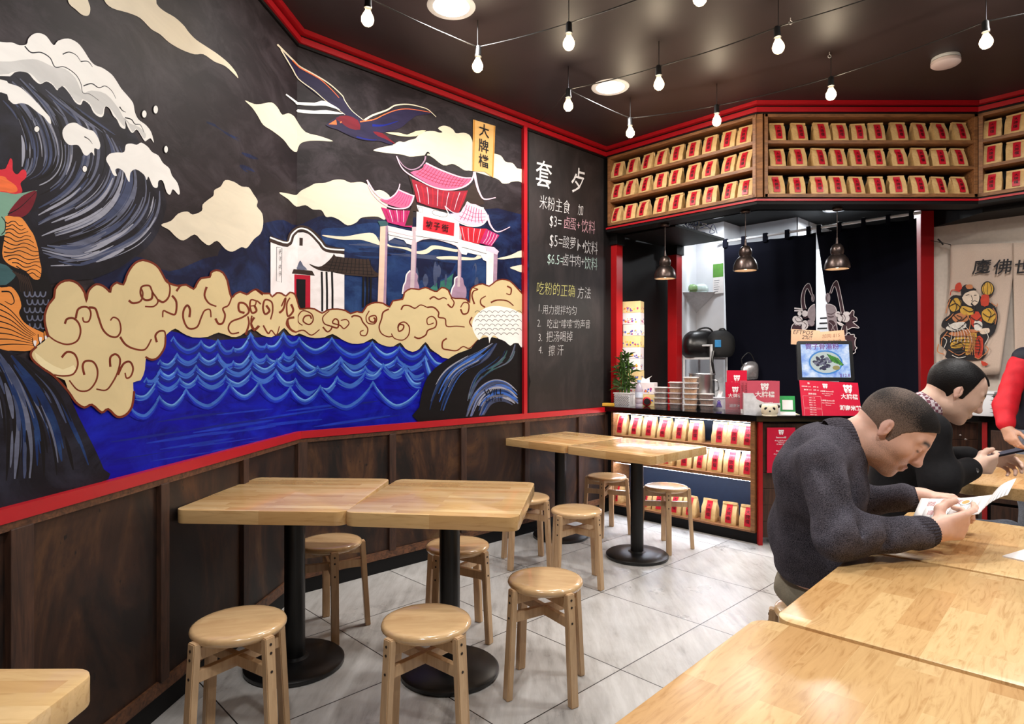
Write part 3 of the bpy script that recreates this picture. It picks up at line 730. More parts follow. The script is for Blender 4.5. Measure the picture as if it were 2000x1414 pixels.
# side roofs
shape(G, [(185, 535), (280, 560), (430, 565), (450, 640), (445, 705), (380, 698), (240, 662)], 'magenta', 1); shape(G, [(430, 560), (465, 450), (500, 575), (455, 565), (450, 690), (385, 690)], 'brown', 1)
for k in range(7): stroke(G, [(225 + k * 30, 560), (245 + k * 26, 610), (262 + k * 22, 660)], 1.6, 'palepink' if k % 2 else 'eavered', .8)
shape(G, [(335, 392), (455, 440), (445, 500), (395, 540), (320, 535), (240, 510), (175, 470), (240, 470), (290, 440)], 'pink', 2)
for k in range(7): stroke(G, [(335 + k * 17, 405 + k * 6), (300 + k * 20, 455 + k * 7), (235 + k * 30, 495 + k * 6)], .9, 'magenta')
stroke(G, [(68, 308), (100, 400), (170, 482), (250, 532), (340, 548), (410, 535), (445, 490), (460, 435)], 1.6, 'palepink', 3); stroke(G, [(68, 308), (125, 400), (180, 452), (240, 467), (300, 430), (333, 380), (343, 340)], 3, 'palepink', 2); stroke(G, [(335, 390), (400, 420), (458, 440)], 2.2, 'palepink')
shape(G, [(840, 690), (1000, 715), (1070, 715), (1035, 830), (1000, 842), (870, 812)], 'signred', 1); shape(G, [(1065, 715), (1175, 770), (1110, 862), (1010, 836)], 'magenta', 1)
for k in range(8): stroke(G, [(862 + k * 26, 705 + k * 2), (872 + k * 22, 760 + k * 3), (885 + k * 18, 808 + k * 4)], 1.2, 'eavered' if k % 2 else 'palepink', .7)
for k in range(4): stroke(G, [(1085 + k * 24, 735 + k * 10), (1070 + k * 22, 790 + k * 8), (1040 + k * 22, 835 + k * 6)], 1.2, 'palepink', .7)
shape(G, [(905, 500), (1045, 545), (1078, 640), (1000, 695), (900, 680), (820, 645), (760, 590), (850, 580)], 'palepink', 2)
for k in range(7): stroke(G, [(905 + k * 20, 515 + k * 7), (880 + k * 24, 585 + k * 7), (845 + k * 32, 640 + k * 6)], 1.1, 'magenta')
for k in range(3): stroke(G, [(890 - k * 25, 545 + k * 32), (960, 585 + k * 32), (1060, 590 + k * 26)], .8, 'magenta')
stroke(G, [(720, 525), (760, 600), (830, 658), (920, 692), (1000, 692), (1055, 660), (1075, 600)], 1.6, 'foam', 3); stroke(G, [(1075, 600), (1100, 685), (1160, 742), (1265, 700)], 4.5, 'palepink', 1.2); stroke(G, [(905, 490), (960, 525), (1045, 542)], 2.2, 'foam'); stroke(G, [(720, 525), (790, 580), (860, 575), (905, 490)], 1.6, 'palepink')

# swooping bird
shape(Z3, [(165, 165), (260, 265), (300, 290), (400, 345), (470, 395), (560, 475), (610, 515), (640, 575), (740, 650), (700, 655), (640, 632), (560, 575), (470, 515), (380, 450), (290, 372), (240, 290)], 'indigo', 2)
shape(Z3, [(720, 665), (830, 640), (920, 590), (1000, 572), (1100, 572), (1180, 595), (1215, 612), (1100, 625), (1000, 705), (900, 735), (830, 742), (780, 720)], 'indigo', 2)
shape(Z3, [(480, 690), (560, 630), (640, 620), (720, 655), (850, 735), (920, 790), (940, 830), (860, 800), (750, 795), (650, 765), (560, 720)], 'indigo', 2)
shape(Z3, [(548, 640), (620, 622), (700, 655), (715, 720), (640, 710), (590, 675)], 'maroon', 2); shape(Z3, [(497, 683), (550, 650), (555, 686)], 'flame', 1)
shape(Z3, [(805, 733), (870, 745), (920, 785), (960, 820), (880, 780), (840, 765)], 'maroon', 2)
stroke(Z3, [(580, 665), (586, 672)], 3.5, 'flame')
for p, w_ in (([(140, 130), (260, 250), (300, 285), (400, 340), (500, 402), (590, 482), (610, 520), (660, 590), (740, 655)], 3.4), ([(165, 165), (240, 290), (290, 370), (400, 452), (480, 522), (612, 617)], 2.6), ([(745, 655), (800, 622), (900, 585), (960, 552), (1050, 546), (1130, 562), (1185, 582), (1240, 632)], 4)):
    stroke(Z3, p, w_, 'cream', 1)
for p in ([(245, 240), (300, 292), (400, 348), (450, 380), (520, 445), (570, 500)], [(715, 665), (810, 650), (880, 617), (960, 587), (1050, 577), (1200, 600)]): stroke(Z3, p, 2.4, 'flame', 1)
stroke(Z3, [(800, 690), (880, 690), (980, 660)], 5, 'midsea', 1); stroke(Z3, [(690, 770), (780, 790), (830, 790)], 3, 'midsea', 1)
shape(Z3, [(280, 530), (400, 535), (450, 520), (500, 535), (580, 585), (480, 555), (400, 555), (280, 548)], 'foam', 2); shape(Z3, [(283, 580), (400, 590), (480, 585), (610, 612), (480, 612), (380, 610), (285, 600)], 'foam', 2); stroke(Z3, [(200, 475), (240, 505), (282, 538)], 2.5, 'foam', 4)
shape(Z3, [(890, 740), (980, 740), (1040, 755), (1100, 730), (1170, 725), (1100, 765), (1000, 765)], 'tanlight', 2)

# bank of curling clouds above the water
BANK = px_of(Z2, [(215, 490), (200, 440), (197, 390), (215, 340), (240, 310), (245, 270), (270, 240), (310, 230), (350, 245), (380, 285), (390, 330), (395, 290), (410, 265), (435, 248), (465, 255), (490, 275), (500, 285), (505, 260), (530, 240), (560, 250), (575, 210), (590, 180), (615, 150), (650, 137), (695, 150), (725, 175), (750, 220), (765, 240), (810, 255), (850, 250), (885, 270), (900, 245), (920, 220), (960, 215), (965, 195), (990, 183), (1020, 195), (1040, 230), (1048, 270), (1060, 310), (1075, 295), (1100, 283), (1130, 295), (1145, 285), (1170, 272), (1195, 285), (1205, 297)]) + \
       px_of(Z4, [(50, 515), (80, 530), (105, 545), (140, 545), (155, 565), (185, 540), (215, 545), (240, 560), (265, 537), (295, 550), (310, 590), (330, 640), (370, 635), (420, 640), (465, 665), (500, 645), (560, 640), (610, 650), (640, 668), (680, 655), (712, 662), (740, 620), (790, 600), (840, 605), (880, 628), (900, 590), (960, 580), (970, 540), (1010, 515), (1060, 520), (1100, 508), (1140, 525), (1170, 532), (1200, 508), (1240, 525), (1260, 570), (1310, 575), (1350, 580), (1370, 602), (1375, 530), (1400, 500), (1450, 485), (1490, 500), (1530, 470), (1570, 458), (1620, 470), (1660, 510), (1697, 550)])
LOW = px_of(Z4, [(1697, 700), (1400, 900), (1240, 945), (1180, 918), (1130, 882), (1100, 842), (1060, 885), (1020, 902), (975, 882), (945, 845), (905, 868), (860, 868), (810, 848), (775, 820), (720, 848), (650, 852), (590, 828), (530, 793), (480, 813), (420, 818), (370, 808), (325, 790), (290, 803), (260, 788), (230, 756), (200, 783), (150, 812), (90, 798), (30, 760)]) + \
      px_of(Z2, [(1100, 485), (1060, 490), (1000, 470), (950, 490), (880, 492), (830, 470), (800, 452), (770, 470), (755, 490), (750, 540), (720, 585), (690, 595), (665, 585), (660, 640), (640, 690), (605, 700), (610, 760), (600, 810), (570, 850), (530, 857), (500, 830), (490, 820), (460, 838), (430, 820), (415, 800), (380, 815), (340, 790), (305, 740), (290, 690), (240, 670), (180, 630), (140, 590), (135, 560), (160, 535)])
shape(PX, BANK + LOW, 'tan', 2)
shape(Z2, [(150, 560), (200, 600), (280, 640), (330, 620), (340, 660), (260, 665), (180, 625)], 'tanlight', 2)
stroke(PX, BANK, 4.6, 'rust', 2.6, 2)
stroke(PX, px_of(Z2, [(755, 490), (750, 540), (720, 585), (690, 595), (662, 582)]), 4, 'rust', None, 3)
stroke(PX, px_of(Z2, [(610, 740), (600, 810), (570, 850), (530, 857), (490, 822), (460, 838), (415, 802), (380, 815), (340, 790), (305, 740), (240, 670), (180, 630), (138, 590), (135, 560), (160, 535)]), 4.5, 'rust', None, 3)
for p in ([(290, 430), (300, 408), (330, 405), (355, 430), (362, 470), (345, 510), (300, 525), (250, 510), (215, 485)], [(340, 405), (350, 365), (375, 352), (400, 358), (410, 385), (400, 418), (378, 420), (372, 400)], [(400, 355), (430, 360), (445, 400), (465, 455), (495, 485), (530, 490), (548, 460), (540, 415), (515, 400), (500, 415)],
          [(585, 322), (605, 335), (640, 325), (650, 290), (640, 262)], [(695, 285), (690, 315), (660, 320), (640, 295), (645, 260), (680, 255), (695, 285), (720, 325), (700, 350), (660, 350)], [(720, 320), (745, 330), (770, 305), (775, 260), (760, 225)], [(545, 490), (570, 525), (610, 545), (660, 548), (690, 500)],
          [(715, 515), (708, 485), (725, 465), (750, 465), (755, 495)], [(785, 300), (805, 330), (800, 385), (770, 380), (745, 370), (742, 400)], [(275, 585), (300, 560), (335, 570), (350, 615), (330, 660), (285, 670), (240, 665)], [(380, 665), (372, 625), (385, 602), (420, 605), (440, 640), (435, 690), (400, 735), (350, 735), (310, 690)],
          [(500, 628), (500, 585), (525, 570), (545, 595), (535, 650), (510, 700), (480, 735), (435, 730)], [(535, 665), (560, 615), (590, 605), (605, 635), (595, 670), (575, 680), (568, 655)], [(865, 400), (868, 365), (855, 345), (838, 370), (838, 410), (860, 450), (900, 445), (920, 400), (935, 370), (960, 365), (965, 400)],
          [(805, 280), (825, 255), (850, 252)], [(945, 260), (935, 300), (955, 335), (990, 350)], [(985, 405), (1000, 430), (1020, 425), (1030, 390), (1020, 360), (1045, 345), (1060, 310)], [(1120, 380), (1095, 370), (1095, 335), (1125, 340), (1140, 375), (1110, 400), (1060, 420), (1045, 450), (1060, 475), (1095, 470)],
          [(1125, 480), (1140, 430), (1135, 395)], [(1165, 345), (1175, 370), (1155, 380), (1145, 350), (1150, 320), (1175, 325)], [(1165, 400), (1150, 430), (1165, 460), (1190, 440)], [(1220, 345), (1235, 370), (1215, 385), (1205, 355), (1215, 320), (1245, 330), (1250, 370), (1240, 410)], [(1280, 380), (1300, 360), (1310, 310), (1290, 350)],
          [(1335, 340), (1345, 370), (1320, 395), (1315, 340), (1330, 310)], [(1350, 400), (1320, 410), (1330, 450), (1360, 470)]):
    stroke(Z2, p, 4.6, 'rust', 2.8, 5)
for p in ([(85, 610), (60, 590), (50, 615), (20, 620), (15, 600)], [(400, 700), (390, 680), (360, 685), (350, 715), (385, 735), (410, 710), (400, 670), (350, 650), (320, 680), (320, 720), (345, 740)], [(520, 745), (560, 755), (565, 715), (545, 700), (530, 725), (575, 740), (600, 760), (630, 730), (615, 705), (580, 710)], [(470, 750), (500, 780), (525, 750), (480, 730), (470, 690), (510, 650)],
          [(645, 690), (665, 680), (700, 690), (715, 720), (745, 760), (735, 800), (705, 800), (700, 780), (720, 770)], [(780, 695), (790, 700), (785, 720), (760, 715), (755, 690), (790, 680), (800, 705), (785, 730), (745, 725), (735, 690), (755, 650)], [(875, 640), (840, 660), (830, 700), (815, 750), (830, 790), (870, 810), (900, 805)],
          [(930, 755), (940, 735), (965, 740), (960, 765), (935, 775), (935, 735), (970, 720), (1000, 750), (995, 800), (960, 830), (910, 820), (890, 790)], [(950, 645), (965, 620), (1000, 620), (1035, 635), (1070, 615), (1110, 630)], [(1030, 810), (1060, 820), (1100, 800), (1115, 770), (1160, 750), (1165, 710), (1140, 685), (1110, 700), (1115, 735), (1150, 725)],
          [(1125, 580), (1150, 565), (1180, 580), (1210, 570), (1230, 580)], [(1110, 630), (1150, 630), (1180, 660), (1180, 690), (1220, 700), (1230, 745), (1290, 745), (1340, 750)], [(1235, 610), (1260, 630), (1275, 600), (1255, 570)], [(1315, 640), (1330, 670), (1360, 660), (1365, 610), (1335, 600), (1315, 630)], [(1230, 820), (1205, 840), (1205, 880), (1240, 890), (1290, 895), (1330, 870), (1370, 880), (1420, 830)],
          [(1400, 610), (1385, 560), (1395, 530), (1420, 520), (1395, 510)], [(1465, 630), (1440, 610), (1440, 580), (1470, 560)], [(1600, 500), (1625, 515), (1620, 550), (1595, 545)], [(1385, 690), (1370, 720), (1385, 750)], [(100, 740), (130, 790), (150, 770), (180, 800), (200, 745)], [(250, 700), (245, 740), (290, 780), (350, 770), (400, 800), (450, 765)], [(30, 680), (25, 720), (45, 760), (70, 740)], [(1500, 600), (1540, 585), (1600, 590), (1640, 620)]):
    stroke(Z4, p, 3.3, 'rust', 2.0, 5)

# dark waves closing the picture below
shape(Z2, [(-900, 420), (0, 548), (60, 572), (130, 600), (200, 650), (260, 700), (310, 760), (350, 850), (400, 950), (440, 1030), (470, 1100), (490, 1145), (200, 1245), (0, 1300), (-900, 1560)], 'wave', 2)
family(Z2, [[(-60, 560), (20, 700), (60, 900), (40, 1200)], [(20, 570), (130, 760), (210, 960), (230, 1190)], [(90, 590), (250, 740), (350, 940), (420, 1130)]], 70, ['greyblue', 'steelblue', 'ink', 'deepblue', 'wave', 'ink', 'steelblue', 'deepblue'], (4, 12), 21, (.2, .6))
family(Z2, [[(-500, 480), (-300, 700), (-200, 1300)], [(-60, 560), (20, 700), (60, 900), (40, 1200)]], 40, ['greyblue', 'steelblue', 'ink', 'deepblue'], (4, 11), 22, (.2, .6))
shape(Z4, [(1240, 945), (1300, 910), (1380, 880), (1420, 830), (1500, 810), (1600, 840), (1698, 870), (1698, 1300), (1055, 1330), (1062, 1240), (1080, 1140), (1110, 1060), (1160, 1000)], 'ink', 2)
family(Z4, [[(1500, 850), (1340, 930), (1200, 1030), (1120, 1180), (1090, 1310)], [(1540, 850), (1470, 950), (1330, 1030), (1250, 1160), (1200, 1310)]], 46, ['deepblue', 'steelblue', 'lightsea', 'navy', 'paleblue', 'ink'], (2, 5), 23, (.25, .6))
family(Z4, [[(1580, 850), (1540, 940), (1420, 1040), (1370, 1150), (1340, 1290)], [(1680, 860), (1640, 960), (1500, 1020), (1420, 1090), (1370, 1200)]], 30, ['deepblue', 'steelblue', 'tealdark', 'ink', 'greyblue'], (2, 5), 24, (.25, .6))
family(Z4, [[(1340, 1300), (1400, 1160), (1500, 1080), (1600, 1090), (1690, 1170)], [(1460, 1290), (1500, 1220), (1560, 1200), (1620, 1220), (1690, 1280)]], 50, ['steelblue', 'lightsea', 'paleblue', 'deepblue', 'greyblue'], (3, 7), 25, (.3, .8))
shape(Z4, [(1470, 1300), (1510, 1235), (1570, 1220), (1630, 1245), (1680, 1295)], 'ink', 2)
shape(Z4, [(1385, 740), (1400, 690), (1440, 650), (1490, 625), (1550, 622), (1620, 635), (1670, 660), (1697, 690), (1697, 875), (1670, 850), (1640, 850), (1620, 865), (1590, 840), (1570, 830), (1545, 820), (1520, 800), (1500, 820), (1490, 850), (1485, 810), (1450, 800), (1430, 830), (1400, 790)], 'foam', 2)
for r_ in range(6):
    for c_ in range(8):
        x, y = 1420 + c_ * 36 + (r_ % 2) * 18, 655 + r_ * 27
        if x < 1680: stroke(Z4, [(x - 17, y + 8), (x - 9, y - 3), (x + 6, y - 3), (x + 17, y + 8)], .9, 'brown')

# hanging wooden name plaque, with its writing
shape(Z3, [(1495, 650), (1648, 695), (1635, 1052), (1575, 1010), (1490, 1005)], 'plaque', 1); stroke(Z3, [(1503, 652), (1498, 1003)], 2.2, 'plaqueedge'); stroke(Z3, [(1642, 695), (1629, 1045)], 2.2, 'plaqueedge')
def wall_text(px, py, txt, hpx, mat, bold=0.0, wide=1.0, shear=0.0, lift=.009, mb=None, left=False, tilt=0.0):
    q = Vector(wpt(px, py, left, lift)); d = DA if left else U; n = NA if left else NB_
    s = hpx / FPX * q.y
    M = frame(q, (d.x * wide, d.y * wide, 0), (0, 0, 1), (n.x, n.y, 0)) @ RZ(tilt)
    (mb or MU).text(txt, s, M, mat, bold, shear)
for ch, y in (('大', 258), ('牌', 288), ('檔', 317)): wall_text(943 if ch != '大' else 944, y, ch, 27, PAINT['ink'][0], .01, 1.0)
for ch, x, y in (('坡', 837, 440), ('子', 852, 443), ('街', 868, 447)): wall_text(x, y, ch, 16, PAINT['ink'][0], .01, 1.05)
for ch, y in zip('天下太平', (492, 506, 521, 535)): wall_text(544, y, ch, 9.5, PAINT['ink'][0], .01, 1.0, left=True)
wall_text(963, 766, 'WILL', 17, PAINT['ink'][0], 0, 1.35); wall_text(963, 780, '21.12.16', 13, PAINT['ink'][0], 0, 1.0)
mural = MU.build('mural', [m for _, m in sorted(PAINT.values(), key=lambda t: t[0])], fix=False)
tag(mural, 'hand-painted mural of a big wave, curling clouds, red gate and blue sea', 'mural')

# ------------------------------------------------------------------ chalk writing on the black board
def chalk(name, c):
    N = NT(name); v = N.coord(); f = N.noise(v, 260, 2)
    return N.set(N.ramp(f, [(.3, lin(tuple(x * .62 for x in c))), (.6, lin(c))]), .9)
CHS = [MB(), MB(), MB(), MB()]
BOARD = [(0, 1060, 345, '套', 54, .016), (0, 1127, 357, '歺', 52, .016),
         (0, 1083, 402, '米粉主食', 28, .0), (0, 1133, 412, '加', 22, .0),
         (0, 1084, 434, '$3=', 28, 0), (3, 1106, 437, '卤', 25, 0), (3, 1122, 440, '蛋+', 25, 0), (3, 1148, 445, '饮料', 27, 0),
         (1, 1085, 472, '$5=', 31, 0), (1, 1111, 476, '酸萝', 25, 0), (1, 1132, 481, '卜+', 24, 0), (1, 1153, 486, '饮料', 27, 0),
         (2, 1084, 508, '$6.5=', 26, 0), (1, 1110, 510, '卤牛', 25, 0), (1, 1131, 512, '肉+', 24, 0), (2, 1153, 517, '饮料', 26, 0),
         (4, 1070, 566, '吃粉的', 26, 0), (4, 1108, 570, '正确', 25, 0), (1, 1140, 574, '方法', 24, 0),
         (1, 1053, 602, '1.', 19, 0), (1, 1093, 607, '用力搅拌均匀', 19, 0), (1, 1052, 632, '2.', 19, 0), (1, 1111, 634, '吃出“嗦嗦”的声音', 18.5, 0),
         (1, 1054, 660, '3.', 20, 0), (1, 1092, 659, '把汤喝掉', 22, 0), (1, 1055, 684, '4.', 20, 0), (1, 1085, 686, '擦 汗', 22, 0)]
for mt, x, y, s, h, b in BOARD:
    CH = CHS[0 if y < 390 else 1 if y < 540 else 2 if y < 590 else 3]
    wall_text(x, y, s, h * 1.06, mt, b - .012, .84 if x < 1075 or y > 560 or h > 40 else .76, .12, .003, CH, False, .03)
cb = MB(); p0 = on_line(1033, WS, U); nb = NB_ * .0015
cb.face([(*(p0 + nb), .94), (*(WC + nb), .94), (*(WC + nb), 3.15), (*(p0 + nb), 3.15)])
def board_mat():
    N = NT('chalkboard_black'); v = N.coord(); f = N.noise(N.coord(scale=(2, 2, 1)), 2.3, 6, .66, .6)
    return N.set(N.ramp(f, [(.45, lin((22, 18, 19))), (.75, lin((52, 44, 45)))]), .62)
board = tag(cb.build('chalkboard', board_mat()), 'tall black chalkboard with handwritten chalk menu between mural and bulkhead corner', 'chalkboard')
CHM = [chalk('chalk_white', (235, 232, 232)), chalk('chalk_grey', (214, 212, 214)), chalk('chalk_green', (196, 222, 214)), chalk('chalk_pink', (232, 178, 190)), chalk('chalk_yellow', (214, 208, 130))]
for c_, n_ in zip(CHS, ('heading_lettering', 'price_lettering', 'method_heading_lettering', 'method_lettering')): c_.build(n_, CHM, board, fix=False)
# ------------------------------------------------------------------ tables
UR = Vector((.682, .731)); VR = Vector((.731, -.682))
TZ = .76
def make_table(name, label, loc, rz, w=.68, d=.68, mt=None, group=None, base=True):
    t = thing(name, label, 'table', (loc[0], loc[1], 0), rz, group)
    m = MB(); m.prism(rrect(w, d, .045, 6), TZ - .054, TZ, None, 0, .004); m.build('tabletop', mt or M_table, t, 35)
    m = MB(); m.cyl((0, 0, .02), (0, 0, TZ - .054), .044, None, 0, 20); m.box((0, 0, TZ - .06), (.3, .3, .012)); m.lathe([(.075, .03), (.05, .045)], None, 0, 20); m.build('pedestal', M_black, t, 40)
    m = MB(); m.lathe([(.0, 0), (.205, 0), (.212, .006), (.212, .02), (.2, .03), (.09, .037), (.0, .04)], None, 0, 40); m.build('base_plate', M_black, t, 50)
    return t
a0 = Vector((-.126, 4.816))
def tpos(o, u, v, a, b): return o + v * a + u * b
p = tpos(a0, U, V, .35, .355); make_table('cafe_table', 'far square wooden table whose edge touches the panelled wall below the chalkboard', p, RV, .695, .70, None, 'square wooden cafe tables')
p = tpos(a0, U, V, 1.05, .355); make_table('cafe_table', 'square wooden table in front of the lit shelf of paper bags', p, RV, .695, .70, None, 'square wooden cafe tables')
make_table('cafe_table', 'square wooden table against the panelled wall under the blue sea of the mural', (-.958, 2.765), math.radians(-3.2), .68, .70, None, 'square wooden cafe tables')
make_table('cafe_table', 'square wooden table pushed against the wall-side table, aisle side, three stools around it', (-.268, 2.70), math.radians(-7.2), .675, .70, None, 'square wooden cafe tables')
make_table('cafe_table', 'wooden table at the lower left corner of the picture, only one corner showing', (-1.105, .83), math.radians(.5), .68, .68, None, 'square wooden cafe tables')
RR = math.atan2(VR.y, VR.x)
Q = Vector((1.05, 1.905))
GR = 'wooden tables in the row on the right'
make_table('cafe_table', 'big wooden table in the lower right corner, closest to the viewer', Q - UR * 1.05 + VR * .335 - VR * .012, RR, .70, .70, M_table2, GR)
make_table('cafe_table', 'wooden table in the middle of the row, where the sweater man rests his forearm', Q - UR * .34 + VR * .35, RR, .70, .69, M_table2, GR)
make_table('cafe_table', 'wooden table under the held paper menu, shaded by it', Q + UR * .365 + VR * .352, RR, .70, .69, M_table2, GR)
R4 = Vector((2.12, 3.0))
make_table('cafe_table', 'wooden table where the man in black rests his hands', R4 + U * .35 + V * .35, RV, .70, .69, M_table2, GR)
make_table('cafe_table', 'wooden table beyond the phone, beside the standing person in red sleeves', R4 + U * 1.06 + V * .35, RV, .70, .69, M_table2, GR)

# ------------------------------------------------------------------ stools
def make_stool(label):
    t = thing('wooden_stool', label, 'stool', (0, 0, 0), 0, 'round wooden stools')
    H = .448
    m = MB(); m.lathe([(0, H - .034), (.13, H - .034), (.146, H - .03), (.154, H - .02), (.155, H - .013), (.151, H - .005), (.142, H - .001), (.12, H + .001), (0, H + .001)], None, 0, 44); m.build('seat', M_stool, t, 60)
    for k in range(4):
        a = pi / 4 + k * pi / 2
        ca, sa = math.cos(a), math.sin(a); m = MB()
        top, bot = .157, .184
        vs = []
        for z, r in ((0, bot), (H - .017, top)):
            for dr, dt in ((-.013, -.0185), (.013, -.0185), (.013, .0185), (-.013, .0185)):
                vs.append(((r + dr) * ca - dt * sa, (r + dr) * sa + dt * ca, z))
        t_ = bmesh.new(); bv = [t_.verts.new(v) for v in vs]
        for f in ((3, 2, 1, 0), (4, 5, 6, 7), (0, 1, 5, 4), (1, 2, 6, 5), (2, 3, 7, 6), (3, 0, 4, 7)): t_.faces.new([bv[i] for i in f])
        bmesh.ops.bevel(t_, geom=list(t_.edges), offset=.003, segments=2, affect='EDGES')
        m.merge(t_)
        for z in (H - .04, H - .068, H - .128):
            r = top + (bot - top) * (1 - z / H) + .0125
            m.cyl((r * ca, r * sa, z), ((r + .0016) * ca, (r + .0016) * sa, z), .0046, None, 1, 8)
        m.build('leg', [M_leg, M_bolt], t)
    for z, hh in ((H - .055, .04), (H - .128, .038)):
        for k in range(2):
            a = pi / 4 + k * pi / 2
            m = MB(); m.box((0, 0, z - (.0 if k == 0 else .003)), (.31, .022, hh), 0, Matrix.Rotation(a, 3, 'Z'), .002); m.build('crossbar', M_leg, t)
    return t
ST = [((467, 1212), 12, 'round wooden stool at the front of the wall-side table, its seat nearest the dark panel'), ((833, 1208), 4, 'round wooden stool at the bottom of the picture in front of the two joined tables'),
      ((1065, 1128), -12, 'round wooden stool standing alone in the aisle on the pale tiles'), ((645, 1055), -22, 'round wooden stool behind the wall-side table, next to the black pedestal'),
      ((894, 1061), 14, 'round wooden stool half behind the second pedestal of the joined tables'), ((1028, 968), 10, 'round wooden stool half hidden by the corner of the joined tables'),
      ((1126, 993), 0, 'round wooden stool on the near side of the far tables'), ((1185, 928), 24, 'round wooden stool tucked between the far table and the panelled wall'), ((1301, 948), 37, 'round wooden stool right in front of the lit shelf of bags')]
proto = make_stool(ST[0][2])
for i, ((px, py), a, lab) in enumerate(ST):
    q = at_z(px, py, .448); o = proto if i == 0 else dup(proto, (0, 0, 0), 0, lab)
    o.location = (q.x, q.y, 0); o.rotation_euler = (0, 0, math.radians(a))
MAN_STOOL = (1.10, 2.235)
dup(proto, (*MAN_STOOL, 0), math.radians(20), 'wooden stool under the man in the grey sweater')
dup(proto, (1.84, 2.93, 0), math.radians(-20), 'wooden stool under the man in the black jacket')
# ------------------------------------------------------------------ paper bags
def kraft_mat():
    N = NT('kraft_paper'); v = N.coord(scale=(1, 1, 1)); f = N.noise(v, 22, 5, .6, .8); g = N.noise(v, 300, 2)
    oi = N.n('ShaderNodeObjectInfo')
    col = N.ramp(f, [(.3, lin((200, 160, 104))), (.7, lin((226, 190, 132)))])
    N.bump(f, .5, .006)
    return N.set(col, .5, spec=.4)
M_kraft = kraft_mat()
M_labelred = flat('label_red', (196, 22, 44), .4, 0, .06, 40)
def bag_meshes(w, h, d, seed):
    r = random.Random(seed)
    prof = [(0, .96, 1.0, .0), (.03, 1.0, 1.02, 0), (.35, 1.0, .92, .02), (.6, .98, .68, .10), (.82, .97, .36, .16), (.93, .955, .16, .2), (1.0, .95, .09, .21)]
    rings = []
    for (t, sw, sd, g) in prof:
        ww, dd, z = w * sw / 2, d * sd / 2, h * t
        yc = .012 * t + r.uniform(-.003, .003) * (t > .1)
        j = lambda a: r.uniform(-a, a) if t > .05 else 0
        gx = g * w * .55
        rings.append([(-ww + j(.003), yc - dd + j(.002), z), (0, yc - dd - .004 * (t < .7) + j(.003), z + j(.001)), (ww + j(.003), yc - dd + j(.002), z), (ww - gx + j(.002), yc, z), (ww + j(.003), yc + dd + j(.002), z), (0, yc + dd + .003, z), (-ww + j(.003), yc + dd, z), (-ww + gx + j(.002), yc, z)])
    m = MB(); vs = [p for R_ in rings for p in R_]; fs = []
    for i in range(len(rings) - 1):
        for k in range(8): fs.append((i * 8 + k, i * 8 + (k + 1) % 8, i * 8 + 8 + (k + 1) % 8, i * 8 + 8 + k))
    fs += [tuple(range(7, -1, -1)), tuple((len(rings) - 1) * 8 + k for k in range(8))]
    m.mesh(vs, fs)
    # folded-over top flap
    y0 = rings[-1][1][1]; m.box((0, y0 - .0035, h * .955), (w * .93, .004, h * .1), 0, Matrix.Rotation(-.12, 3, 'X'))
    bag = m.build('paper_bag', M_kraft, None, 28)
    def fy(t):
        for a, b in zip(rings, rings[1:]):
            za, zb = a[1][2] / h, b[1][2] / h
            if za <= t <= zb or b is rings[-1]:
                f = (t - za) / max(1e-6, zb - za); return a[1][1] + (b[1][1] - a[1][1]) * f, (b[1][1] - a[1][1]), (b[1][2] - a[1][2])
    lw = w * .195; m = MB(); ts = [.1, .35, .6, .82, .93]; ox = r.uniform(-.06, .06) * w
    for a, b in zip(ts, ts[1:]):
        ya, yb = fy(a)[0] - .0055, fy(b)[0] - .0055
        m.face([(ox - lw, ya, a * h), (ox + lw, ya, a * h), (ox + lw, yb, b * h), (ox - lw, yb, b * h)], 0)
    for ch, t in zip('大牌檔', (.7, .5, .3)):
        y, dy, dz = fy(t); n = math.hypot(dy, dz)
        M = frame((ox, y - .0078, t * h), (1, 0, 0), (0, dy / n, dz / n), (0, -dz / n, dy / n))
        m.text(ch, h * .19, M, 1, .004)
    lab = m.build('label', [M_labelred, M_ink], bag, None, fix=False)
    return bag
ORD = ['first', 'second', 'third', 'fourth', 'fifth', 'sixth', 'seventh', 'eighth', 'ninth', 'tenth']
protos = {}
def place_bags(kind, line_p, line_d, rz, pxs, z, where, group, inset, lean=0.0):
    for i, px in enumerate(pxs):
        key = (kind, R.randrange(4)); 
        sub = [0.114, .142, .07] if kind == 'up' else [.12, .17, .075]
        lab = 'red-labelled paper bag, %s from left, %s' % (ORD[i], where)
        n = Vector((-line_d.y, line_d.x)); q = on_line(px, line_p + n * inset, line_d)
        if key not in protos: o = protos[key] = bag_meshes(*sub, key[1] + (10 if kind == 'up' else 50))
        else: o = dup(protos[key], (0, 0, 0), 0)
        tag(o, lab, 'paper bag', group)
        o.location = (q.x, q.y, z); o.rotation_euler = (lean, 0, rz + R.uniform(-.13, .13)); s = R.uniform(.97, 1.04); o.scale = (s * R.uniform(.97, 1.03), s, s)
GU, GL = 'paper bags on the overhead shelves', 'paper bags on the lit counter shelves'
z2p = lambda zs: [1170 + z * .415 for z in zs]
X = Vector((1, 0))
UPZ = (2.9585, 2.7715, 2.5665)
for k, row in enumerate(([92, 163, 233, 298, 372, 448, 527, 613, 690], [88, 152, 222, 295, 365, 448, 525, 615, 690], [85, 150, 212, 293, 367, 448, 527, 618, 693])):
    place_bags('up', C0, V, RV, z2p(row), UPZ[k], '%s overhead shelf by the chalkboard' % ('top', 'middle', 'bottom')[k], GU, .055)
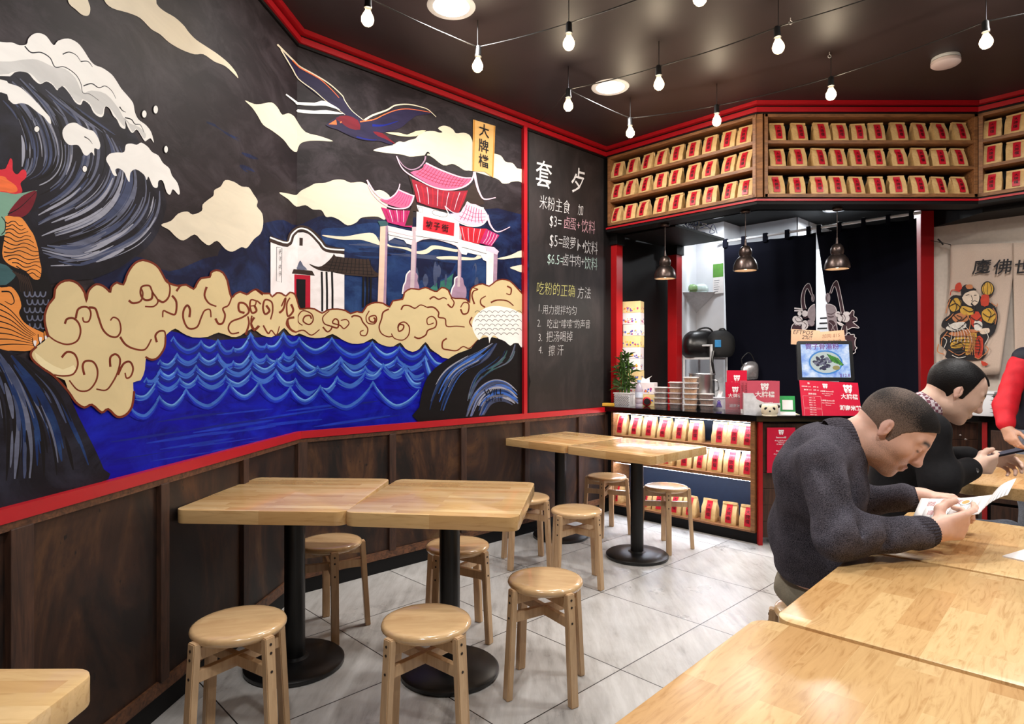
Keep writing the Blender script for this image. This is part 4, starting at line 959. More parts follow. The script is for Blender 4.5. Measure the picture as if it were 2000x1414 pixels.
for k, row in enumerate(([835, 937, 1043, 1128, 1217, 1301, 1404, 1505, 1597, 1695], [835, 933, 1031, 1121, 1211, 1303, 1403, 1503, 1597, 1687], [828, 928, 1030, 1117, 1207, 1301, 1399, 1499, 1593, 1690])):
    place_bags('up', C1, X, 0, z2p(row), UPZ[k], '%s straight overhead shelf' % ('top', 'middle', 'bottom')[k], GU, .055)
for k in range(3):
    place_bags('up', C2, V, RV, [1938, 1984], UPZ[k], '%s overhead shelf cut by the picture edge' % ('top', 'middle', 'bottom')[k], GU, .055)
z3p = lambda zs: [1180 + z * .2545 for z in zs]
LOZ = (.7035, .4875, .0985)
for k, row in enumerate(([135, 248, 355, 470, 590, 708, 893, 1010, 1113], [490, 625, 750, 860, 985, 1113], [105, 325, 430, 555, 665, 812, 965, 1108])):
    place_bags('low', C0, V, RV, z3p(row), LOZ[k], '%s lit shelf under the counter' % ('top', 'middle', 'bottom')[k], GL, .075)

# ------------------------------------------------------------------ overhead shelves (three units)
def overhead(label, o, d, x0, x1, rz, ends):
    t = thing('overhead_shelf', label, 'shelf', (o.x, o.y, 0), rz, 'overhead bag shelves')
    dp = .155
    m = MB(); m.box(((x0 + x1) / 2, dp / 2, 3.137), (x1 - x0, dp, .022), 0, None, .002); m.box(((x0 + x1) / 2, dp / 2, 2.553), (x1 - x0, dp, .026), 0, None, .002)
    for x in ends: m.box((x, dp / 2, 2.844), (.026, dp, .608), 0, None, .002)
    m.build('frame', M_shelf, t)
    for z in (2.945, 2.758): m = MB(); m.box(((x0 + x1) / 2, dp / 2 + .002, z), (x1 - x0 - .05, dp - .004, .025), 0, None, .002); m.build('shelf_board', M_shelf, t)
    m = MB(); m.box(((x0 + x1) / 2, dp + .006, 2.84), (x1 - x0, .008, .6)); m.build('back_panel', M_blackwood, t)
L1, L2, L3 = 1.368, 1.617, 1.5
kx = .155 * math.tan((pi / 2 + RV) / 2) if False else 0
overhead('wooden three-tier overhead shelf packed with bags, angled section next to the chalkboard', C0, V, .014, L1 - .004, RV, (.027, L1 - .02))
overhead('wooden three-tier overhead shelf packed with bags, long straight middle section', C1, X, .06, L2 - .001, 0, (.07, L2 - .016))
overhead('wooden three-tier overhead shelf packed with bags, section cut by the right picture edge', C2, V, .0, L3, RV, (.013, L3 - .013))
m = MB(); m.box((0, 0, 2.844), (.06, .03, .608), 0, None, .002)
o = m.build('corner_post', M_shelf, None); q = C1 + Vector((.02, .02)); o.location = (q.x, q.y, 0); o.rotation_euler = (0, 0, RV / 2); tag(o, kind='structure')

# ------------------------------------------------------------------ counter
m = MB(); CT = .947
run(m, [C0 + V * .0, C1, C2, C2 + V * 1.3], -.02, .462, CT - .042, CT)
top = m.build('countertop', flat('black_gloss_stone', (10, 10, 12), .08, 0, .1), None)
tag(top, 'long glossy black countertop crowded with food tubs, menus and a screen', 'countertop')
t = thing('display_cabinet', 'shelving unit with white light strips holding paper bags under the counter', 'cabinet', (C0.x, C0.y, 0), RV)
L0, LX, dp = .055, 1.352, .24
m = MB()
m.box((L0 + .011, dp / 2, .495), (.022, dp, .815), 0, None, .002); m.box((LX - .016, dp / 2, .495), (.032, dp, .815), 0, None, .002)
m.box(((L0 + LX) / 2, dp / 2, .092), (LX - L0, dp, .013)); m.box(((L0 + LX) / 2, dp / 2, .899), (LX - L0, dp, .01)); m.build('frame', M_shelf, t)
for z in (.69, .474): m = MB(); m.box(((L0 + LX) / 2, dp / 2, z), (LX - L0 - .054, dp - .004, .026), 0, None, .002); m.build('shelf_board', M_shelf, t)
m = MB(); m.box(((L0 + LX) / 2, dp + .006, .495), (LX - L0, .01, .81)); m.build('back_panel', flat('blue_black_panel', (34, 46, 66), .45, 0, .08), t)
m = MB(); m.box(((L0 + LX) / 2, .05, .043), (LX - L0, .03, .086)); m.build('kickboard', M_blackwood, t)
M_led = glow('cool_led', (226, 236, 255), LED_S)
for z in (.8935, .6765, .4605): m = MB(); m.box(((L0 + LX) / 2, .036, z - .002), (LX - L0 - .07, .03, .004)); m.build('light_strip', M_led, t)
# plain front of the straight counter section
t = thing('plank_counter', 'plank-clad front of the straight counter section behind the sweater man', 'counter', (C1.x, C1.y, 0), 0)
m = MB()
for i in range(7): m.box((.83, .03, .05 + .12 * i + .06), (1.6, .02, .118), 0, None, .003)
m.build('planks', M_dadowood, t)
m = MB(); m.box((.028, .012, .45), (.03, .03, .9)); m.build('red_batten', M_reddark, t)
m = MB(); m.box((.93, .25, .45), (1.34, .4, .88)); m.build('carcass', M_blackwood, t)
t = thing('counter_cabinet', 'dark cabinet with a red edge strip and brown drawer beside the standing person', 'cabinet', (C2.x, C2.y, 0), RV)
m = MB(); m.box((.6, .24, .45), (1.15, .40, .9)); m.build('carcass', M_blackwood, t)
m = MB(); m.box((.035, .02, .45), (.03, .03, .9)); m.build('red_batten', M_reddark, t)
for i in range(3): m = MB(); m.box((.36, .018, .18 + .27 * i), (.58, .02, .25), 0, None, .004); m.build('drawer', M_dadowood, t)
# ------------------------------------------------------------------ things on the ceiling
for (x, y), lab in zip(DOWNLIGHTS, ('round recessed ceiling downlight cut by the top picture edge', 'round recessed ceiling downlight among the strung bulbs above the far tables', 'added unseen ceiling downlight above the sweater man', 'added unseen ceiling downlight above the corner table', 'added unseen ceiling downlight above the big table', 'added unseen ceiling downlight above the man in black', 'added unseen ceiling downlight beyond the right tables')):
    t = thing('downlight', lab, 'ceiling light', (x, y, CEIL), 0, 'recessed ceiling downlights')
    m = MB(); m.lathe([(.096, -.004), (.126, -.006), (.13, -.001), (.126, .0)], None, 0, 40, False); m.build('trim_ring', M_white, t, 60)
    m = MB(); m.lathe([(0, -.0045), (.097, -.0045)], None, 0, 40, False); m.build('diffuser', glow('downlight_glow', (255, 250, 242), 6.0), t)
M_glass = clear('bulb_glass', (255, 242, 222), .86); M_fil = glow('filament', (255, 214, 150), BULB_S)
M_core = glow('bulb_core', (255, 246, 230), BULB_S)
def bulb_thing(label):
    t = thing('festoon_bulb', label, 'light bulb', (0, 0, 0), 0, 'bare bulbs strung below the ceiling')
    m = MB(); m.lathe([(0, .105), (.012, .105), (.016, .098), (.017, .06), (.019, .056), (.019, .046), (.0, .046)], None, 0, 16); m.build('socket', M_cord, t, 40)
    m = MB(); m.lathe([(.011, .046), (.013, .036), (.02, .022), (.029, .004), (.031, -.008), (.028, -.022), (.019, -.034), (.008, -.039), (0, -.04)], None, 0, 20, False); m.build('glass', M_glass, t, 180)
    m = MB(); m.lathe([(0, .03), (.008, .026), (.018, .006), (.022, -.008), (.018, -.022), (.008, -.03), (0, -.032)], None, 0, 12, False); m.build('filament', M_core, t, 180)
    return t
BZ = 2.99
BULBS = [((718, 35), 'bare bulb nearest the mural at the top edge'), ((933, 127), 'bare bulb above the wooden name plaque of the mural'), ((1111, 83), 'bare bulb between the two round downlights, upper one'), ((1110, 205), 'bare bulb directly above the chalkboard edge'),
         ((1231, 258), 'bare bulb in front of the red cornice corner'), ((1287, 163), 'bare bulb just beside the round downlight'), ((1400, 235), 'bare bulb in front of the angled overhead shelf'), ((1520, 90), 'bare bulb beside the upper small ceiling hook'),
         ((1623, 183), 'bare bulb in front of the middle overhead shelf'), ((1926, 80), 'bare bulb beside the smoke alarm'), ((1367, -6), 'bare bulb cut off by the top picture edge')]
bp = None; BW = []
for (px, py), lab in BULBS:
    q = at_z(px, py, BZ); BW.append(q)
    if bp is None: bp = bulb_thing(lab); o = bp
    else: o = dup(bp, (0, 0, 0), 0, lab)
    o.location = q; o.rotation_euler = (R.uniform(-.06, .06), R.uniform(-.06, .06), 0)
def cable(label, ids, ends):
    pts = [BW[i] + Vector((0, 0, .1)) if isinstance(i, int) else Vector(i) for i in ids]
    m = MB()
    for a, b in zip(pts, pts[1:]):
        L = (b - a).length; m.tube([a + (b - a) * t + Vector((0, 0, -.05 * L * t * (1 - t))) for t in (0, .2, .4, .6, .8, 1)], .0032, 0, 6)
    for i, p in zip(ids, pts):
        if isinstance(i, int): m.cyl(p, (p.x, p.y, CEIL), .0022, None, 0, 6)
    tag(m.build('festoon_cable', M_cord, None, 60), label, 'cable', 'cables carrying the bulbs')
cable('thin black cable carrying the bulbs closest to the mural', [(-1.3, 2.3, 3.2), 0, 1, 2, 10, (1.5, 1.2, 3.2)], 0)
cable('thin black cable carrying the bulbs in the middle of the ceiling', [(.2, 4.9, 3.2), 3, 5, 7, (2.6, 2.5, 3.2)], 0)
cable('thin black cable carrying the bulbs along the overhead shelves', [3, 4, 6, 8, 9, (3.9, 2.6, 3.2)], 0)
for (px, py), lab in (((1544, 42), 'small white screw hook in the dark ceiling beside the bulb cable, upper one'), ((1620, 108), 'small white screw hook in the dark ceiling between two bulbs, lower one')):
    q = at_z(px, py, CEIL - .02); m = MB()
    m.tube([(0, 0, .02), (0, 0, .006), (.008, 0, 0), (.009, 0, -.01), (0, 0, -.016), (-.009, 0, -.01), (-.007, 0, -.002)], .002, 0, 6, 3)
    o = m.build('ceiling_hook', M_white, None, 60); o.location = q; tag(o, lab, 'hook', 'ceiling hooks')
q = at_z(1847, 112, CEIL); t = thing('smoke_alarm', 'round white smoke alarm on the dark ceiling', 'smoke alarm', q)
m = MB(); m.lathe([(.075, 0), (.078, -.012), (.078, -.018)], None, 0, 36); m.build('mount', M_white, t, 50)
m = MB(); m.lathe([(.068, -.018), (.068, -.022), (.08, -.024), (.08, -.042), (.07, -.05), (.02, -.053), (0, -.053)], None, 0, 36); m.build('casing', flat('warm_white_plastic', (222, 206, 206), .45, 0, .03), t, 50)
# pendant lamps under the bulkhead
M_bronze = flat('aged_bronze', (84, 72, 68), .32, .85, .3, 60)
M_inner = flat('lamp_inner', (206, 186, 166), .5)
pp = None
for i, ((px, py, d), lab) in enumerate((((1299, 519, 5.22), 'bronze bell pendant lamp hanging near the red corner post'), ((1456, 507, 4.76), 'bronze bell pendant lamp hanging in front of the closed half of the navy curtain'), ((1635, 507, 4.68), 'bronze bell pendant lamp hanging beside the gap in the navy curtain'))):
    q = at_d(px, py, d)
    q.z = 2.03
    if pp is None:
        t = pp = thing('pendant_lamp', lab, 'pendant lamp', q, 0, 'bronze pendant lamps')
        m = MB(); m.lathe([(.08, .0), (.089, .004), (.09, .012), (.086, .04), (.074, .075), (.054, .1), (.042, .108), (.043, .116), (.047, .125), (.046, .15), (.036, .175), (.022, .187), (.0, .19)], None, 0, 36, False)
        m.lathe([(.087, .004), (.083, .04), (.071, .073), (.05, .098), (0, .105)], None, 1, 36, False)
        m.build('shade', [M_bronze, M_inner], t, 50)
        m = MB(); m.cyl((0, 0, .186), (0, 0, .235), .01, .006, 0, 12); m.cyl((0, 0, .2), (0, 0, 2.475 - 2.03), .0028, None, 0, 8); m.build('cord', M_bronze, t, 50)
        m = MB(); m.lathe([(0, .437), (.03, .437), (.036, .445), (.034, .46), (0, .46)], None, 0, 24); m.build('canopy', M_bronze, t, 40)
        m = MB(); m.lathe([(0, .008), (.012, .011), (.024, .026), (.026, .038), (.02, .055), (.012, .07), (0, .09)], None, 0, 16, False); m.build('bulb', glow('pendant_bulb', (255, 226, 190), 9.0), t, 180)
    else:
        t = dup(pp, q, 0, lab)
    lamp('pendant_light', (q.x, q.y, q.z - .02), PEND_W, .12, (1, .9, .78))
# ------------------------------------------------------------------ posts and kitchen fittings
def post(name, q, rz, z0, z1, s=.095, cap=None):
    m = MB(); m.box((0, 0, (z0 + z1) / 2), (s, s, z1 - z0), 0, None, .002)
    if cap: m.box((0, 0, (cap[0] + cap[1]) / 2), (s + .03, s + .03, cap[1] - cap[0]), 1, None, .004)
    o = struct(name, m, [M_reddark, M_blackwood]); o.location = (q.x, q.y, 0); o.rotation_euler = (0, 0, rz)
post('pillar_1', on_line(1202, C0 + U * .155, V), RV, CT, 2.40, .092, (2.39, 2.5))
post('pillar_2', on_line(1318, C0 + U * 1.0, V), RV, 0, 2.40, .10, (2.39, 2.78))
post('pillar_3', Vector((3.415, 5.21)), 0, 0, 2.6, .108)
q = on_wall(1243, 462, WC, U); n2 = NB_
m = MB(); m.lathe([(0, .0), (.032, .0), (.036, .012), (.034, .03), (.026, .04)], None, 0, 24, False); m.lathe([(.026, .04), (.02, .046), (.017, .04), (0, .038)], None, 1, 24, False); m.lathe([(0, .05), (.009, .046), (.012, .038)], None, 2, 16, False)
o = m.build('security_camera', [M_cord, M_paperwhite, M_ink], None, 50); o.matrix_world = frame(q + Vector((n2.x, n2.y, 0)) * .002, (U.x, U.y, 0), (-n2.y * .3, n2.x * .3, .95), (n2.x * .95, n2.y * .95, -.3))
tag(o, 'small round security camera with white ring on the black wall under the bulkhead', 'security camera')
# loft plate with wiring
m = MB(); P = lambda u, v: C0 + U * u + V * v
m.prism([tuple(P(.2, .0)), tuple(P(1.05, .0)), tuple(P(1.05, .574)), tuple(P(.2, .574))], 2.48, 2.5)
o = m.build('loft_shelf', M_blackwood); tag(o, 'black loft plate above the service gap carrying loose wiring', 'shelf')
m = MB(); r = random.Random(3)
for k in range(9):
    a = P(.62 + r.uniform(0, .3), .3 + r.uniform(0, .24)); m.tube([(a.x + r.uniform(-.08, .08), a.y + r.uniform(-.08, .08), 2.505 + .012 + r.uniform(0, .13)) for _ in range(5)], .003, k % 2, 6, 4)
o = m.build('loose_wires', [M_paperwhite, flat('blue_wire', (60, 70, 160), .4)], None, 60); tag(o, 'tangle of white and blue wires on the loft plate', 'wires')
kd = lambda: None
KL = lamp('kitchen_lamp', (3.05, 5.92, 2.74), KITCHEN_W, .18, (.93, .97, 1))
t = thing('downlight', 'round kitchen downlight glowing just under the bulkhead edge', 'ceiling light', (3.05, 5.92, 2.78), 0, 'recessed kitchen downlights')
m = MB(); m.lathe([(.08, -.005), (.105, -.006), (.108, 0)], None, 0, 32, False); m.build('trim_ring', M_white, t, 60)
m = MB(); m.lathe([(0, -.004), (.08, -.004)], None, 0, 32, False); m.build('diffuser', glow('kitchen_glow', (236, 244, 255), 7.0), t)
q = k1 - V * .05 - U * .55
lamp('kitchen_lamp', (q.x + .25, q.y + .1, 2.74), KITCHEN_W * .28, .2, (.92, .96, 1))
t2 = dup(t, (q.x + .25, q.y + .1, 2.78), 0, 'round kitchen downlight over the white wall with the green poster')
# curtain rod and navy curtains in the doorway plane
def dp(px, z, out=0.0):
    p = on_line(px, KD - U * out, V); return Vector((p.x, p.y, z))
m = MB(); m.cyl(dp(1400, 2.565, .03), dp(1799, 2.565, .03), .0125, None, 0, 16); tag(m.build('curtain_rod', M_white, None, 60), 'thin white rod the navy curtains hang from', 'curtain rod')
M_navy = flat('navy_cotton', (11, 12, 24), .9, 0, .15, 200, .1)
def curtain(label, x0t, x1t, x0b, x1b, tabs, seed):
    t = thing('curtain', label, 'curtain', (0, 0, 0), 0, 'navy door curtains')
    m = MB(); NX, NZ = 60, 14; vs = []; r = random.Random(seed); ph = [r.uniform(0, 6) for _ in range(4)]
    for j in range(NZ + 1):
        f = j / NZ; z = 2.525 - (2.525 - .75) * f
        for i in range(NX + 1):
            g = i / NX; px = (x0t + (x1t - x0t) * g) * (1 - f) + (x0b + (x1b - x0b) * g) * f
            w_ = .010 * math.sin(g * 13 + ph[0] + f) + .006 * math.sin(g * 29 + ph[1] - f * 2) + .004 * math.sin(g * 7 + ph[2])
            vs.append(dp(px, z - .008 * abs(math.sin(g * pi * (len(tabs) - 1))) * (1 - f), .03 + w_ * (.3 + .7 * f)))
    fs = [(j * (NX + 1) + i, j * (NX + 1) + i + 1, (j + 1) * (NX + 1) + i + 1, (j + 1) * (NX + 1) + i) for j in range(NZ) for i in range(NX)]
    m.mesh(vs, fs); o = m.build('cloth', M_navy, t, 180, fix=False)
    s = o.modifiers.new('thickness', 'SOLIDIFY'); s.thickness = .003
    for x in tabs:
        m = MB(); a, b = dp(x - 4.5, 0, 0), dp(x + 4.5, 0, 0); w_ = (b - a).length
        m.box((0, 0, 0), (w_, .032, .09), 0, None, .006); o = m.build('tab_loop', M_navy, t); c = dp(x, 2.545, .03); o.location = c; o.rotation_euler = (0, 0, RV)
    return t
cl = curtain('closed half of the navy curtain, hanging left of the light gap', 1414, 1594, 1424, 1594, (1417, 1453, 1495, 1538, 1580), 1)
cr = curtain('drawn half of the navy curtain, its edge slanting away from the light gap', 1595, 1790, 1652, 1795, (1600, 1640, 1687, 1735, 1780), 2)
# line emblem printed across both curtains
ART = {'w': 0, 'p': 1, 'g': 2}
def art(items, parent, name):
    m = MB(); k = 0
    for kind, col, pts, wd in items:
        k += 1; o = .052 + k * .0003
        pp_ = [(1530 + x / 8.835, 540 + y / 8.835) for x, y in pts]
        def w3(x, y): q = on_line(x, KD - U * o, V); return Vector((q.x, q.y, EYE + (CY - y) / FPX * q.y))
        if kind == 'f': m.poly([w3(x, y) for x, y in catmull(pp_, 3, True)], ART[col])
        else:
            p = catmull(pp_, 4); L = len(p); a, b = [], []
            for i, (x, y) in enumerate(p):
                x0, y0 = p[max(i - 1, 0)]; x1, y1 = p[min(i + 1, L - 1)]; dx, dy = x1 - x0, y1 - y0; q = math.hypot(dx, dy) or 1
                a.append((x - dy / q * wd / 2, y + dx / q * wd / 2)); b.append((x + dy / q * wd / 2, y - dx / q * wd / 2))
            for i in range(L - 1): m.face([w3(*a[i]), w3(*a[i + 1]), w3(*b[i + 1]), w3(*b[i])], ART[col])
    m.build(name, [flat('print_white', (224, 218, 222), .7), flat('print_plum', (62, 34, 46), .7), flat('print_grey', (160, 148, 156), .7)], parent, fix=False)
petal = lambda cx, cy, a, b, n=10, t=0: [(cx + a * math.cos(2 * pi * k / n) * math.cos(t) - b * math.sin(2 * pi * k / n) * math.sin(t), cy + a * math.cos(2 * pi * k / n) * math.sin(t) + b * math.sin(2 * pi * k / n) * math.cos(t)) for k in range(n)]
art([('f', 'p', [(320, 560), (310, 420), (330, 280), (390, 160), (450, 140), (500, 310), (480, 320), (410, 200), (370, 330), (375, 450), (395, 550)], 0), ('s', 'w', [(320, 560), (305, 420), (325, 270), (385, 150), (455, 130), (505, 310)], 1.2), ('s', 'w', [(395, 555), (368, 450), (366, 330), (410, 205), (480, 325)], 1.2),
     ('f', 'g', [(410, 640), (440, 560), (500, 500), (545, 490), (545, 760), (470, 740), (425, 700)], 0), ('s', 'w', [(410, 650), (440, 560), (500, 495), (545, 480)], 1.4), ('f', 'g', petal(510, 370, 30, 70), 0), ('s', 'p', [(500, 320), (520, 370), (505, 430)], .8),
     ('s', 'w', [(190, 545), (330, 565)], 2.6), ('s', 'w', [(190, 590), (340, 590)], 2.6), ('f', 'w', petal(280, 640, 35, 40), 0), ('f', 'w', petal(215, 740, 58, 60), 0), ('f', 'w', petal(270, 740, 60, 55), 0), ('f', 'w', petal(255, 800, 70, 55), 0), ('f', 'w', petal(370, 640, 50, 55), 0), ('f', 'g', petal(470, 800, 70, 60), 0),
     ('s', 'p', [(200, 720), (240, 780), (330, 770)], 1.2), ('s', 'p', [(230, 690), (290, 720), (330, 780)], 1), ('s', 'p', [(180, 800), (250, 840), (330, 820)], 1), ('f', 'p', [(150, 900), (160, 850), (200, 840), (310, 860), (310, 930), (150, 930)], 0), ('s', 'w', [(135, 930), (150, 850), (190, 810)], 1.4), ('f', 'w', [(330, 780), (400, 760), (430, 860), (380, 920), (320, 910)], 0), ('s', 'p', [(350, 790), (400, 840), (370, 900)], 1.2), ('s', 'p', [(430, 820), (480, 860), (540, 840)], 1.2), ('s', 'p', [(340, 700), (380, 720), (420, 700)], 2)], cl, 'emblem')
art([('f', 'p', [(800, 290), (880, 110), (945, 120), (1050, 630), (1000, 640), (900, 185), (830, 290)], 0), ('s', 'w', [(800, 290), (830, 190), (880, 98), (948, 115), (1055, 630)], 1.2), ('s', 'w', [(830, 290), (900, 180), (1000, 640)], 1.2), ('f', 'g', petal(765, 370, 45, 85), 0), ('s', 'p', [(770, 310), (745, 370), (765, 450)], 1),
     ('f', 'g', [(730, 490), (800, 485), (880, 520), (920, 600), (920, 700), (930, 850), (935, 970), (790, 970), (745, 650)], 0), ('s', 'w', [(725, 480), (800, 478), (890, 520), (920, 600)], 1.4), ('s', 'p', [(760, 640), (830, 650), (890, 620)], 1.4), ('f', 'p', [(780, 770), (850, 760), (900, 820), (920, 960), (800, 960)], 0), ('s', 'g', [(790, 790), (850, 850), (830, 930)], 1.4), ('s', 'g', [(900, 830), (860, 880), (900, 950)], 1.4), ('s', 'p', [(770, 690), (820, 700), (870, 690)], 2),
     ('f', 'p', [(1130, 640), (1180, 590), (1210, 590), (1220, 660), (1180, 690), (1260, 710), (1270, 770), (1180, 750), (1310, 880), (1180, 870), (1110, 910), (1070, 830)], 0), ('s', 'w', [(1150, 640), (1185, 585), (1220, 600), (1215, 680), (1265, 715), (1265, 770), (1200, 790), (1310, 885), (1190, 880), (1110, 915), (1080, 850)], 1.3),
     ('f', 'w', petal(940, 650, 45, 50), 0), ('f', 'w', petal(985, 720, 50, 60), 0), ('f', 'w', petal(1070, 720, 75, 70), 0), ('f', 'w', petal(1090, 640, 60, 35), 0), ('f', 'w', [(920, 780), (1000, 800), (1060, 850), (980, 850)], 0), ('s', 'p', [(1000, 670), (1030, 720), (1000, 780)], 1.2), ('s', 'p', [(1040, 660), (1070, 720), (1040, 790)], 1.2), ('s', 'p', [(920, 640), (980, 650), (1000, 690)], 1),
     ('f', 'p', [(1020, 850), (1090, 860), (1075, 1000), (1230, 1020), (1250, 1180), (1200, 1290), (1110, 1290), (1000, 1010)], 0), ('s', 'w', [(1020, 850), (990, 990), (1090, 1010), (1090, 860)], 1.2), ('s', 'w', [(1075, 1000), (1135, 970), (1160, 1000), (1220, 1000), (1225, 1040), (1255, 1060), (1235, 1120), (1240, 1200), (1270, 1230), (1240, 1270), (1240, 1310), (1170, 1340), (1115, 1300)], 1.4), ('f', 'w', [(1030, 1080), (1100, 1110), (1040, 1140)], 0)], cr, 'emblem')
# sheet seen through the gap
m = MB(); c = dp(1608, 1.60, -.74); m.box((0, 0, 0), (.14, .003, .48), 0); 
for k in range(8): m.box((R.uniform(-.01, .01), -.0022, .19 - k * .052), (R.uniform(.06, .11), .001, .014), 1)
o = m.build('notice_sheet', [M_paperwhite, M_ink]); o.location = c; o.rotation_euler = (0, 0, RV); tag(o, 'white notice sheet seen through the gap between the navy curtains', 'notice')
m = MB(); a, b = dp(1540, 0, -.75), dp(1720, 0, -.75); m.face([(*a.xy, 0), (*b.xy, 0), (*b.xy, 2.5), (*a.xy, 2.5)]); struct('door_1', m, flat('pale_door', (226, 234, 242), .5))
# green poster, corner rack, wall things
def wall_card(name, label, cat, x0, x1, y0, y1, o, d, mats, fn=None, lift=.004):
    a, b = on_wall(x0, y1, o, d), on_wall(x1, y1, o, d); n = left_n(Vector(o), Vector(o) + d) * -1
    w_ = (b.xy - a.xy).length; h_ = (y1 - y0) / FPX * (a.y + b.y) / 2
    m = MB(); m.box((w_ / 2, -lift / 2, h_ / 2), (w_, lift, h_), 0)
    if fn: fn(m, w_, h_, -lift - .0006)
    ob = m.build(name, mats, None, fix=False); ob.location = a; ob.rotation_euler = (0, 0, math.atan2(d.y, d.x)); return tag(ob, label, cat)
XZ = lambda x, y, z: frame((x, y, z), (1, 0, 0), (0, 0, 1), (0, -1, 0))
def f_(m, w_, h_, y):
    m.face([(0, y, h_ * .55), (w_, y, h_ * .55), (w_, y, h_), (0, y, h_)], 1)
    for k in range(6): m.face([(w_ * .1, y, h_ * (.06 + k * .075)), (w_ * (.5 + .07 * (k % 3)), y, h_ * (.06 + k * .075)), (w_ * (.5 + .07 * (k % 3)), y, h_ * (.075 + k * .075)), (w_ * .1, y, h_ * (.075 + k * .075))], 2)
wall_card('poster', 'green and white poster pinned at the edge of the white kitchen wall', 'poster', 1393, 1413, 516, 574, KD - U * .004, V, [M_paperwhite, flat('poster_green', (92, 150, 62), .5), flat('grey_print', (120, 124, 128), .6)], f_)
A_, B_ = on_wall(1333, 569, WC, U), on_wall(1400, 572, KD, V); kz = Vector((K0.x, K0.y, 0)); 
cz = (A_.z + B_.z) / 2
m = MB(); vs = [(A_.x, A_.y, cz), (B_.x, B_.y, cz), (kz.x, kz.y, cz), (kz.x, kz.y, cz - .2)]; m.mesh(vs, [(0, 1, 2), (0, 3, 1), (0, 2, 3), (1, 3, 2)])
tag(m.build('corner_shelf', flat('white_metal', (206, 208, 212), .4)), 'white triangular corner shelf in the kitchen corner with plastic bags on top', 'shelf')
def blob(name, label, cat, loc, sc, mat, seed=1, amp=.18, sub=3, group=None, flatb=True):
    t_ = bmesh.new(); bmesh.ops.create_icosphere(t_, subdivisions=sub, radius=1.0); r = random.Random(seed)
    ks = [(Vector((r.uniform(-1, 1), r.uniform(-1, 1), r.uniform(-1, 1))).normalized() * r.uniform(2, 6), r.uniform(0, 6)) for _ in range(7)]
    for v in t_.verts:
        d = sum(math.sin(v.co.dot(k_) + p_) for k_, p_ in ks) / 7
        v.co *= 1 + amp * d
        v.co = Vector([math.copysign(abs(a) ** .72, a) for a in v.co]) * (1 - .25 * max(0, v.co.z) * abs(v.co.y))
        if flatb and v.co.z < -.75: v.co.z = -.75
    m = MB(); m.merge(t_, Matrix.Diagonal((*sc, 1)) @ T(0, 0, .75 if flatb else 0)); o = m.build(name, mat, None, 60); o.location = loc
    return tag(o, label, cat, group) if label else o
mid = (Vector(vs[0]) + Vector(vs[1]) + Vector(vs[2])) / 3
blob('plastic_bag', 'crumpled clear plastic bag on the corner shelf, over the upright wall edge', 'plastic bag', mid + Vector((.02, -.02, .002)), (.075, .05, .05), flat('cloudy_plastic', (190, 208, 204), .2), 4, .5)
blob('plastic_bag', 'small greenish plastic bag on the corner shelf, beside the crumpled clear one', 'plastic bag', mid + Vector((-.085, -.075, .002)), (.045, .04, .045), flat('green_plastic', (140, 176, 120), .25), 6, .5)
# steel rack with bags
r0 = on_line(1335, C0 + U * 1.12, V); r1 = on_line(1389, C0 + U * 1.12, V); r2 = r1 + U * .30; dU = r2 - r1; r3 = r0 + dU
t = thing('steel_rack', 'white steel rack behind the counter loaded with black bags', 'rack', (0, 0, 0))
for q in (r0, r1, r2, r3): m = MB(); m.box((q.x, q.y, .755), (.022, .022, 1.51)); m.build('upright', flat('white_metal', (206, 208, 212), .4), t)
for z in (1.385, .75):
    m = MB(); m.prism([tuple(r0), tuple(r1), tuple(r2), tuple(r3)], z - .02, z); m.build('rack_shelf', flat('white_metal', (206, 208, 212), .4), t)
m = MB()
for a, b in ((r0, r1), (r1, r2), (r3, r0)): m.cyl((*a, 1.5), (*b, 1.5), .01)
m.build('guard_rail', flat('white_metal', (206, 208, 212), .4), t, 60)
M_leather = flat('black_leather', (20, 18, 20), .32, 0, .2, 60, .5, 0, .2)
rc = (r0 + r1) / 2 + dU * .35
o = blob('handbag', 'slouchy black leather handbag on the white steel rack', 'handbag', (rc.x - .03, rc.y, 1.386), (.17, .12, .155), M_leather, 9, .25)
m = MB(); m.tube([(-.06, 0, .22), (.0, 0, .28), (.08, -.02, .29), (.13, -.02, .24), (.12, -.02, .17)], .009, 0, 8, 4); m.build('handle', M_leather, o, 60)
rc2 = (r1 + r2) / 2 + V * .03 - U * .02
o = blob('backpack', 'black backpack with a blue patch next to the leather handbag', 'backpack', (rc2.x, rc2.y, 1.386), (.13, .11, .15), flat('black_nylon', (14, 14, 16), .7), 12, .22)
m = MB(); m.box((-.06, -.1, .13), (.06, .012, .07), 0, None, .004); m.build('patch', flat('blue_patch', (40, 130, 190), .5), o)
m = MB(); m.tube([(-.03, -.02, .21), (-.02, -.03, .27), (.03, -.03, .27), (.04, -.02, .21)], .007, 0, 8, 4); m.build('handle', M_leather, o, 60)
m = MB(); m.tube([(-.1, -.1, .06), (-.12, -.12, -.05), (-.1, -.12, -.17)], .012, 0, 8, 4); m.build('strap', M_leather, o, 60)
q = on_line(1460, r2 - V * .02, V)
o = blob('shoulder_bag', 'crinkled silver shoulder bag hanging at the curtain side of the rack', 'bag', (q.x, q.y - .04, 1.17), (.085, .05, .1), flat('silver_foil', (176, 172, 174), .25, .7, .2, 40), 15, .3)
m = MB(); m.tube([(-.06, 0, .13), (-.07, 0, .2), (0, 0, .26), (.05, 0, .18), (.05, 0, .12)], .005, 0, 8, 4); m.build('strap', M_cord, o, 60)

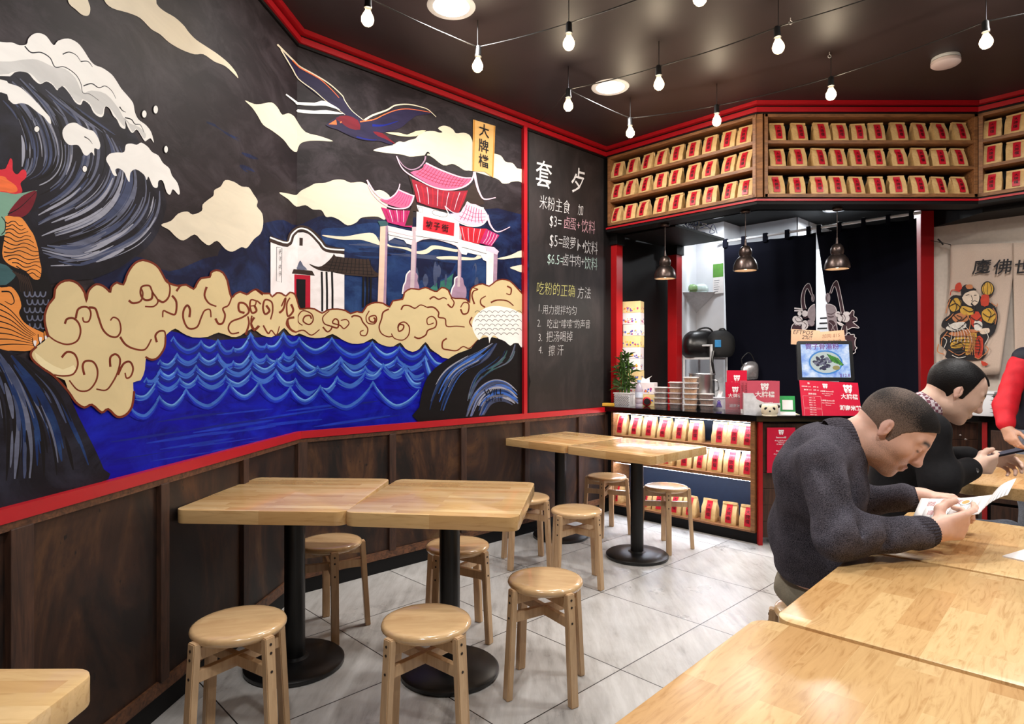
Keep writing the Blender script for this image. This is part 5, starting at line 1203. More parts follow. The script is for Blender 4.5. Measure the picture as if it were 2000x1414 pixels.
# ------------------------------------------------------------------ on the counter
def cpos(px, basey, half=.05, minoff=None):
    q = at_z(px, basey, CT); off = max((q.xy - C0).dot(U), 0.0) + half
    if minoff is not None: off = minoff
    p = on_line(px, C0 + U * off, V); return Vector((p.x, p.y, CT))
o = MB().box((0, 0, .014), (.125, .05, .028), 0, None, .006).build('sponge_block', flat('yellow_foam', (216, 164, 52), .7, 0, .06)); o.location = cpos(1190, 792, .03, .03); o.rotation_euler = (0, 0, RV + .5); tag(o, 'flat yellow block on the wall end of the black counter', 'sponge')
# bamboo in white basket
q = cpos(1220, 795, .05); t = thing('lucky_bamboo', 'lucky bamboo plant in a white woven-look planter at the wall end of the counter', 'plant', q, RV)
m = MB(); m.prism(rrect(.165, .1, .012), 0, .115, None, 0, .003)
for i in range(8):
    for j in range(9): m.box((-.072 + i * .0206 + (j % 2) * .0103 - .005, -.0505, .012 + j * .0105), (.014, .003, .0045), 1, Matrix.Rotation(.25 * (-1) ** i, 3, 'Y'))
m.box((0, 0, .117), (.172, .107, .012), 0, None, .004); m.build('planter', [flat('white_ceramic', (222, 222, 226), .4), flat('weave_grey', (110, 112, 118), .5)], t, 40)  # grey weave marks on the planter front
M_cane = flat('bamboo_cane', (66, 98, 36), .45, 0, .2); M_leafg = flat('bamboo_leaf', (62, 96, 44), .5, 0, .25, 20)
r = random.Random(5)
for k in range(9):
    x, y = -.055 + .0137 * k, r.uniform(-.02, .02); h = r.uniform(.18, .30) if k % 3 else .38
    m = MB(); m.tube([(x, y, .1), (x + r.uniform(-.01, .01), y, .1 + h * .5), (x + r.uniform(-.02, .02), y, .1 + h)], .0075, 0, 8, 4); m.build('cane', M_cane, t, 60)
m = MB()
for k in range(130):
    a = r.uniform(0, 2 * pi); x = r.uniform(-.07, .07); z = r.uniform(.15, .46); L = r.uniform(.08, .14); el = r.uniform(-.1, .9)
    if z > .34: x *= .45
    d = Vector((math.cos(a) * math.cos(el), math.sin(a) * math.cos(el) * .6, math.sin(el))); s = d.cross(Vector((0, 0, 1))).normalized() * .0085; p = Vector((x, r.uniform(-.02, .02), z))
    b = p + d * L * .5 + Vector((0, 0, .006)); e = p + d * L - Vector((0, 0, L * .2))
    m.mesh([p, b + s, e, b - s], [(0, 1, 2), (0, 2, 3)])
m.build('leaves', M_leafg, t, None, fix=False)
q = cpos(1248, 797, .035); t = thing('water_bottle', 'clear plastic water bottle standing beside the white planter', 'bottle', q, 0)
m = MB(); m.lathe([(0, .0), (.028, 0), (.032, .006), (.032, .03), (.029, .035), (.032, .04), (.032, .07), (.029, .075), (.032, .08), (.032, .15), (.03, .165), (.016, .2), (.013, .205), (.013, .222)], None, 0, 24, False); m.build('body', clear('bottle_plastic', (214, 206, 222), .55), t, 50)
m = MB(); m.lathe([(0, .218), (.0155, .218), (.0155, .238), (0, .238)], None, 0, 20); m.build('cap', flat('pale_blue_cap', (150, 180, 220), .4), t, 40)
m = MB(); m.lathe([(.0328, .088), (.0328, .135)], None, 0, 24, False); m.build('label', flat('bottle_label', (205, 216, 236), .5), t, 60)
q = cpos(1266, 794, .08); t = thing('bluetooth_speaker', 'red cylinder speaker lying next to the lidded food tubs', 'speaker', (q.x, q.y, q.z + .042), RV + .45)
m = MB(); m.lathe([(0, -.075), (.034, -.075), (.041, -.066), (.042, .066), (.034, .075), (0, .075)], Matrix.Rotation(pi / 2, 4, 'X'), 0, 32); m.build('body', flat('speaker_red', (190, 24, 40), .5), t, 50)
m = MB(); m.lathe([(0, .076), (.028, .076), (.03, .072)], Matrix.Rotation(pi / 2, 4, 'X'), 0, 28); m.build('end_cap', flat('dark_membrane', (40, 32, 34), .4), t, 50)
# lidded tubs
M_tub = clear('tub_plastic', (244, 240, 238), .8, .1); M_lid = clear('lid_plastic', (246, 244, 244), .5, .15)
FOODS = []
for nm, a, b in (('pickle_brown', (110, 66, 40), (170, 112, 66)), ('pickle_amber', (190, 128, 58), (216, 168, 106)), ('pickle_dark', (70, 34, 28), (130, 70, 44))):
    N = NT(nm); v = N.coord(); f = N.noise(v, 90, 3, .6); N.bump(f, .6, .004); FOODS.append(N.set(N.ramp(f, [(.35, lin(a)), (.65, lin(b))]), .5))
def tub(food):
    t = thing('food_tub', '', 'food tub', (0, 0, 0), 0, 'lidded plastic food tubs on the counter')
    def taper(m, w0, d0, w1, d1, z0, z1, mat=0):
        a = [(x, y, z0) for x, y in rrect(w0, d0, .022, 4)]; b = [(x, y, z1) for x, y in rrect(w1, d1, .024, 4)]; n = len(a)
        m.mesh(a + b, [(i, (i + 1) % n, n + (i + 1) % n, n + i) for i in range(n)] + [tuple(range(n - 1, -1, -1)), tuple(range(n, 2 * n))], None, mat)
    m = MB(); taper(m, .094, .07, .108, .082, 0, .037); m.build('tub', M_tub, t, 40)
    m = MB(); taper(m, .088, .064, .098, .074, .002, .03); m.build('food', food, t, 40)
    m = MB(); taper(m, .118, .092, .118, .092, .036, .041); taper(m, .104, .078, .1, .074, .041, .0445); m.build('lid', M_lid, t, 40)
    return t
tp = [tub(f) for f in FOODS]; used = set()
STK = [(1291, 797, 4, 'stack nearest the red speaker'), (1320, 798, 5, 'second stack from the red speaker'), (1349, 800, 6, 'tallest tub stack'), (1380, 801, 3, 'short tub stack by the metal pot')]
LEV = ['lowest tub', 'second tub up', 'third tub up', 'fourth tub up', 'fifth tub up', 'sixth and topmost tub']
for si, (px, by, n, wh) in enumerate(STK):
    q = cpos(px, by, .05)
    for k in range(n):
        fi = R.choice((0, 2)) if si != 2 else R.choice((1, 1, 0))
        if si == 1 and k in (1, 3): fi = 1
        if fi not in used: o = tp[fi]; used.add(fi)
        else: o = dup(tp[fi], (0, 0, 0), 0)
        o.location = (q.x + R.uniform(-.003, .003), q.y + R.uniform(-.003, .003), CT + .0448 * k); o.rotation_euler = (0, 0, RV + R.uniform(-.08, .08))
        o['label'] = 'clear lidded food tub, %s in the %s' % (LEV[k], wh)
q = cpos(1371, 780, .1, .40); t = thing('stock_pot', 'tall aluminium stock pot behind the tallest stack of food tubs', 'pot', q, .2)
m = MB(); m.lathe([(0, .003), (.1, .003), (.104, .02), (.104, .285), (.11, .29), (.108, .295), (.1, .29), (.099, .03), (0, .02)], None, 0, 40); m.build('body', M_steel, t, 50)
for a in (-.7, 2.44): m = MB(); c, s = math.cos(a), math.sin(a); m.tube([(.104 * c - .03 * s, .104 * s + .03 * c, .15), (.13 * c - .03 * s, .13 * s + .03 * c, .16), (.13 * c + .03 * s, .13 * s - .03 * c, .23), (.104 * c + .03 * s, .104 * s - .03 * c, .24)], .006, 0, 8, 4); m.build('handle', M_steel, t, 60)
q = cpos(1405, 800, .05); t = thing('storage_tin', 'white tin with a purple octopus print beside the red leaflets', 'tin', q, 0)
m = MB(); m.lathe([(0, 0), (.05, 0), (.051, .004), (.051, .088), (.053, .09), (.053, .098), (.048, .1), (0, .1)], None, 0, 32); m.build('body', flat('tin_white', (206, 206, 218), .35, .2), t, 40)
m = MB(); 
def on_tin(a, z, r_=.0518): return (r_ * math.cos(a), r_ * math.sin(a), z)
a0_ = -1.95
m.mesh([on_tin(a0_ + .25 * math.cos(k * pi / 6), .062 + .016 * math.sin(k * pi / 6)) for k in range(12)], [tuple(range(12))])
for k in range(5): m.tube([on_tin(a0_ - .2 + k * .1, .052, .0519), on_tin(a0_ - .3 + k * .15, .034, .0519), on_tin(a0_ - .42 + k * .2, .02, .0519)], .003, 0, 6, 3)
m.build('octopus_print', flat('purple_print', (92, 72, 160), .5), t)
m = MB(); m.mesh([(-.02, 0, .1), (.02, .01, .1), (.03, 0, .15), (-.005, -.01, .155), (.01, .01, .125)], [(0, 1, 4), (1, 2, 4), (2, 3, 4), (3, 0, 4)]); m.build('tissue', M_paperwhite, t)
# logo used on the printed cards
def logo(m, x, y, z, s, mat):
    for pts in ([(-.5, .35), (-.36, .5), (-.2, .4), (0, .48), (.2, .4), (.36, .5), (.5, .35), (.4, .1), (.42, -.1), (.25, -.45), (0, -.3), (-.25, -.45), (-.42, -.1), (-.4, .1)],):
        m.poly([(x + a * s, y, z + b * s) for a, b in pts], mat[0])
    for pts in ([(-.28, .2), (-.08, .14), (-.1, .04), (-.26, .06)], [(.28, .2), (.08, .14), (.1, .04), (.26, .06)], [(-.06, -.02), (.06, -.02), (.1, -.14), (-.1, -.14)], [(-.2, -.2), (.2, -.2), (.12, -.27), (-.12, -.27)]):
        m.poly([(x + a * s, y - .0006, z + b * s) for a, b in pts], mat[1])
M_cardred = flat('card_red', (204, 22, 58), .35, 0, .04, 20); M_cardpink = flat('cover_pink', (206, 84, 104), .45, 0, .04, 20); M_print = flat('print_white_ink', (244, 240, 240), .6)
for (px, by, w_, h_, off, lab) in ((1439, 800, .15, .325, .2, 'taller red menu leaflet standing at the back of the acrylic holder'), (1436, 800, .145, .235, .17, 'shorter red menu leaflet with white lettering in front of the taller one')):
    q = cpos(px, by, .03, off); t = thing('menu_leaflet', lab, 'leaflet', q, RV + .62, 'red menu leaflets')
    m = MB(); m.box((0, 0, h_ / 2), (w_, .004, h_)); m.build('card', M_cardred, t)
    m = MB(); logo(m, 0, -.0026, h_ - .06, .05, (0, 1)); m.text('大牌檔', .036, XZ(0, -.003, h_ - .108), 0, .012); m.text('湖南米粉', .028, XZ(.01, -.003, .05), 0, .014); m.build('print', [M_print, M_cardred], t, fix=False)
q = cpos(1436, 802, .03, .16); m = MB(); m.box((0, 0, .01), (.16, .07, .02)); m.box((0, -.034, .06), (.16, .002, .12)); o = m.build('leaflet_holder', clear('acrylic', (232, 228, 232), .86)); o.location = q; o.rotation_euler = (0, 0, RV + .62); tag(o, 'clear acrylic holder around the red leaflets', 'holder')
m = MB(); m.box((0, 0, .02), (.03, .004, .035)); m.text('3', .02, XZ(0, -.0025, .02), 1); o = m.build('price_tag', [M_paperwhite, M_ink]); q = cpos(1451, 803, .01, .06); o.location = q; o.rotation_euler = (0, 0, RV + .6); tag(o, 'tiny white price tag leaning on the acrylic holder', 'tag')
# notebooks in white holder
q = cpos(1486, 806, .1, .13); HR = RV + .55
t = thing('menu_rack', 'white plastic file holder with scooped side holding pink menu books', 'holder', q, HR)
m = MB(); m.prism([(-.125, -.0), (.125, 0), (.125, .09), (.02, .09), (-.035, .115), (-.06, .16), (-.125, .16)], -.065, -.06, frame((0, 0, 0), (1, 0, 0), (0, 0, 1), (0, -1, 0))); m.prism([(-.125, -.0), (.125, 0), (.125, .09), (.02, .09), (-.035, .115), (-.06, .16), (-.125, .16)], .06, .065, frame((0, 0, 0), (1, 0, 0), (0, 0, 1), (0, -1, 0)))
m.box((0, 0, .003), (.25, .125, .006)); m.box((-.123, 0, .08), (.005, .125, .16)); m.box((.123, 0, .045), (.005, .125, .09)); m.build('body', flat('white_ceramic', (222, 222, 226), .4), t)
for k in range(3):
    b = thing('menu_book', 'pink spiral-bound menu book, %s in the white file holder' % ('front one with white emblem', 'middle one', 'rear one')[k], 'menu book', tuple(q + Matrix.Rotation(HR, 3, 'Z') @ Vector((.012 - .022 * k, -.035 + .03 * k, .008))), HR, 'pink menu books')
    m = MB(); m.box((0, 0, .13), (.225, .008, .225)); m.build('cover', M_cardpink, b)
    m = MB()
    for j in range(14): m.lathe([(.006, -.0012), (.0075, 0), (.006, .0012)], T(-.12, 0, .03 + j * .015), 0, 10, False)
    m.build('spiral', M_cord, b)
    if k == 0: m = MB(); logo(m, .01, -.005, .197, .06, (0, 1)); m.text('大牌檔', .046, XZ(.01, -.0055, .14), 0, .015); m.text('湖南米粉', .03, XZ(.01, -.0055, .07), 0, .015); m.build('print', [M_print, M_cardpink], b, fix=False)
# panda pot
q = cpos(1503, 811, .05, .035); t = thing('panda_pot', 'cream panda-face pot at the counter corner in front of the white file holder', 'pot', q, -.35)
m = MB(); m.lathe([(0, 0), (.05, 0), (.055, .006), (.05, .012), (.058, .025), (.06, .05), (.056, .075), (.05, .082), (.046, .078), (.05, .05), (0, .02)], None, 0, 36); m.build('body', flat('cream_glaze', (226, 216, 190), .2), t, 50)
for s in (-1, 1):
    m = MB(); m.lathe([(0, -.014), (.011, -.01), (.014, 0), (.011, .01), (0, .014)], T(s * .056, 0, .07), 0, 16); m.build('ear', M_ink, t, 60)
    m = MB(); m.lathe([(0, -.004), (.0115, 0), (0, .004)], frame((s * .026, -.053, .055), (1, 0, 0), (0, -.3, 1), (s * .3, -1, -.2)), 0, 16); m.build('eye', M_ink, t, 60)
m = MB(); m.lathe([(0, -.004), (.0065, 0), (0, .004)], frame((0, -.06, .038), (1, 0, 0), (0, 0, 1), (0, -1, 0)), 0, 16); m.build('nose', M_ink, t, 60)
q = cpos(1534, 808, .04, .03); m = MB(); RX = Matrix.Rotation(-.22, 3, 'X')
t = thing('payment_sign', 'green payment sign with a blank white square beside the panda pot', 'sign', (2.03, 4.615, CT), -.25)
m = MB(); m.box((0, .02, .07), (.105, .006, .14), 0, RX); m.build('board', flat('payment_green', (28, 150, 70), .35), t)
m = MB(); m.box((0, .0135, .074), (.072, .002, .072), 0, RX); m.box((0, -.0005, .012), (.105, .002, .026), 0, RX); m.build('white_panel', M_paperwhite, t)
m = MB(); m.box((0, .03, .002), (.1, .09, .004)); m.build('foot', M_paperwhite, t)
m = MB(); m.box((0, 0, .0015), (.19, .12, .003), 0); m.box((.02, -.03, .0034), (.14, .04, .001), 1); o = m.build('flat_card', [M_paperwhite, flat('card_yellow', (214, 196, 60), .5)]); o.location = (2.04, 4.70, CT); o.rotation_euler = (0, 0, -.2); tag(o, 'white and yellow card lying flat on the counter under the payment sign', 'card')
# point-of-sale screen, cardboard notes, big red menu board
SD = 4.86; sc = at_d(1611, 709, SD)
t = thing('display_screen', 'black tablet screen showing a bowl of soup noodles on blue', 'screen', (sc.x, SD, CT), -.12)
SX = Matrix.Rotation(-.16, 4, 'X'); SW, SH = .375, .275; zc = 1.345 - CT
def slab(m, w_, h_, y, mat, dz=0.0, dx=0.0, th=.012): m.box((dx, y, zc + dz), (w_, th, h_), mat, SX.to_3x3(), .0)
m = MB(); m.prism(rrect(SW + .035, SH + .04, .018), -.012, .012, T(0, 0, zc) @ SX @ Matrix.Rotation(pi / 2, 4, 'X')); m.build('bezel', M_black, t, 40)
m = MB(); m.box((0, .06, zc / 2), (.08, .03, zc), 0); m.box((0, .06, .01), (.22, .18, .02), 0, None, .004); m.build('stand', M_black, t)
def scr_mat():
    N = NT('screen_blue'); v = N.coord(); f = N.noise(v, 14, 5, .6); g = N.ramp(f, [(.3, lin((90, 130, 224))), (.5, lin((176, 202, 244))), (.66, lin((232, 240, 254)))])
    return N.set((0, 0, 0, 1), .2, emit=g, es=1.0)
def glowflat(n_, c): return glow(n_, c, 1.0)
m = MB(); SM = T(0, 0, zc) @ SX @ frame((0, -.0135, 0), (1, 0, 0), (0, 0, 1), (0, -1, 0))
m.face([(-SW / 2 + .01, -SH / 2 + .008, 0), (SW / 2 - .01, -SH / 2 + .008, 0), (SW / 2 - .01, SH / 2 - .008, 0), (-SW / 2 + .01, SH / 2 - .008, 0)], 0, SM)
def disc(m, x, y, a, b, z, mat, M, n=28): m.face([(x + a * math.cos(2 * pi * k / n), y + b * math.sin(2 * pi * k / n), z) for k in range(n)], mat, M)
disc(m, .0, -.012, .125, .095, .0006, 1, SM); disc(m, .0, -.012, .112, .083, .0009, 2, SM)
r = random.Random(8)
for k in range(52):
    a = r.uniform(0, 6.28); rr = r.uniform(0, 1) ** .5; disc(m, -.025 + .06 * rr * math.cos(a), -.015 + .05 * rr * math.sin(a), r.uniform(.009, .018), r.uniform(.007, .013), .0012 + k * .00002, r.choice((3, 3, 4)), SM, 8)
for k in range(9): x = .01 + k * .009; m.face([(x, .055 - k * .004, .0024), (x + .008, .055 - k * .004, .0024), (x + .05, -.0 - k * .004, .0024), (x + .035, -.01 - k * .004, .0024)], 5 if k % 2 else 6, SM)
disc(m, .075, -.055, .028, .018, .0026, 7, SM, 10)
m.text('筒子骨湯粉', .05, SM @ T(-.02, .108, .002), 8, .015); m.text('$12.8', .034, SM @ T(.135, -.115, .002), 8, .01)
m.build('picture', [scr_mat(), glowflat('bowl_rim', (60, 130, 200)), glowflat('broth', (190, 200, 196)), glowflat('meat_dark', (36, 34, 66)), glowflat('meat_grey', (110, 110, 130)), glowflat('greens_bright', (90, 170, 60)), glowflat('greens_dark', (36, 96, 40)), glowflat('bean_curd', (150, 140, 84)), glowflat('screen_plum', (110, 50, 140))], t, fix=False)
M_cardboard = flat('cardboard', (168, 134, 108), .7, 0, .06, 30); M_pen = flat('marker_pen', (36, 28, 26), .7); M_penred = flat('marker_brown', (120, 90, 70), .7)
for (px, w_, h_, lab, lines, rx) in ((1573, .215, .12, 'brown cardboard note reading EFTPOS 2% surcharges above the screen', (('EFTPOS', .045, -.02, .036, 0), ('2%!!', .045, .01, .0, 0), ('Surcharges', .026, .04, -.038, 0)), .06), (1623, .205, .10, 'fainter brown cardboard note with $15 behind the EFTPOS note', (('加肉 $15', .036, 0, .012, 1), ('Extra Rice Noodle', .019, 0, -.028, 0)), -.08)):
    q = at_d(px, 659, 4.9 if px < 1600 else 4.93); m = MB(); m.box((0, 0, 0), (w_, .003, h_))
    for s, sz, x, z, mt in lines: m.text(s, sz, XZ(x, -.0021, z), 1 + mt, .006, .15)
    o = m.build('cardboard_note', [M_cardboard, M_pen, M_penred], None, fix=False); o.location = q; o.rotation_euler = (-.12, rx, -.1); tag(o, lab, 'note', 'cardboard notes above the screen')
q = at_d(1622, 783, 4.60); t = thing('menu_board', 'large red laminated menu board tilted on the counter below the screen', 'menu', (q.x, q.y, q.z), 0)
BM = Matrix.Rotation(-.3, 4, 'X') @ Matrix.Rotation(.05, 4, 'Y')
m = MB(); m.box((0, 0, 0), (.43, .004, .295), 0, BM.to_3x3()); m.build('board', M_cardred, t)
m = MB(); BF = BM @ frame((0, -.0032, 0), (1, 0, 0), (0, 0, 1), (0, -1, 0))
class _L(MB): pass
lm = MB(); logo(lm, 0, 0, 0, 1, (0, 1)); 
for v in lm.bm.verts: v.co = Vector((v.co.x, v.co.z, -v.co.y))
def put_logo(m, M, s): 
    b = lm.bm.copy(); off = {}
    for v in b.verts: off[v] = m.bm.verts.new(M @ (v.co * s))
    for f in b.faces: m.bm.faces.new([off[v] for v in f.verts]).material_index = f.material_index
    b.free()
put_logo(m, BF @ T(.135, .095, 0), .07); put_logo(m, BF @ T(-.03, .11, 0), .04)
m.text('大牌檔', .042, BF @ T(.14, .035, .0002), 0, .015); m.text('湖南米粉', .04, BF @ T(.14, -.05, .0002), 0, .03)
r = random.Random(4)
for (x, y, s, tx) in ((-.15, .125, .016, '粉'), (-.17, .1, .011, '招牌米粉  $12'), (-.1, .1, .011, '卤味  $5'), (-.16, .075, .011, '酸辣粉  $11'), (-.1, .075, .011, '加料  $2'), (-.13, .045, .015, '湖南米粉'), (-.02, .07, .012, '大牌檔 Eastwood店'), (-.02, .052, .010, 'shop1 160 Rowe St'), (-.02, .038, .010, 'Eastwood'), (-.02, .0, .012, '大牌檔 Burwood店'), (-.02, -.018, .010, 'shop 127 Burwood Rd'), (-.02, -.034, .010, 'Burwood')):
    m.text(tx, s, BF @ T(x, y, .0002), 0, .01)
for k in range(8): m.text('米粉 %d  $%d' % (k + 1, 9 + k % 4), .010, BF @ T(-.135, .015 - k * .018, .0002), 0, .005)
for (x0, x1, y0, y1) in ((-.2, -.07, -.06, .028), (-.2, -.07, -.135, -.068)):
    for a, b in (((x0, y0), (x1, y0)), ((x1, y0), (x1, y1)), ((x1, y1), (x0, y1)), ((x0, y1), (x0, y0))): m.box((0, 0, 0), (.0001, .0001, .0001)); m.mesh([(a[0], a[1], 0), (b[0], b[1], 0), (b[0] + .0008, b[1] + .0008, 0), (a[0] + .0008, a[1] + .0008, 0)], [(0, 1, 2, 3)], BF, 0)
m.build('print', [M_print, M_cardred], t, fix=False)
# poster of shop addresses on the counter front
q = at_d(1526, 835, 4.565); t = thing('address_poster', 'red address poster fixed to the plank front behind the sweater man', 'poster', (q.x, 4.572, .86), 0)
m = MB(); m.box((0, -.002, -.165), (.205, .004, .33)); m.build('sheet', M_cardred, t)
m = MB(); MF = frame((0, -.0047, 0), (1, 0, 0), (0, 0, 1), (0, -1, 0)); put_logo(m, MF @ T(0, -.035, 0), .04)
for (y, s, tx) in ((-.072, .015, 'Eastwood店'), (-.095, .012, 'shop1 160 Rowe St'), (-.106, .011, 'Eastwood'), (-.122, .012, '02 9801 7888'), (-.17, .015, 'Burwood店'), (-.192, .012, 'shop 127 Burwood Rd'), (-.204, .011, 'Burwood'), (-.22, .012, '02 9715 7888')): m.text(tx, s, MF @ T(0, y, .0002), 0, .02)
m.build('print', [M_print, M_cardred], t, fix=False)
# tissue boxes
M_tis = []
for i, c in enumerate(((236, 222, 226), (240, 232, 226), (236, 214, 158), (238, 226, 232), (236, 236, 240), (232, 206, 150))):
    M_tis.append(flat('tissue_box_%s' % 'abcdef'[i], c, .5, 0, .04))
PRC = [flat('print_magenta', (190, 50, 120), .5), flat('print_sun', (232, 196, 60), .5), flat('print_blue', (90, 110, 190), .5), flat('print_orange', (226, 130, 60), .5), flat('print_violet', (120, 80, 170), .5)]
def tissue_box(label, q, rz, mt, seed, tissue=False, group='printed tissue boxes'):
    t = thing('tissue_box', label, 'tissue box', q, rz, group)
    m = MB(); m.box((0, 0, .052), (.175, .11, .104), 0, None, .002); m.build('carton', mt, t)
    m = MB(); r = random.Random(seed)
    for k in range(16):
        a = r.uniform(-.075, .075); z = r.uniform(.012, .05); s = r.uniform(.004, .011); mt_ = r.randrange(5)
        m.face([(a + s * math.cos(j * pi / 4), -.0556 - k * .00002, z + s * math.sin(j * pi / 4)) for j in range(8)], mt_)
        if k < 6: b = r.uniform(-.04, .04); m.face([(.0881 + k * .00002, b + s * math.cos(j * pi / 4), z + s * math.sin(j * pi / 4)) for j in range(8)], mt_)
    m.build('print', PRC, t, fix=False)
    if tissue: m = MB(); m.mesh([(-.05, -.01, .104), (.03, .01, .104), (.055, 0, .165), (.0, -.01, .135), (-.035, .005, .15), (.03, .0, .14)], [(0, 3, 4), (0, 1, 3), (1, 5, 3), (5, 2, 3)]); m.build('tissue', M_paperwhite, t)
tq = on_line(1236, C0 + U * .36, V)
NM = ['bottom', 'second up', 'third up', 'fourth up', 'fifth up', 'fourth from the top', 'third from the top', 'second from the top', 'topmost']
for k in range(9): tissue_box('printed tissue box, %s in the tall stack behind the bamboo' % NM[k], (tq.x + R.uniform(-.004, .004), tq.y, CT + .1055 * k), RV + .25 + R.uniform(-.05, .05), M_tis[(k * 5 + 1) % 6], k)
tq = on_line(1262, C0 + U * .30, V)
tissue_box('yellowish printed tissue box under the open one, right of the water bottle', (tq.x, tq.y, CT), RV + .3, M_tis[5], 31)
tissue_box('open tissue box with a white tissue pulled out, right of the water bottle', (tq.x, tq.y, CT + .105), RV + .3, M_tis[0], 33, True)
# cloth banner with a folk-print warrior on the right
def bp_(px, y, o=.0): return on_wall(px, y, CW - U * (.06 + o), V)
t = thing('cloth_banner', 'cream cloth banner with brush characters and a colourful armoured folk figure', 'banner', (0, 0, 0))
M_cloth = flat('cream_cloth', (204, 182, 166), .8, 0, .05, 160, .3, 0, .15)
for nm, (xt0, xt1, xb0, xb1), yb in (('panel', (1856, 1979, 1838, 1953), 734), ('panel', (1979, 2070, 1984, 2085), 745)):
    m = MB(); vs = []; NX, NZ = 24, 16
    for j in range(NZ + 1):
        f = j / NZ
        for i in range(NX + 1):
            g = i / NX
            fx = max(0, (f - .24) / .76)
            px = (xt0 + (xt1 - xt0) * g) * (1 - fx) + (xb0 + (xb1 - xb0) * g) * fx if True else 0
            y = 478 - 4 * (px - 1856) / 144 + (yb - 478) * f
            p = bp_(px, y, .008 * math.sin(g * 16 + 1) * (1 - f) ** 2 + .006 * math.sin(g * 5 + f * 3)); vs.append(p)
    m.mesh(vs, [(j * (NX + 1) + i, j * (NX + 1) + i + 1, (j + 1) * (NX + 1) + i + 1, (j + 1) * (NX + 1) + i) for j in range(NZ) for i in range(NX)]); o = m.build(nm, M_cloth, t, 180, fix=False)
    o.modifiers.new('thickness', 'SOLIDIFY').thickness = .002
m = MB(); m.tube([bp_(1818, 470, .03), bp_(1840, 474, .03), bp_(1857, 478, .03)], .003, 0, 6); m.tube([bp_(1832, 467, .03), bp_(1838, 473, .04), bp_(1842, 478, .03)], .006, 0, 6); m.build('tie_string', M_cord, t, 60)
BANC = {'ink': 0, 'red': 1, 'gold': 2, 'orange': 3, 'skin': 4, 'white': 5, 'pinkish': 6}
m = MB(); kk = [0]
def bs(col, pts, sm=3):
    kk[0] += 1; pp_ = [(1780 + x / 2.827, 400 + y / 2.827) for x, y in pts]
    m.poly([bp_(x, y, .018 + kk[0] * .0002) for x, y in (catmull(pp_, sm, True) if sm > 1 else pp_)], BANC[col])
def bl(col, pts, w_):
    kk[0] += 1; p = catmull([(1780 + x / 2.827, 400 + y / 2.827) for x, y in pts], 4); L = len(p); a, b = [], []
    for i, (x, y) in enumerate(p):
        x0, y0 = p[max(i - 1, 0)]; x1, y1 = p[min(i + 1, L - 1)]; dx, dy = x1 - x0, y1 - y0; q = math.hypot(dx, dy) or 1
        a.append((x - dy / q * w_ / 2, y + dx / q * w_ / 2)); b.append((x + dy / q * w_ / 2, y - dx / q * w_ / 2))
    for i in range(L - 1): m.face([bp_(*c, .018 + kk[0] * .0002) for c in (a[i], a[i + 1], b[i + 1], b[i])], BANC[col])
bs('ink', [(200, 540), (230, 500), (280, 500), (300, 470), (350, 480), (400, 520), (460, 560), (478, 620), (460, 700), (420, 740), (400, 780), (395, 850), (200, 850), (195, 810), (160, 770), (160, 720), (190, 690), (165, 670), (180, 630), (215, 600)])
for c_, pts in (('gold', [(210, 560), (240, 515), (275, 530), (270, 570), (230, 590)]), ('orange', [(225, 620), (270, 595), (315, 600), (310, 640), (250, 650)]), ('gold', [(390, 590), (430, 570), (465, 600), (455, 650), (420, 650), (395, 630)]), ('white', [(190, 680), (240, 650), (300, 650), (290, 690), (230, 700)]), ('red', [(330, 600), (370, 590), (390, 640), (360, 680), (330, 660)]), ('gold', [(230, 740), (290, 720), (290, 780), (220, 790)]), ('orange', [(205, 710), (280, 690), (360, 690), (350, 720), (260, 730)]), ('gold', [(310, 720), (360, 710), (350, 790), (310, 830), (295, 800)]), ('red', [(360, 730), (395, 740), (390, 830), (350, 845)]), ('white', [(350, 640), (390, 650), (385, 690), (350, 690)]), ('gold', [(280, 560), (330, 570), (350, 600), (300, 610), (270, 590)]),
                ('skin', [(290, 480), (340, 470), (375, 500), (365, 545), (330, 560), (295, 540), (280, 510)]), ('ink', [(275, 465), (300, 440), (330, 450), (360, 470), (330, 475), (295, 490), (280, 510)]), ('red', [(245, 440), (270, 428), (280, 460), (262, 475), (242, 470)]), ('orange', [(300, 445), (330, 440), (340, 460), (310, 465)]), ('skin', [(375, 690), (425, 680), (430, 705), (390, 715)]),
                ('ink', [(385, 460), (400, 430), (425, 422), (450, 440), (458, 470), (440, 500), (400, 500)]), ('gold', [(390, 462), (405, 435), (425, 428), (447, 443), (452, 470), (436, 494), (403, 494)]), ('red', [(388, 500), (428, 500), (425, 555), (385, 555)]), ('red', [(385, 860), (425, 880), (395, 890)])): bs(c_, pts, 3 if c_ != 'red' else 2)
for x in (405, 420, 435): bl('ink', [(x - (420 - x) * -.2, 430), (x + (x - 420) * .5, 462), (x, 495)], 1)
for pts in ([(330, 545), (345, 530), (365, 535)], [(300, 500), (320, 495)], [(345, 500), (360, 498)], [(330, 500), (338, 525), (330, 530)]): bl('ink', pts, 1)
bl('ink', [(330, 545), (350, 570), (345, 600)], 3); bl('orange', [(200, 700), (170, 740), (165, 780)], 1.6); bl('orange', [(150, 770), (145, 810), (180, 825)], 2); bl('orange', [(410, 780), (425, 800), (400, 830)], 2); bl('orange', [(215, 520), (200, 560), (190, 600)], 2); bl('red', [(215, 500), (225, 470), (270, 480)], 1.6); bl('orange', [(440, 540), (470, 560), (475, 545)], 1.6)
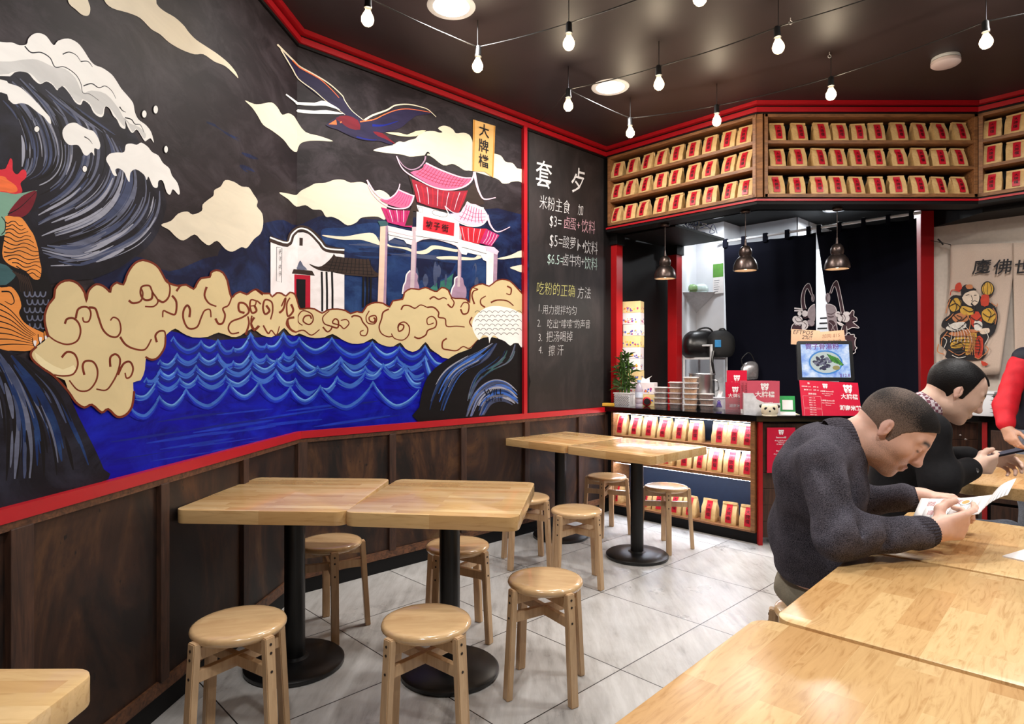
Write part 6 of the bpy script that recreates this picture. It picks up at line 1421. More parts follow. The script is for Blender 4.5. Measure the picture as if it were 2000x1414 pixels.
for pts in ([(210, 560), (245, 545), (275, 570)], [(225, 600), (270, 640), (310, 610)], [(395, 600), (430, 620), (462, 600)], [(400, 640), (440, 660), (460, 630)], [(330, 620), (360, 640), (385, 620)], [(195, 690), (240, 700), (300, 680)], [(200, 665), (250, 690), (310, 640)], [(230, 520), (250, 560), (240, 590)], [(260, 515), (275, 545), (262, 580)], [(210, 760), (250, 750), (290, 775)], [(220, 780), (260, 765), (292, 740)], [(320, 720), (335, 770), (312, 820)], [(345, 715), (350, 770), (335, 800)], [(370, 740), (380, 780), (368, 830)], [(285, 570), (320, 590), (350, 580)], [(250, 610), (280, 625), (250, 645)], [(420, 575), (440, 600), (425, 640)], [(340, 660), (365, 655), (388, 675)]): bl('ink', pts, 1.5)
for pts in ([(190, 640), (215, 620), (232, 600)], [(165, 740), (190, 720), (215, 730)], [(310, 690), (340, 700), (380, 700)], [(205, 800), (260, 830), (300, 810)], [(350, 840), (372, 850), (395, 830)], [(450, 570), (470, 610), (462, 660)], [(300, 600), (325, 640), (320, 690)], [(285, 690), (300, 740), (285, 800)]): bl('orange', pts, 1.5)
for pts in ([(175, 730), (195, 750), (180, 790)], [(405, 690), (425, 730), (405, 770)], [(225, 830), (260, 845), (300, 838)]): bl('white', pts, 1.2)
for k in range(7): bl('white', [(205 + k * 13, 655 + (k % 2) * 30), (225 + k * 16, 700), (215 + k * 20, 760)], .9)
for k in range(6): bl('ink', [(230, 730 + k * 18), (290, 725 + k * 17), (380, 735 + k * 16)], 1.1)
for k in range(5): bl('orange', [(300 + k * 12, 700), (325 + k * 6, 760), (300 + k * 12, 830)], 1.1)
for ch, x in (('魔', 1916), ('佛', 1957), ('世', 1998)):
    q = bp_(x, 523, .03); m.text(ch, .118, frame(q, (V.x, V.y, 0), (0, 0, 1), (-U.x, -U.y, 0)), 0, .012, .12)
m.build('painted_figure', [flat('banner_ink', (22, 18, 24), .7), flat('banner_red', (196, 60, 36), .7), flat('banner_gold', (206, 160, 60), .7), flat('banner_orange', (190, 120, 76), .7), flat('banner_skin', (220, 200, 180), .7), flat('banner_white', (220, 214, 206), .7), flat('banner_pink', (200, 120, 110), .7)], t, fix=False)
q = at_d(1903, 800, 4.62); t = thing('rice_warmer', 'white plastic food box behind the head of the man in black', 'food box', (q.x, q.y, CT), RV)
m = MB(); m.box((0, 0, .08), (.26, .2, .16), 0, None, .015); m.build('body', M_white, t, 40); m = MB(); m.box((0, 0, .168), (.27, .21, .02), 0, None, .008); m.build('lid', M_white, t, 40)
q = at_d(1941, 795, 4.5)
for k in range(5):
    m = MB(); m.lathe([(0, 0), (.036, 0), (.052, .03), (.056, .032), (.036, .006), (0, .006)], None, 0, 24); o = m.build('stacking_bowl', flat('grey_bowl', (78, 74, 76), .6), None, 40); o.location = (q.x, q.y, CT + .029 * k)
    tag(o, 'dark grey bowl, %s of the stack by the red sleeve' % ('lowest', 'second from the bottom', 'middle one', 'second from the top', 'topmost')[k], 'bowl', 'stacked grey bowls')
# ------------------------------------------------------------------ people: smooth bodies from blended limb volumes
class Vol:
    def __init__(s, lo, hi, res):
        s.lo = np.array(lo, np.float32); s.res = res
        s.n = [int(math.ceil((hi[i] - lo[i]) / res)) + 1 for i in range(3)]
        s.F = np.full(s.n, .2, np.float32)
    def block(s, lo, hi, m):
        a = [max(0, int((lo[i] - m - s.lo[i]) / s.res)) for i in range(3)]
        b = [min(s.n[i], int((hi[i] + m - s.lo[i]) / s.res) + 2) for i in range(3)]
        if any(b[i] <= a[i] for i in range(3)): return None
        sl = tuple(slice(a[i], b[i]) for i in range(3))
        ax = [(np.arange(a[i], b[i], dtype=np.float32) * s.res + s.lo[i]) for i in range(3)]
        return sl, (ax[0][:, None, None], ax[1][None, :, None], ax[2][None, None, :])
    def put(s, d, sl, k, sub):
        F = s.F[sl]
        if sub: d = -d; h = np.maximum(k - np.abs(F - d), 0) / k; s.F[sl] = np.maximum(F, d) + h * h * k * .25
        else: h = np.maximum(k - np.abs(F - d), 0) / k; s.F[sl] = np.minimum(F, d) - h * h * k * .25
    def cap(s, a, b, r1, r2=None, k=.02, sub=False):
        r2 = r1 if r2 is None else r2; a, b = [float(x) for x in a], [float(x) for x in b]; rm = max(r1, r2)
        q = s.block([min(a[i], b[i]) - rm for i in range(3)], [max(a[i], b[i]) + rm for i in range(3)], k + 3 * s.res)
        if q is None: return
        sl, P = q; ba = [b[i] - a[i] for i in range(3)]; L = sum(x * x for x in ba) or 1e-9
        pa = [P[i] - a[i] for i in range(3)]
        h = np.clip((pa[0] * ba[0] + pa[1] * ba[1] + pa[2] * ba[2]) / L, 0, 1)
        d = np.sqrt(sum((pa[i] - ba[i] * h) ** 2 for i in range(3))) - (r1 + (r2 - r1) * h)
        s.put(d, sl, k, sub)
    def ell(s, c, r, M=None, k=.02, sub=False):
        """ellipsoid with radii r along the columns of M"""
        M = Matrix.Identity(3) if M is None else M; rm = max(r); c = [float(x) for x in c]
        q = s.block([c[i] - rm for i in range(3)], [c[i] + rm for i in range(3)], k + 3 * s.res)
        if q is None: return
        sl, P = q; p = [P[i] - c[i] for i in range(3)]
        l = [sum(p[i] * M[i][j] for i in range(3)) for j in range(3)]
        k0 = np.sqrt(sum((l[j] / r[j]) ** 2 for j in range(3))); k1 = np.sqrt(sum((l[j] / r[j] ** 2) ** 2 for j in range(3))) + 1e-9
        s.put(k0 * (k0 - 1) / k1, sl, k, sub)
    def grid(s): return s.block([-99] * 3, [99] * 3, 0)[1]
    def mesh(s):
        F = s.F; ins = F < 0; nx, ny, nz = s.n
        c = np.zeros((nx - 1, ny - 1, nz - 1), np.uint8)
        for i in (0, 1):
            for j in (0, 1):
                for k in (0, 1): c += ins[i:nx - 1 + i, j:ny - 1 + j, k:nz - 1 + k]
        act = np.argwhere((c > 0) & (c < 8)); ids = np.full(c.shape, -1, np.int32); ids[tuple(act.T)] = np.arange(len(act))
        acc = np.zeros((len(act), 3), np.float64); cnt = np.zeros(len(act))
        for ax in range(3):
            o1, o2 = [a for a in range(3) if a != ax]
            for u in (0, 1):
                for v in (0, 1):
                    p = act.copy(); p[:, o1] += u; p[:, o2] += v; q = p.copy(); q[:, ax] += 1
                    fa, fb = F[tuple(p.T)], F[tuple(q.T)]; m = (fa < 0) != (fb < 0)
                    t = np.where(m, fa / np.where(m, fa - fb, 1), 0); w = p.astype(np.float64); w[:, ax] += t
                    acc[m] += w[m]; cnt[m] += 1
        V_ = acc / cnt[:, None] * s.res + s.lo
        quads = []
        for ax in range(3):
            o1, o2 = (ax + 1) % 3, (ax + 2) % 3
            sa = [slice(None)] * 3; sb = [slice(None)] * 3; sa[ax] = slice(0, -1); sb[ax] = slice(1, None)
            A, B = ins[tuple(sa)], ins[tuple(sb)]; e = np.argwhere(A != B)
            e = e[(e[:, o1] > 0) & (e[:, o2] > 0) & (e[:, o1] < s.n[o1] - 1) & (e[:, o2] < s.n[o2] - 1)]
            fl = A[tuple(e.T)]; Q_ = []
            for u, v in ((0, 0), (1, 0), (1, 1), (0, 1)):
                p = e.copy(); p[:, o1] -= u; p[:, o2] -= v; Q_.append(ids[tuple(p.T)])
            Q_ = np.stack(Q_, 1); Q_[fl == 0] = Q_[fl == 0][:, ::-1]; quads.append(Q_[(Q_ >= 0).all(1)])
        return V_, np.concatenate(quads)
    def build(s, name, mat, parent=None, relax=1):
        V_, Q_ = s.mesh()
        for _ in range(relax):
            a = np.zeros_like(V_); n = np.zeros(len(V_))
            for i in range(4):
                for j in (1, 3): np.add.at(a, Q_[:, i], V_[Q_[:, (i + j) % 4]]); np.add.at(n, Q_[:, i], 1)
            V_ = V_ * .5 + .5 * a / np.maximum(n, 1)[:, None]
        me = bpy.data.meshes.new(name); me.vertices.add(len(V_)); me.vertices.foreach_set('co', V_.astype(np.float32).ravel())
        me.loops.add(Q_.size); me.loops.foreach_set('vertex_index', Q_.ravel().astype(np.int32)); me.polygons.add(len(Q_))
        me.polygons.foreach_set('loop_start', np.arange(0, Q_.size, 4, dtype=np.int32)); me.update(calc_edges=True); me.validate()
        me.polygons.foreach_set('use_smooth', [True] * len(me.polygons)); me.materials.append(mat)
        o = bpy.data.objects.new(name, me); COL.objects.link(o)
        if parent: o.parent = parent
        return o, V_

def head_vol(S, c, Rm, s, hair=False):
    c = Vector(c)
    def P(x, y, z): return c + Rm @ Vector((x * s, y * s, z * s))
    def ell(p, r, k=.02, sub=False, M=None): S.ell(P(*p), [a * s for a in r], Rm if M is None else Rm @ M, k * s, sub)
    def cap(a, b, r1, r2=None, k=.015, sub=False): S.cap(P(*a), P(*b), r1 * s, (r2 if r2 is not None else r1) * s, k * s, sub)
    ell((-.018, 0, .034), (.098, .077, .084)); ell((-.045, 0, .01), (.062, .068, .07))
    ell((.022, 0, .02), (.066, .065, .075), .03); ell((.022, 0, -.035), (.066, .062, .072), .03)
    ell((.03, 0, -.078), (.050, .048, .038), .03); ell((.066, 0, -.103), (.019, .024, .016), .025)
    for y in (1, -1):
        ell((.05, y * .041, -.022), (.03, .024, .024), .025); ell((.0, y * .05, -.07), (.03, .016, .03), .03)
    if hair: return
    for y in (1, -1):
        ell((.096, y * .031, .006), (.014, .019, .0125), .018, True); ell((.0755, y * .0315, .003), (.0145, .0165, .0125), .006)
        cap((.083, y * .012, .026), (.068, y * .05, .024), .0075, .006, .016)
        ell((.094, y * .0115, -.035), (.0105, .0075, .008), .008); ell((.102, y * .0065, -.041), (.003, .0028, .004), .003, True)
        m = Matrix.Rotation(y * .28, 3, 'Z') @ Matrix.Rotation(-.18, 3, 'Y')
        ell((-.014, y * .078, -.006), (.0165, .007, .0275), .005, False, m); ell((-.009, y * .0865, -.001), (.0095, .0065, .0165), .004, True, m); ell((-.014, y * .083, -.004), (.004, .003, .014), .003, False, m); ell((-.005, y * .080, -.006), (.0035, .0035, .006), .003); ell((-.012, y * .079, -.030), (.0065, .0055, .0075), .005)
    cap((.084, 0, .018), (.104, 0, -.028), .0075, .0115, .016); ell((.104, 0, -.031), (.0115, .0115, .0095), .01)
    cap((.088, -.02, -.0665), (.0925, -.004, -.060), .0036, .0048, .008); cap((.088, .02, -.0665), (.0925, .004, -.060), .0036, .0048, .008); cap((.0875, -.016, -.071), (.0875, .016, -.071), .0046, .0046, .008); cap((.089, 0, -.0715), (.089, 0, -.0725), .0056, .0056, .008)
    cap((.089, -.022, -.0668), (.0965, 0, -.0664), .0009, .0009, .002, True); cap((.0965, 0, -.0664), (.089, .022, -.0668), .0009, .0009, .002, True)
    cap((.094, 0, -.049), (.091, 0, -.054), .0025, .003, .005, True)

def hand_vol(S, Wp, x, y, n, curls, thumb, s=1.0, spread=.0):
    """Wp wrist, x along the hand, y towards the index side, n palm normal"""
    Wp = Vector(Wp); x, y, n = [Vector(v).normalized() for v in (x, y, n)]
    offs_ = (.031, .011, -.010, -.029); lens = ((.041, .026, .021), (.046, .029, .022), (.042, .027, .021), (.033, .021, .019)); kn = (.086, .09, .085, .077)
    S.cap(Wp - x * .05, Wp + x * .02, .027 * s, .025 * s, .02)
    tips = []
    for i in range(4):
        K = Wp + (x * kn[i] + y * offs_[i]) * s
        S.cap(Wp + (x * .012 + y * offs_[i] * .55) * s, K, .0165 * s, .0115 * s, .014 * s)
        a = 0; p = K; d0 = (x + y * spread * offs_[i] * 10).normalized(); r = (.0098, .01, .0095, .0085)[i] * s
        for j in range(3):
            a += math.radians(curls[i][j]); d = d0 * math.cos(a) + n * math.sin(a); q = p + d * lens[i][j] * s
            S.cap(p, q, r, r * .9, .0035 * s); S.ell(p, (r * 1.08,) * 3, None, .004 * s); p = q; r *= .9
        tips.append(p)
    p = Wp + (x * .02 + y * .018 + n * .008) * s; r = .0155 * s
    for (dx, dy, dn, L), rr in zip(thumb, (.0125, .0108, .009)):
        q = p + (x * dx + y * dy + n * dn).normalized() * L * s; S.cap(p, q, r, rr * s, .008 * s); p = q; r = rr * s
    return tips

def skin_mat(name, base):
    N = NT(name); v = N.coord(); f = N.noise(v, 60, 4, .6); L = lin(base)
    a = N.n('ShaderNodeAttribute', attribute_name='tint'); sp = N.n('ShaderNodeSeparateColor'); N.l(a.outputs['Color'], sp.inputs[0])
    col = N.ramp(f, [(.3, tuple(x * .93 for x in L[:3]) + (1,)), (.7, L)])
    col = N.mix(N.math('MULTIPLY', sp.outputs[0], .75), col, lin((168, 78, 78)))
    col = N.mix(sp.outputs[1], col, lin((34, 24, 22)))
    sn = N.noise(v, 520, 2, .6)
    col = N.mix(N.math('MULTIPLY', sp.outputs[2], N.ramp(sn, [(.35, (.15, .15, .15, 1)), (.6, (.62, .62, .62, 1))])), col, lin((70, 58, 54)))
    N.bump(N.noise(v, 260, 3), .06, .001)
    N.b.inputs['Subsurface Weight'].default_value = .08; N.b.inputs['Subsurface Radius'].default_value = (.6, .25, .15); N.b.inputs['Subsurface Scale'].default_value = .008
    return N.set(col, .48, spec=.4)
def hair_mat(name, base, scalp, buzz):
    N = NT(name); v = N.coord(); a = N.n('ShaderNodeAttribute', attribute_name='tint'); sp = N.n('ShaderNodeSeparateColor'); N.l(a.outputs['Color'], sp.inputs[0])
    f = N.noise(v, 380 if buzz else 160, 3, .65)
    d = N.math('ADD', sp.outputs[0], N.math('MULTIPLY', N.math('SUBTRACT', f, .5), 1.1 if buzz else .5))
    col = N.ramp(d, [(.12, lin(scalp)), (.75, lin(base))]); N.bump(f, .7 if buzz else .4, .004)
    return N.set(col, .65 if buzz else .5, spec=.25)
def sstep(x, a, b): t = np.clip((x - a) / (b - a), 0, 1); return t * t * (3 - 2 * t)
def set_tint(o, T3):
    at = o.data.color_attributes.new('tint', 'FLOAT_COLOR', 'POINT'); n = len(o.data.vertices)
    buf = np.ones((n, 4), np.float32); buf[:, :3] = T3[:n]; at.data.foreach_set('color', buf.ravel())
def local_pts(V_, c, Rm, s): return (V_ - np.array(c)) @ np.array([[Rm[i][j] for j in range(3)] for i in range(3)]) / s
def face_tint(o, V_, c, Rm, s, stubble):
    L = local_pts(V_, c, Rm, s); x, y, z = L[:, 0], L[:, 1], L[:, 2]; ay = np.abs(y); near = (np.abs(L).max(1) < .14) & (x > .0)
    lip = np.exp(-((z + .0662) / .0075) ** 2 * 1.2) * (1 - sstep(ay, .014, .023)) * sstep(x, .08, .088)
    zb = .030 - 6 * (ay - .032) ** 2 * 1.5 + .03 * (ay - .03) * 0
    brow = np.exp(-((z - zb) / .0062) ** 2) * sstep(ay, .009, .016) * (1 - sstep(ay, .044, .058)) * sstep(x, .05, .06)
    lash = np.exp(-((z - (-.004 + 14 * (ay - .031) ** 2)) / .0026) ** 2) * sstep(ay, .014, .018) * (1 - sstep(ay, .045, .049)) * sstep(x, .06, .07) * .85
    nos = np.exp(-((z + .042) / .003) ** 2) * np.exp(-((ay - .007) / .0035) ** 2) * sstep(x, .09, .095) * .8
    st = stubble * (1 - sstep(z, -.055, -.02)) * sstep(z, -.14, -.11) * sstep(x, -.04, .01) * (1 - .3 * np.exp(-((z + .066) / .01) ** 2))
    ear = .35 * np.exp(-((x + .014) / .02) ** 2) * sstep(ay, .068, .076) * (np.abs(z + .008) < .05)
    blush = .22 * np.exp(-((z + .03) / .02) ** 2) * sstep(x, .06, .1)
    set_tint(o, np.stack([near * np.clip(lip + blush, 0, 1) + ear, near * np.clip(brow + lash + nos, 0, 1), (np.abs(L).max(1) < .15) * np.clip(st, 0, 1)], 1))

def hair_piece(person, c, Rm, s, mat, thick, cut, dens, res=.0032, extra=None):
    c = Vector(c); S = Vol(c - Vector((.14,) * 3) * s, c + Vector((.15,) * 3) * s, res); head_vol(S, c, Rm, s, True)
    if extra: extra(S)
    X_, Y_, Z_ = S.grid(); A = np.array([[Rm[i][j] for j in range(3)] for i in range(3)])
    p = [X_ - c.x, Y_ - c.y, Z_ - c.z]; l = [sum(p[i] * A[i][j] for i in range(3)) / s for j in range(3)]
    S.F = np.maximum(S.F - thick(*l) * s, -cut(*l) * s).astype(np.float32)
    o, V_ = S.build('hair', mat, person, 2)
    L = local_pts(V_, c, Rm, s); d = dens(L[:, 0], L[:, 1], L[:, 2]); set_tint(o, np.stack([d, d, d], 1)); return o

def wool_mat():
    N = NT('charcoal_wool'); v = N.coord(); f = N.noise(v, 420, 3, .7); g = N.noise(v, 12, 3)
    w = N.n('ShaderNodeTexWave', wave_type='BANDS', bands_direction='Z'); w.inputs['Scale'].default_value = 70; w.inputs['Distortion'].default_value = 3; w.inputs['Detail'].default_value = 2; N.l(v, w.inputs['Vector'])
    N.bump(N.math('ADD', f, N.math('MULTIPLY', w.outputs['Fac'], .12)), .9, .005)
    return N.set(N.ramp(N.math('ADD', N.math('MULTIPLY', f, .8), N.math('MULTIPLY', g, .2)), [(.38, lin((32, 31, 38))), (.62, lin((118, 113, 124)))]), .95, spec=.15)
def rib_mat(nm, a, b):
    N = NT(nm); v = N.coord(); f = N.noise(v, 420, 3, .7); N.bump(f, .5, .003)
    return N.set(N.ramp(f, [(.36, lin(a)), (.66, lin(b))]), .95, spec=.15)
def folds(S, amp, freq, seed, where=None):
    X_, Y_, Z_ = S.grid(); r = random.Random(seed); d = 0
    for k in range(6):
        v = Vector((r.uniform(-1, 1), r.uniform(-1, 1), r.uniform(-1, 1))).normalized() * freq * r.uniform(.6, 1.7); d = d + np.sin(X_ * v.x + Y_ * v.y + Z_ * v.z + r.uniform(0, 6) + 1.3 * np.sin(9 * X_ + 7 * Z_ + k))
    d = d / 6 * amp
    if where is not None: d = d * where(X_, Y_, Z_)
    S.F += d.astype(np.float32)
def ribbed_ring(name, parent, mat, a, b, r0, r1, n=44, depth=.0016, seg=4):
    a, b = Vector(a), Vector(b); M = (b - a).to_track_quat('Z', 'Y').to_matrix(); vs = []; fs = []; L = (b - a).length; N_ = n * 4
    for j in range(seg + 1):
        t = j / seg; r = r0 + (r1 - r0) * t + .003 * math.sin(pi * t)
        if j in (0, seg): r -= .004
        for i in range(N_): an = 2 * pi * i / N_; rr = r + depth * math.cos(i * pi / 2); vs.append(a + M @ Vector((rr * math.cos(an), rr * math.sin(an), L * t)))
    for j in range(seg):
        for i in range(N_): fs.append((j * N_ + i, j * N_ + (i + 1) % N_, (j + 1) * N_ + (i + 1) % N_, (j + 1) * N_ + i))
    m = MB(); m.mesh(vs, fs); return m.build(name, mat, parent, 180)

# ---------------- man in the charcoal sweater
F1 = Vector((.81, -.59, 0)); L1_ = Vector((.59, .81, 0)); UPV = Vector((0, 0, 1)); B1 = Matrix((F1, L1_, UPV)).transposed()
SK1 = skin_mat('skin_warm', (238, 190, 168))
hc = Vector((1.232, 2.02, 1.112)); HS = 1.07
H1 = Matrix.Rotation(math.radians(-43), 3, 'Z') @ Matrix.Rotation(math.radians(41), 3, 'Y') @ Matrix.Rotation(math.radians(-9), 3, 'X')
nb1 = Vector((1.075, 2.08, 1.06)); sR, sL = Vector((.945, 1.93, 1.02)), Vector((1.185, 2.23, 1.02))
eR, wR = Vector((.935, 1.80, .832)), Vector((1.232, 1.83, .842)); eL, wL = Vector((1.20, 2.27, .815)), Vector((1.405, 2.165, .868))
S = Vol((.78, 1.66, .5), (1.68, 2.42, 1.29), .0034)
S.ell((1.04, 2.11, .92), (.105, .16, .16), B1, .03); S.ell((1.06, 2.18, .68), (.11, .15, .19), B1, .05)
for a, b, r1, r2 in ((sR, eR, .036, .030), (eR, wR, .030, .027), (sL, eL, .04, .036), (eL, wL, .036, .028)): S.cap(a, b, r1, r2, .02)
S.cap(nb1 - Vector((0, 0, .06)), nb1 + Vector((.01, 0, .0)), .06, .058, .03); S.cap(nb1, hc + H1 @ Vector((-.045, 0, -.03)), .062, .058, .03); S.cap(nb1 + Vector((.035, -.02, -.01)), hc + H1 @ Vector((.0, 0, -.075)), .045, .045, .03)
head_vol(S, hc, H1, HS)
xr = Vector((.97, .10, .12)).normalized(); yr = Vector((-.12, -.22, .95)); nr = xr.cross(yr).normalized() * -1
if nr.y < 0: nr = -nr
yr = (yr - xr * yr.dot(xr)).normalized()
hand_vol(S, wR, xr, yr, nr, ((18, 22, 16), (38, 42, 30), (48, 52, 36), (54, 56, 38)), ((.55, .55, .62, .040), (.9, .2, .35, .034), (.98, .05, .1, .028)), 1.08)
xl = Vector((.95, -.28, .05)).normalized(); yl = Vector((-.25, -.85, .1)); yl = (yl - xl * yl.dot(xl)).normalized(); nl = Vector((-.05, .1, -1)); nl = (nl - xl * nl.dot(xl) - yl * nl.dot(yl)).normalized()
hand_vol(S, wL, xl, yl, nl, ((30, 34, 24), (34, 38, 26), (38, 42, 30), (42, 44, 32)), ((.62, .66, -.1, .042), (.92, .3, .05, .036), (.98, .1, .12, .030)), 1.06)
man, V_ = S.build('person', SK1, None, 1)
tag(man, 'seated man with cropped hair in a charcoal knit sweater bent over a paper menu', 'person')
face_tint(man, V_, hc, H1, HS, .8)
def cut1(x, y, z):
    ay = np.abs(y); line = np.interp(x.ravel(), [-.13, -.06, -.028, -.012, .004, .018, .028, .045, .06, .078, .12], [-.075, -.07, -.05, .02, -.032, -.03, .012, .034, .05, .068, .085]).reshape(x.shape).astype(np.float32)
    return z - line + .0 * ay
DEN1 = lambda x, y, z: np.clip(.34 + .34 * sstep(z, .01, .085) + .55 * sstep(x, .01, .07) * sstep(z, .03, .08) - .20 * sstep(-x, .0, .06) * sstep(z, .05, .1) + .16 * sstep(-x, .05, .1), .08, 1)
hair_piece(man, hc, H1, HS, hair_mat('buzz_hair', (26, 21, 20), (150, 126, 112), True), lambda x, y, z: .0012 + .003 * sstep(z, .03, .1) + .0035 * sstep(x, .04, .09) * sstep(z, .04, .07), cut1, DEN1, .003)
WOOL = wool_mat(); RIB = rib_mat('charcoal_rib', (34, 31, 37), (92, 86, 94))
S = Vol((.74, 1.66, .54), (1.5, 2.5, 1.16), .0052)
S.ell((1.035, 2.10, .92), (.14, .195, .17), B1, .04); S.ell((1.05, 2.165, .74), (.155, .19, .17), B1, .06); S.ell((1.01, 2.115, .97), (.115, .16, .085), B1, .05); S.ell((1.07, 2.2, .62), (.135, .175, .07), B1, .04)
for a, b, r1, r2 in ((sR, eR, .068, .058), (eR, wR - xr * .055, .062, .047), (sL, eL, .07, .058), (eL, wL - xl * .05, .058, .046)): S.cap(a, b, r1, r2, .05)
S.cap(sR + L1_ * .03, nb1 - UPV * .02, .058, .078, .04); S.cap(sL - L1_ * .03, nb1 - UPV * .02, .058, .078, .04)
S.cap(nb1 - (hc - nb1).normalized() * .06, nb1 - (hc - nb1).normalized() * .005, .088, .084, .04); S.ell(nb1 - F1 * .045 - UPV * .02, (.06, .10, .05), B1, .04)
folds(S, .011, 42, 3, lambda X_, Y_, Z_: np.clip(1.3 - 2.6 * np.sqrt((X_ - .98) ** 2 + (Y_ - 1.84) ** 2 + (Z_ - .86) ** 2), .4, 1))
S.cap(nb1 + Vector((-.01, 0, .02)), hc + H1 @ Vector((-.02, 0, -.06)), .066, .066, .01, True)
for a, b, r_ in ((at_d(1560, 925, 1.87), at_d(1592, 1035, 1.79), .013), (at_d(1645, 985, 1.79), at_d(1598, 1052, 1.755), .012), (at_d(1695, 1000, 1.77), at_d(1665, 1062, 1.765), .010), (at_d(1528, 955, 1.96), at_d(1512, 1085, 2.02), .016), (at_d(1690, 900, 1.96), at_d(1665, 965, 1.93), .014), (at_d(1600, 905, 1.86), at_d(1632, 960, 1.81), .009), (at_d(1745, 1000, 1.775), at_d(1730, 1060, 1.775), .008), (at_d(1545, 1070, 1.95), at_d(1590, 1105, 1.9), .014)): S.cap(a, b, r_ * .8, r_ * .5, .04, True)
X_, Y_, Z_ = S.grid(); S.F = np.maximum(S.F, (.585 - Z_) + 0 * X_ + 0 * Y_).astype(np.float32)
sw, _ = S.build('sweater', WOOL, man, 1)
nd = (hc + H1 @ Vector((-.03, 0, -.06)) - nb1).normalized()
ribbed_ring('collar', sw, RIB, nb1 - nd * .02 + F1 * .004, nb1 + nd * .05 + F1 * .006, .090, .077, 44)
ribbed_ring('cuff', sw, RIB, wR - xr * .085, wR - xr * .008, .046, .042, 30); ribbed_ring('cuff', sw, RIB, wL - (wL - eL).normalized() * .07, wL - (wL - eL).normalized() * .005, .044, .039, 30)
S = Vol((.86, 1.6, 0.03), (1.75, 2.5, .66), .0075)
S.ell((1.075, 2.22, .54), (.135, .172, .095), B1, .03)
for sg in (1, -1):
    h = Vector((1.085, 2.215, .535)) + L1_ * .09 * sg; kn_ = h + F1 * .40 + Vector((0, 0, .01)); an = kn_ + Vector((-.04, .03, -.47)); S.cap(h, kn_, .082, .062, .04); S.cap(kn_, an, .06, .048, .03)
folds(S, .008, 45, 8)
tr, _ = S.build('trousers', flat('olive_grey_twill', (146, 138, 120), .85, 0, .1, 200, .2, 0, .2), man, 1)
for sg in (1, -1):
    an = Vector((1.085, 2.215, .02)) + L1_ * .09 * sg + F1 * .40 + Vector((-.04, .03, 0)); m = MB(); m.prism([(x * .5 + .06, y * .9) for x, y in rrect(.5, .1, .045)], -.018, .045, None, 0, .012); o = m.build('shoe', M_cord, man, 50); o.location = an; o.rotation_euler = (0, 0, math.atan2(F1.y, F1.x))
# menu in his hands
m = MB()
c_ = [at_d(1799, 973, 2.10), at_d(1781, 1014, 1.965), at_d(1912, 1003, 1.815), at_d(1938, 966, 2.0)]
def lerp(a, b, t): return a + (b - a) * t
def page(m, A_, B_, C_, D_, mat, bow, n=8, lift=0.0, u0=0, u1=1, v0=0, v1=1):
    """A left-far, B left-near, C right-near, D right-far"""
    nrm = (C_ - A_).cross(D_ - B_).normalized(); nrm = nrm if nrm.z > 0 else -nrm
    pt = lambda u, v: lerp(lerp(A_, D_, u), lerp(B_, C_, u), v) + nrm * (bow * math.sin(pi * u) + lift)
    for i in range(n):
        a, b = u0 + (u1 - u0) * i / n, u0 + (u1 - u0) * (i + 1) / n; m.face([pt(a, v0), pt(a, v1), pt(b, v1), pt(b, v0)], mat)
    return pt, nrm
pt, nrm = page(m, *c_, 0, -.006)
e_ = [c_[3], c_[2], at_d(1968, 966, 1.86), at_d(1985, 934, 1.98)]
pt2, nrm2 = page(m, *e_, 0, .008)
menu = m.build('paper_menu', M_paperwhite, None, 60, fix=False); menu.modifiers.new('thickness', 'SOLIDIFY').thickness = .0012
tag(menu, 'white paper menu with dish pictures held open by the man in the grey sweater', 'menu')
m = MB()
def dot(u, v, a, b, mat, l): m.face([pt(u + a * math.cos(k * pi / 9), v + b * math.sin(k * pi / 9)) + nrm * l for k in range(18)], mat)
for (u, v, mt) in ((.38, .35, 1), (.68, .28, 2), (.42, .78, 3)):
    dot(u, v, .085, .16, 4, .0012); dot(u, v, .08, .15, 0, .0014); dot(u, v, .055, .10, mt, .0016)
for k in range(16):
    u0 = (.14, .54, .20)[k % 3] + .018 * (k // 3); v0 = (.3, .25, .72)[k % 3]; m.face([pt(u0, v0 - .12) + nrm * .0013, pt(u0, v0 + .1) + nrm * .0013, pt(u0 + .008, v0 + .1) + nrm * .0013, pt(u0 + .008, v0 - .12) + nrm * .0013], 5)
m.build('print', [flat('plate_white', (240, 238, 236), .5), flat('dish_brown', (110, 56, 44), .5), flat('dish_gold', (190, 150, 70), .5), flat('dish_grey', (120, 96, 78), .5), flat('plate_rim', (70, 90, 70), .5), flat('menu_red_ink', (170, 60, 70), .6)], menu, fix=False)
q = at_z(2004, 1095, TZ); m = MB(); m.box((.05, .0, .002), (.14, .1, .004)); o = m.build('napkin', M_paperwhite); o.location = q; o.rotation_euler = (0, 0, .5); tag(o, 'white paper napkin at the right picture edge on the big table', 'napkin')

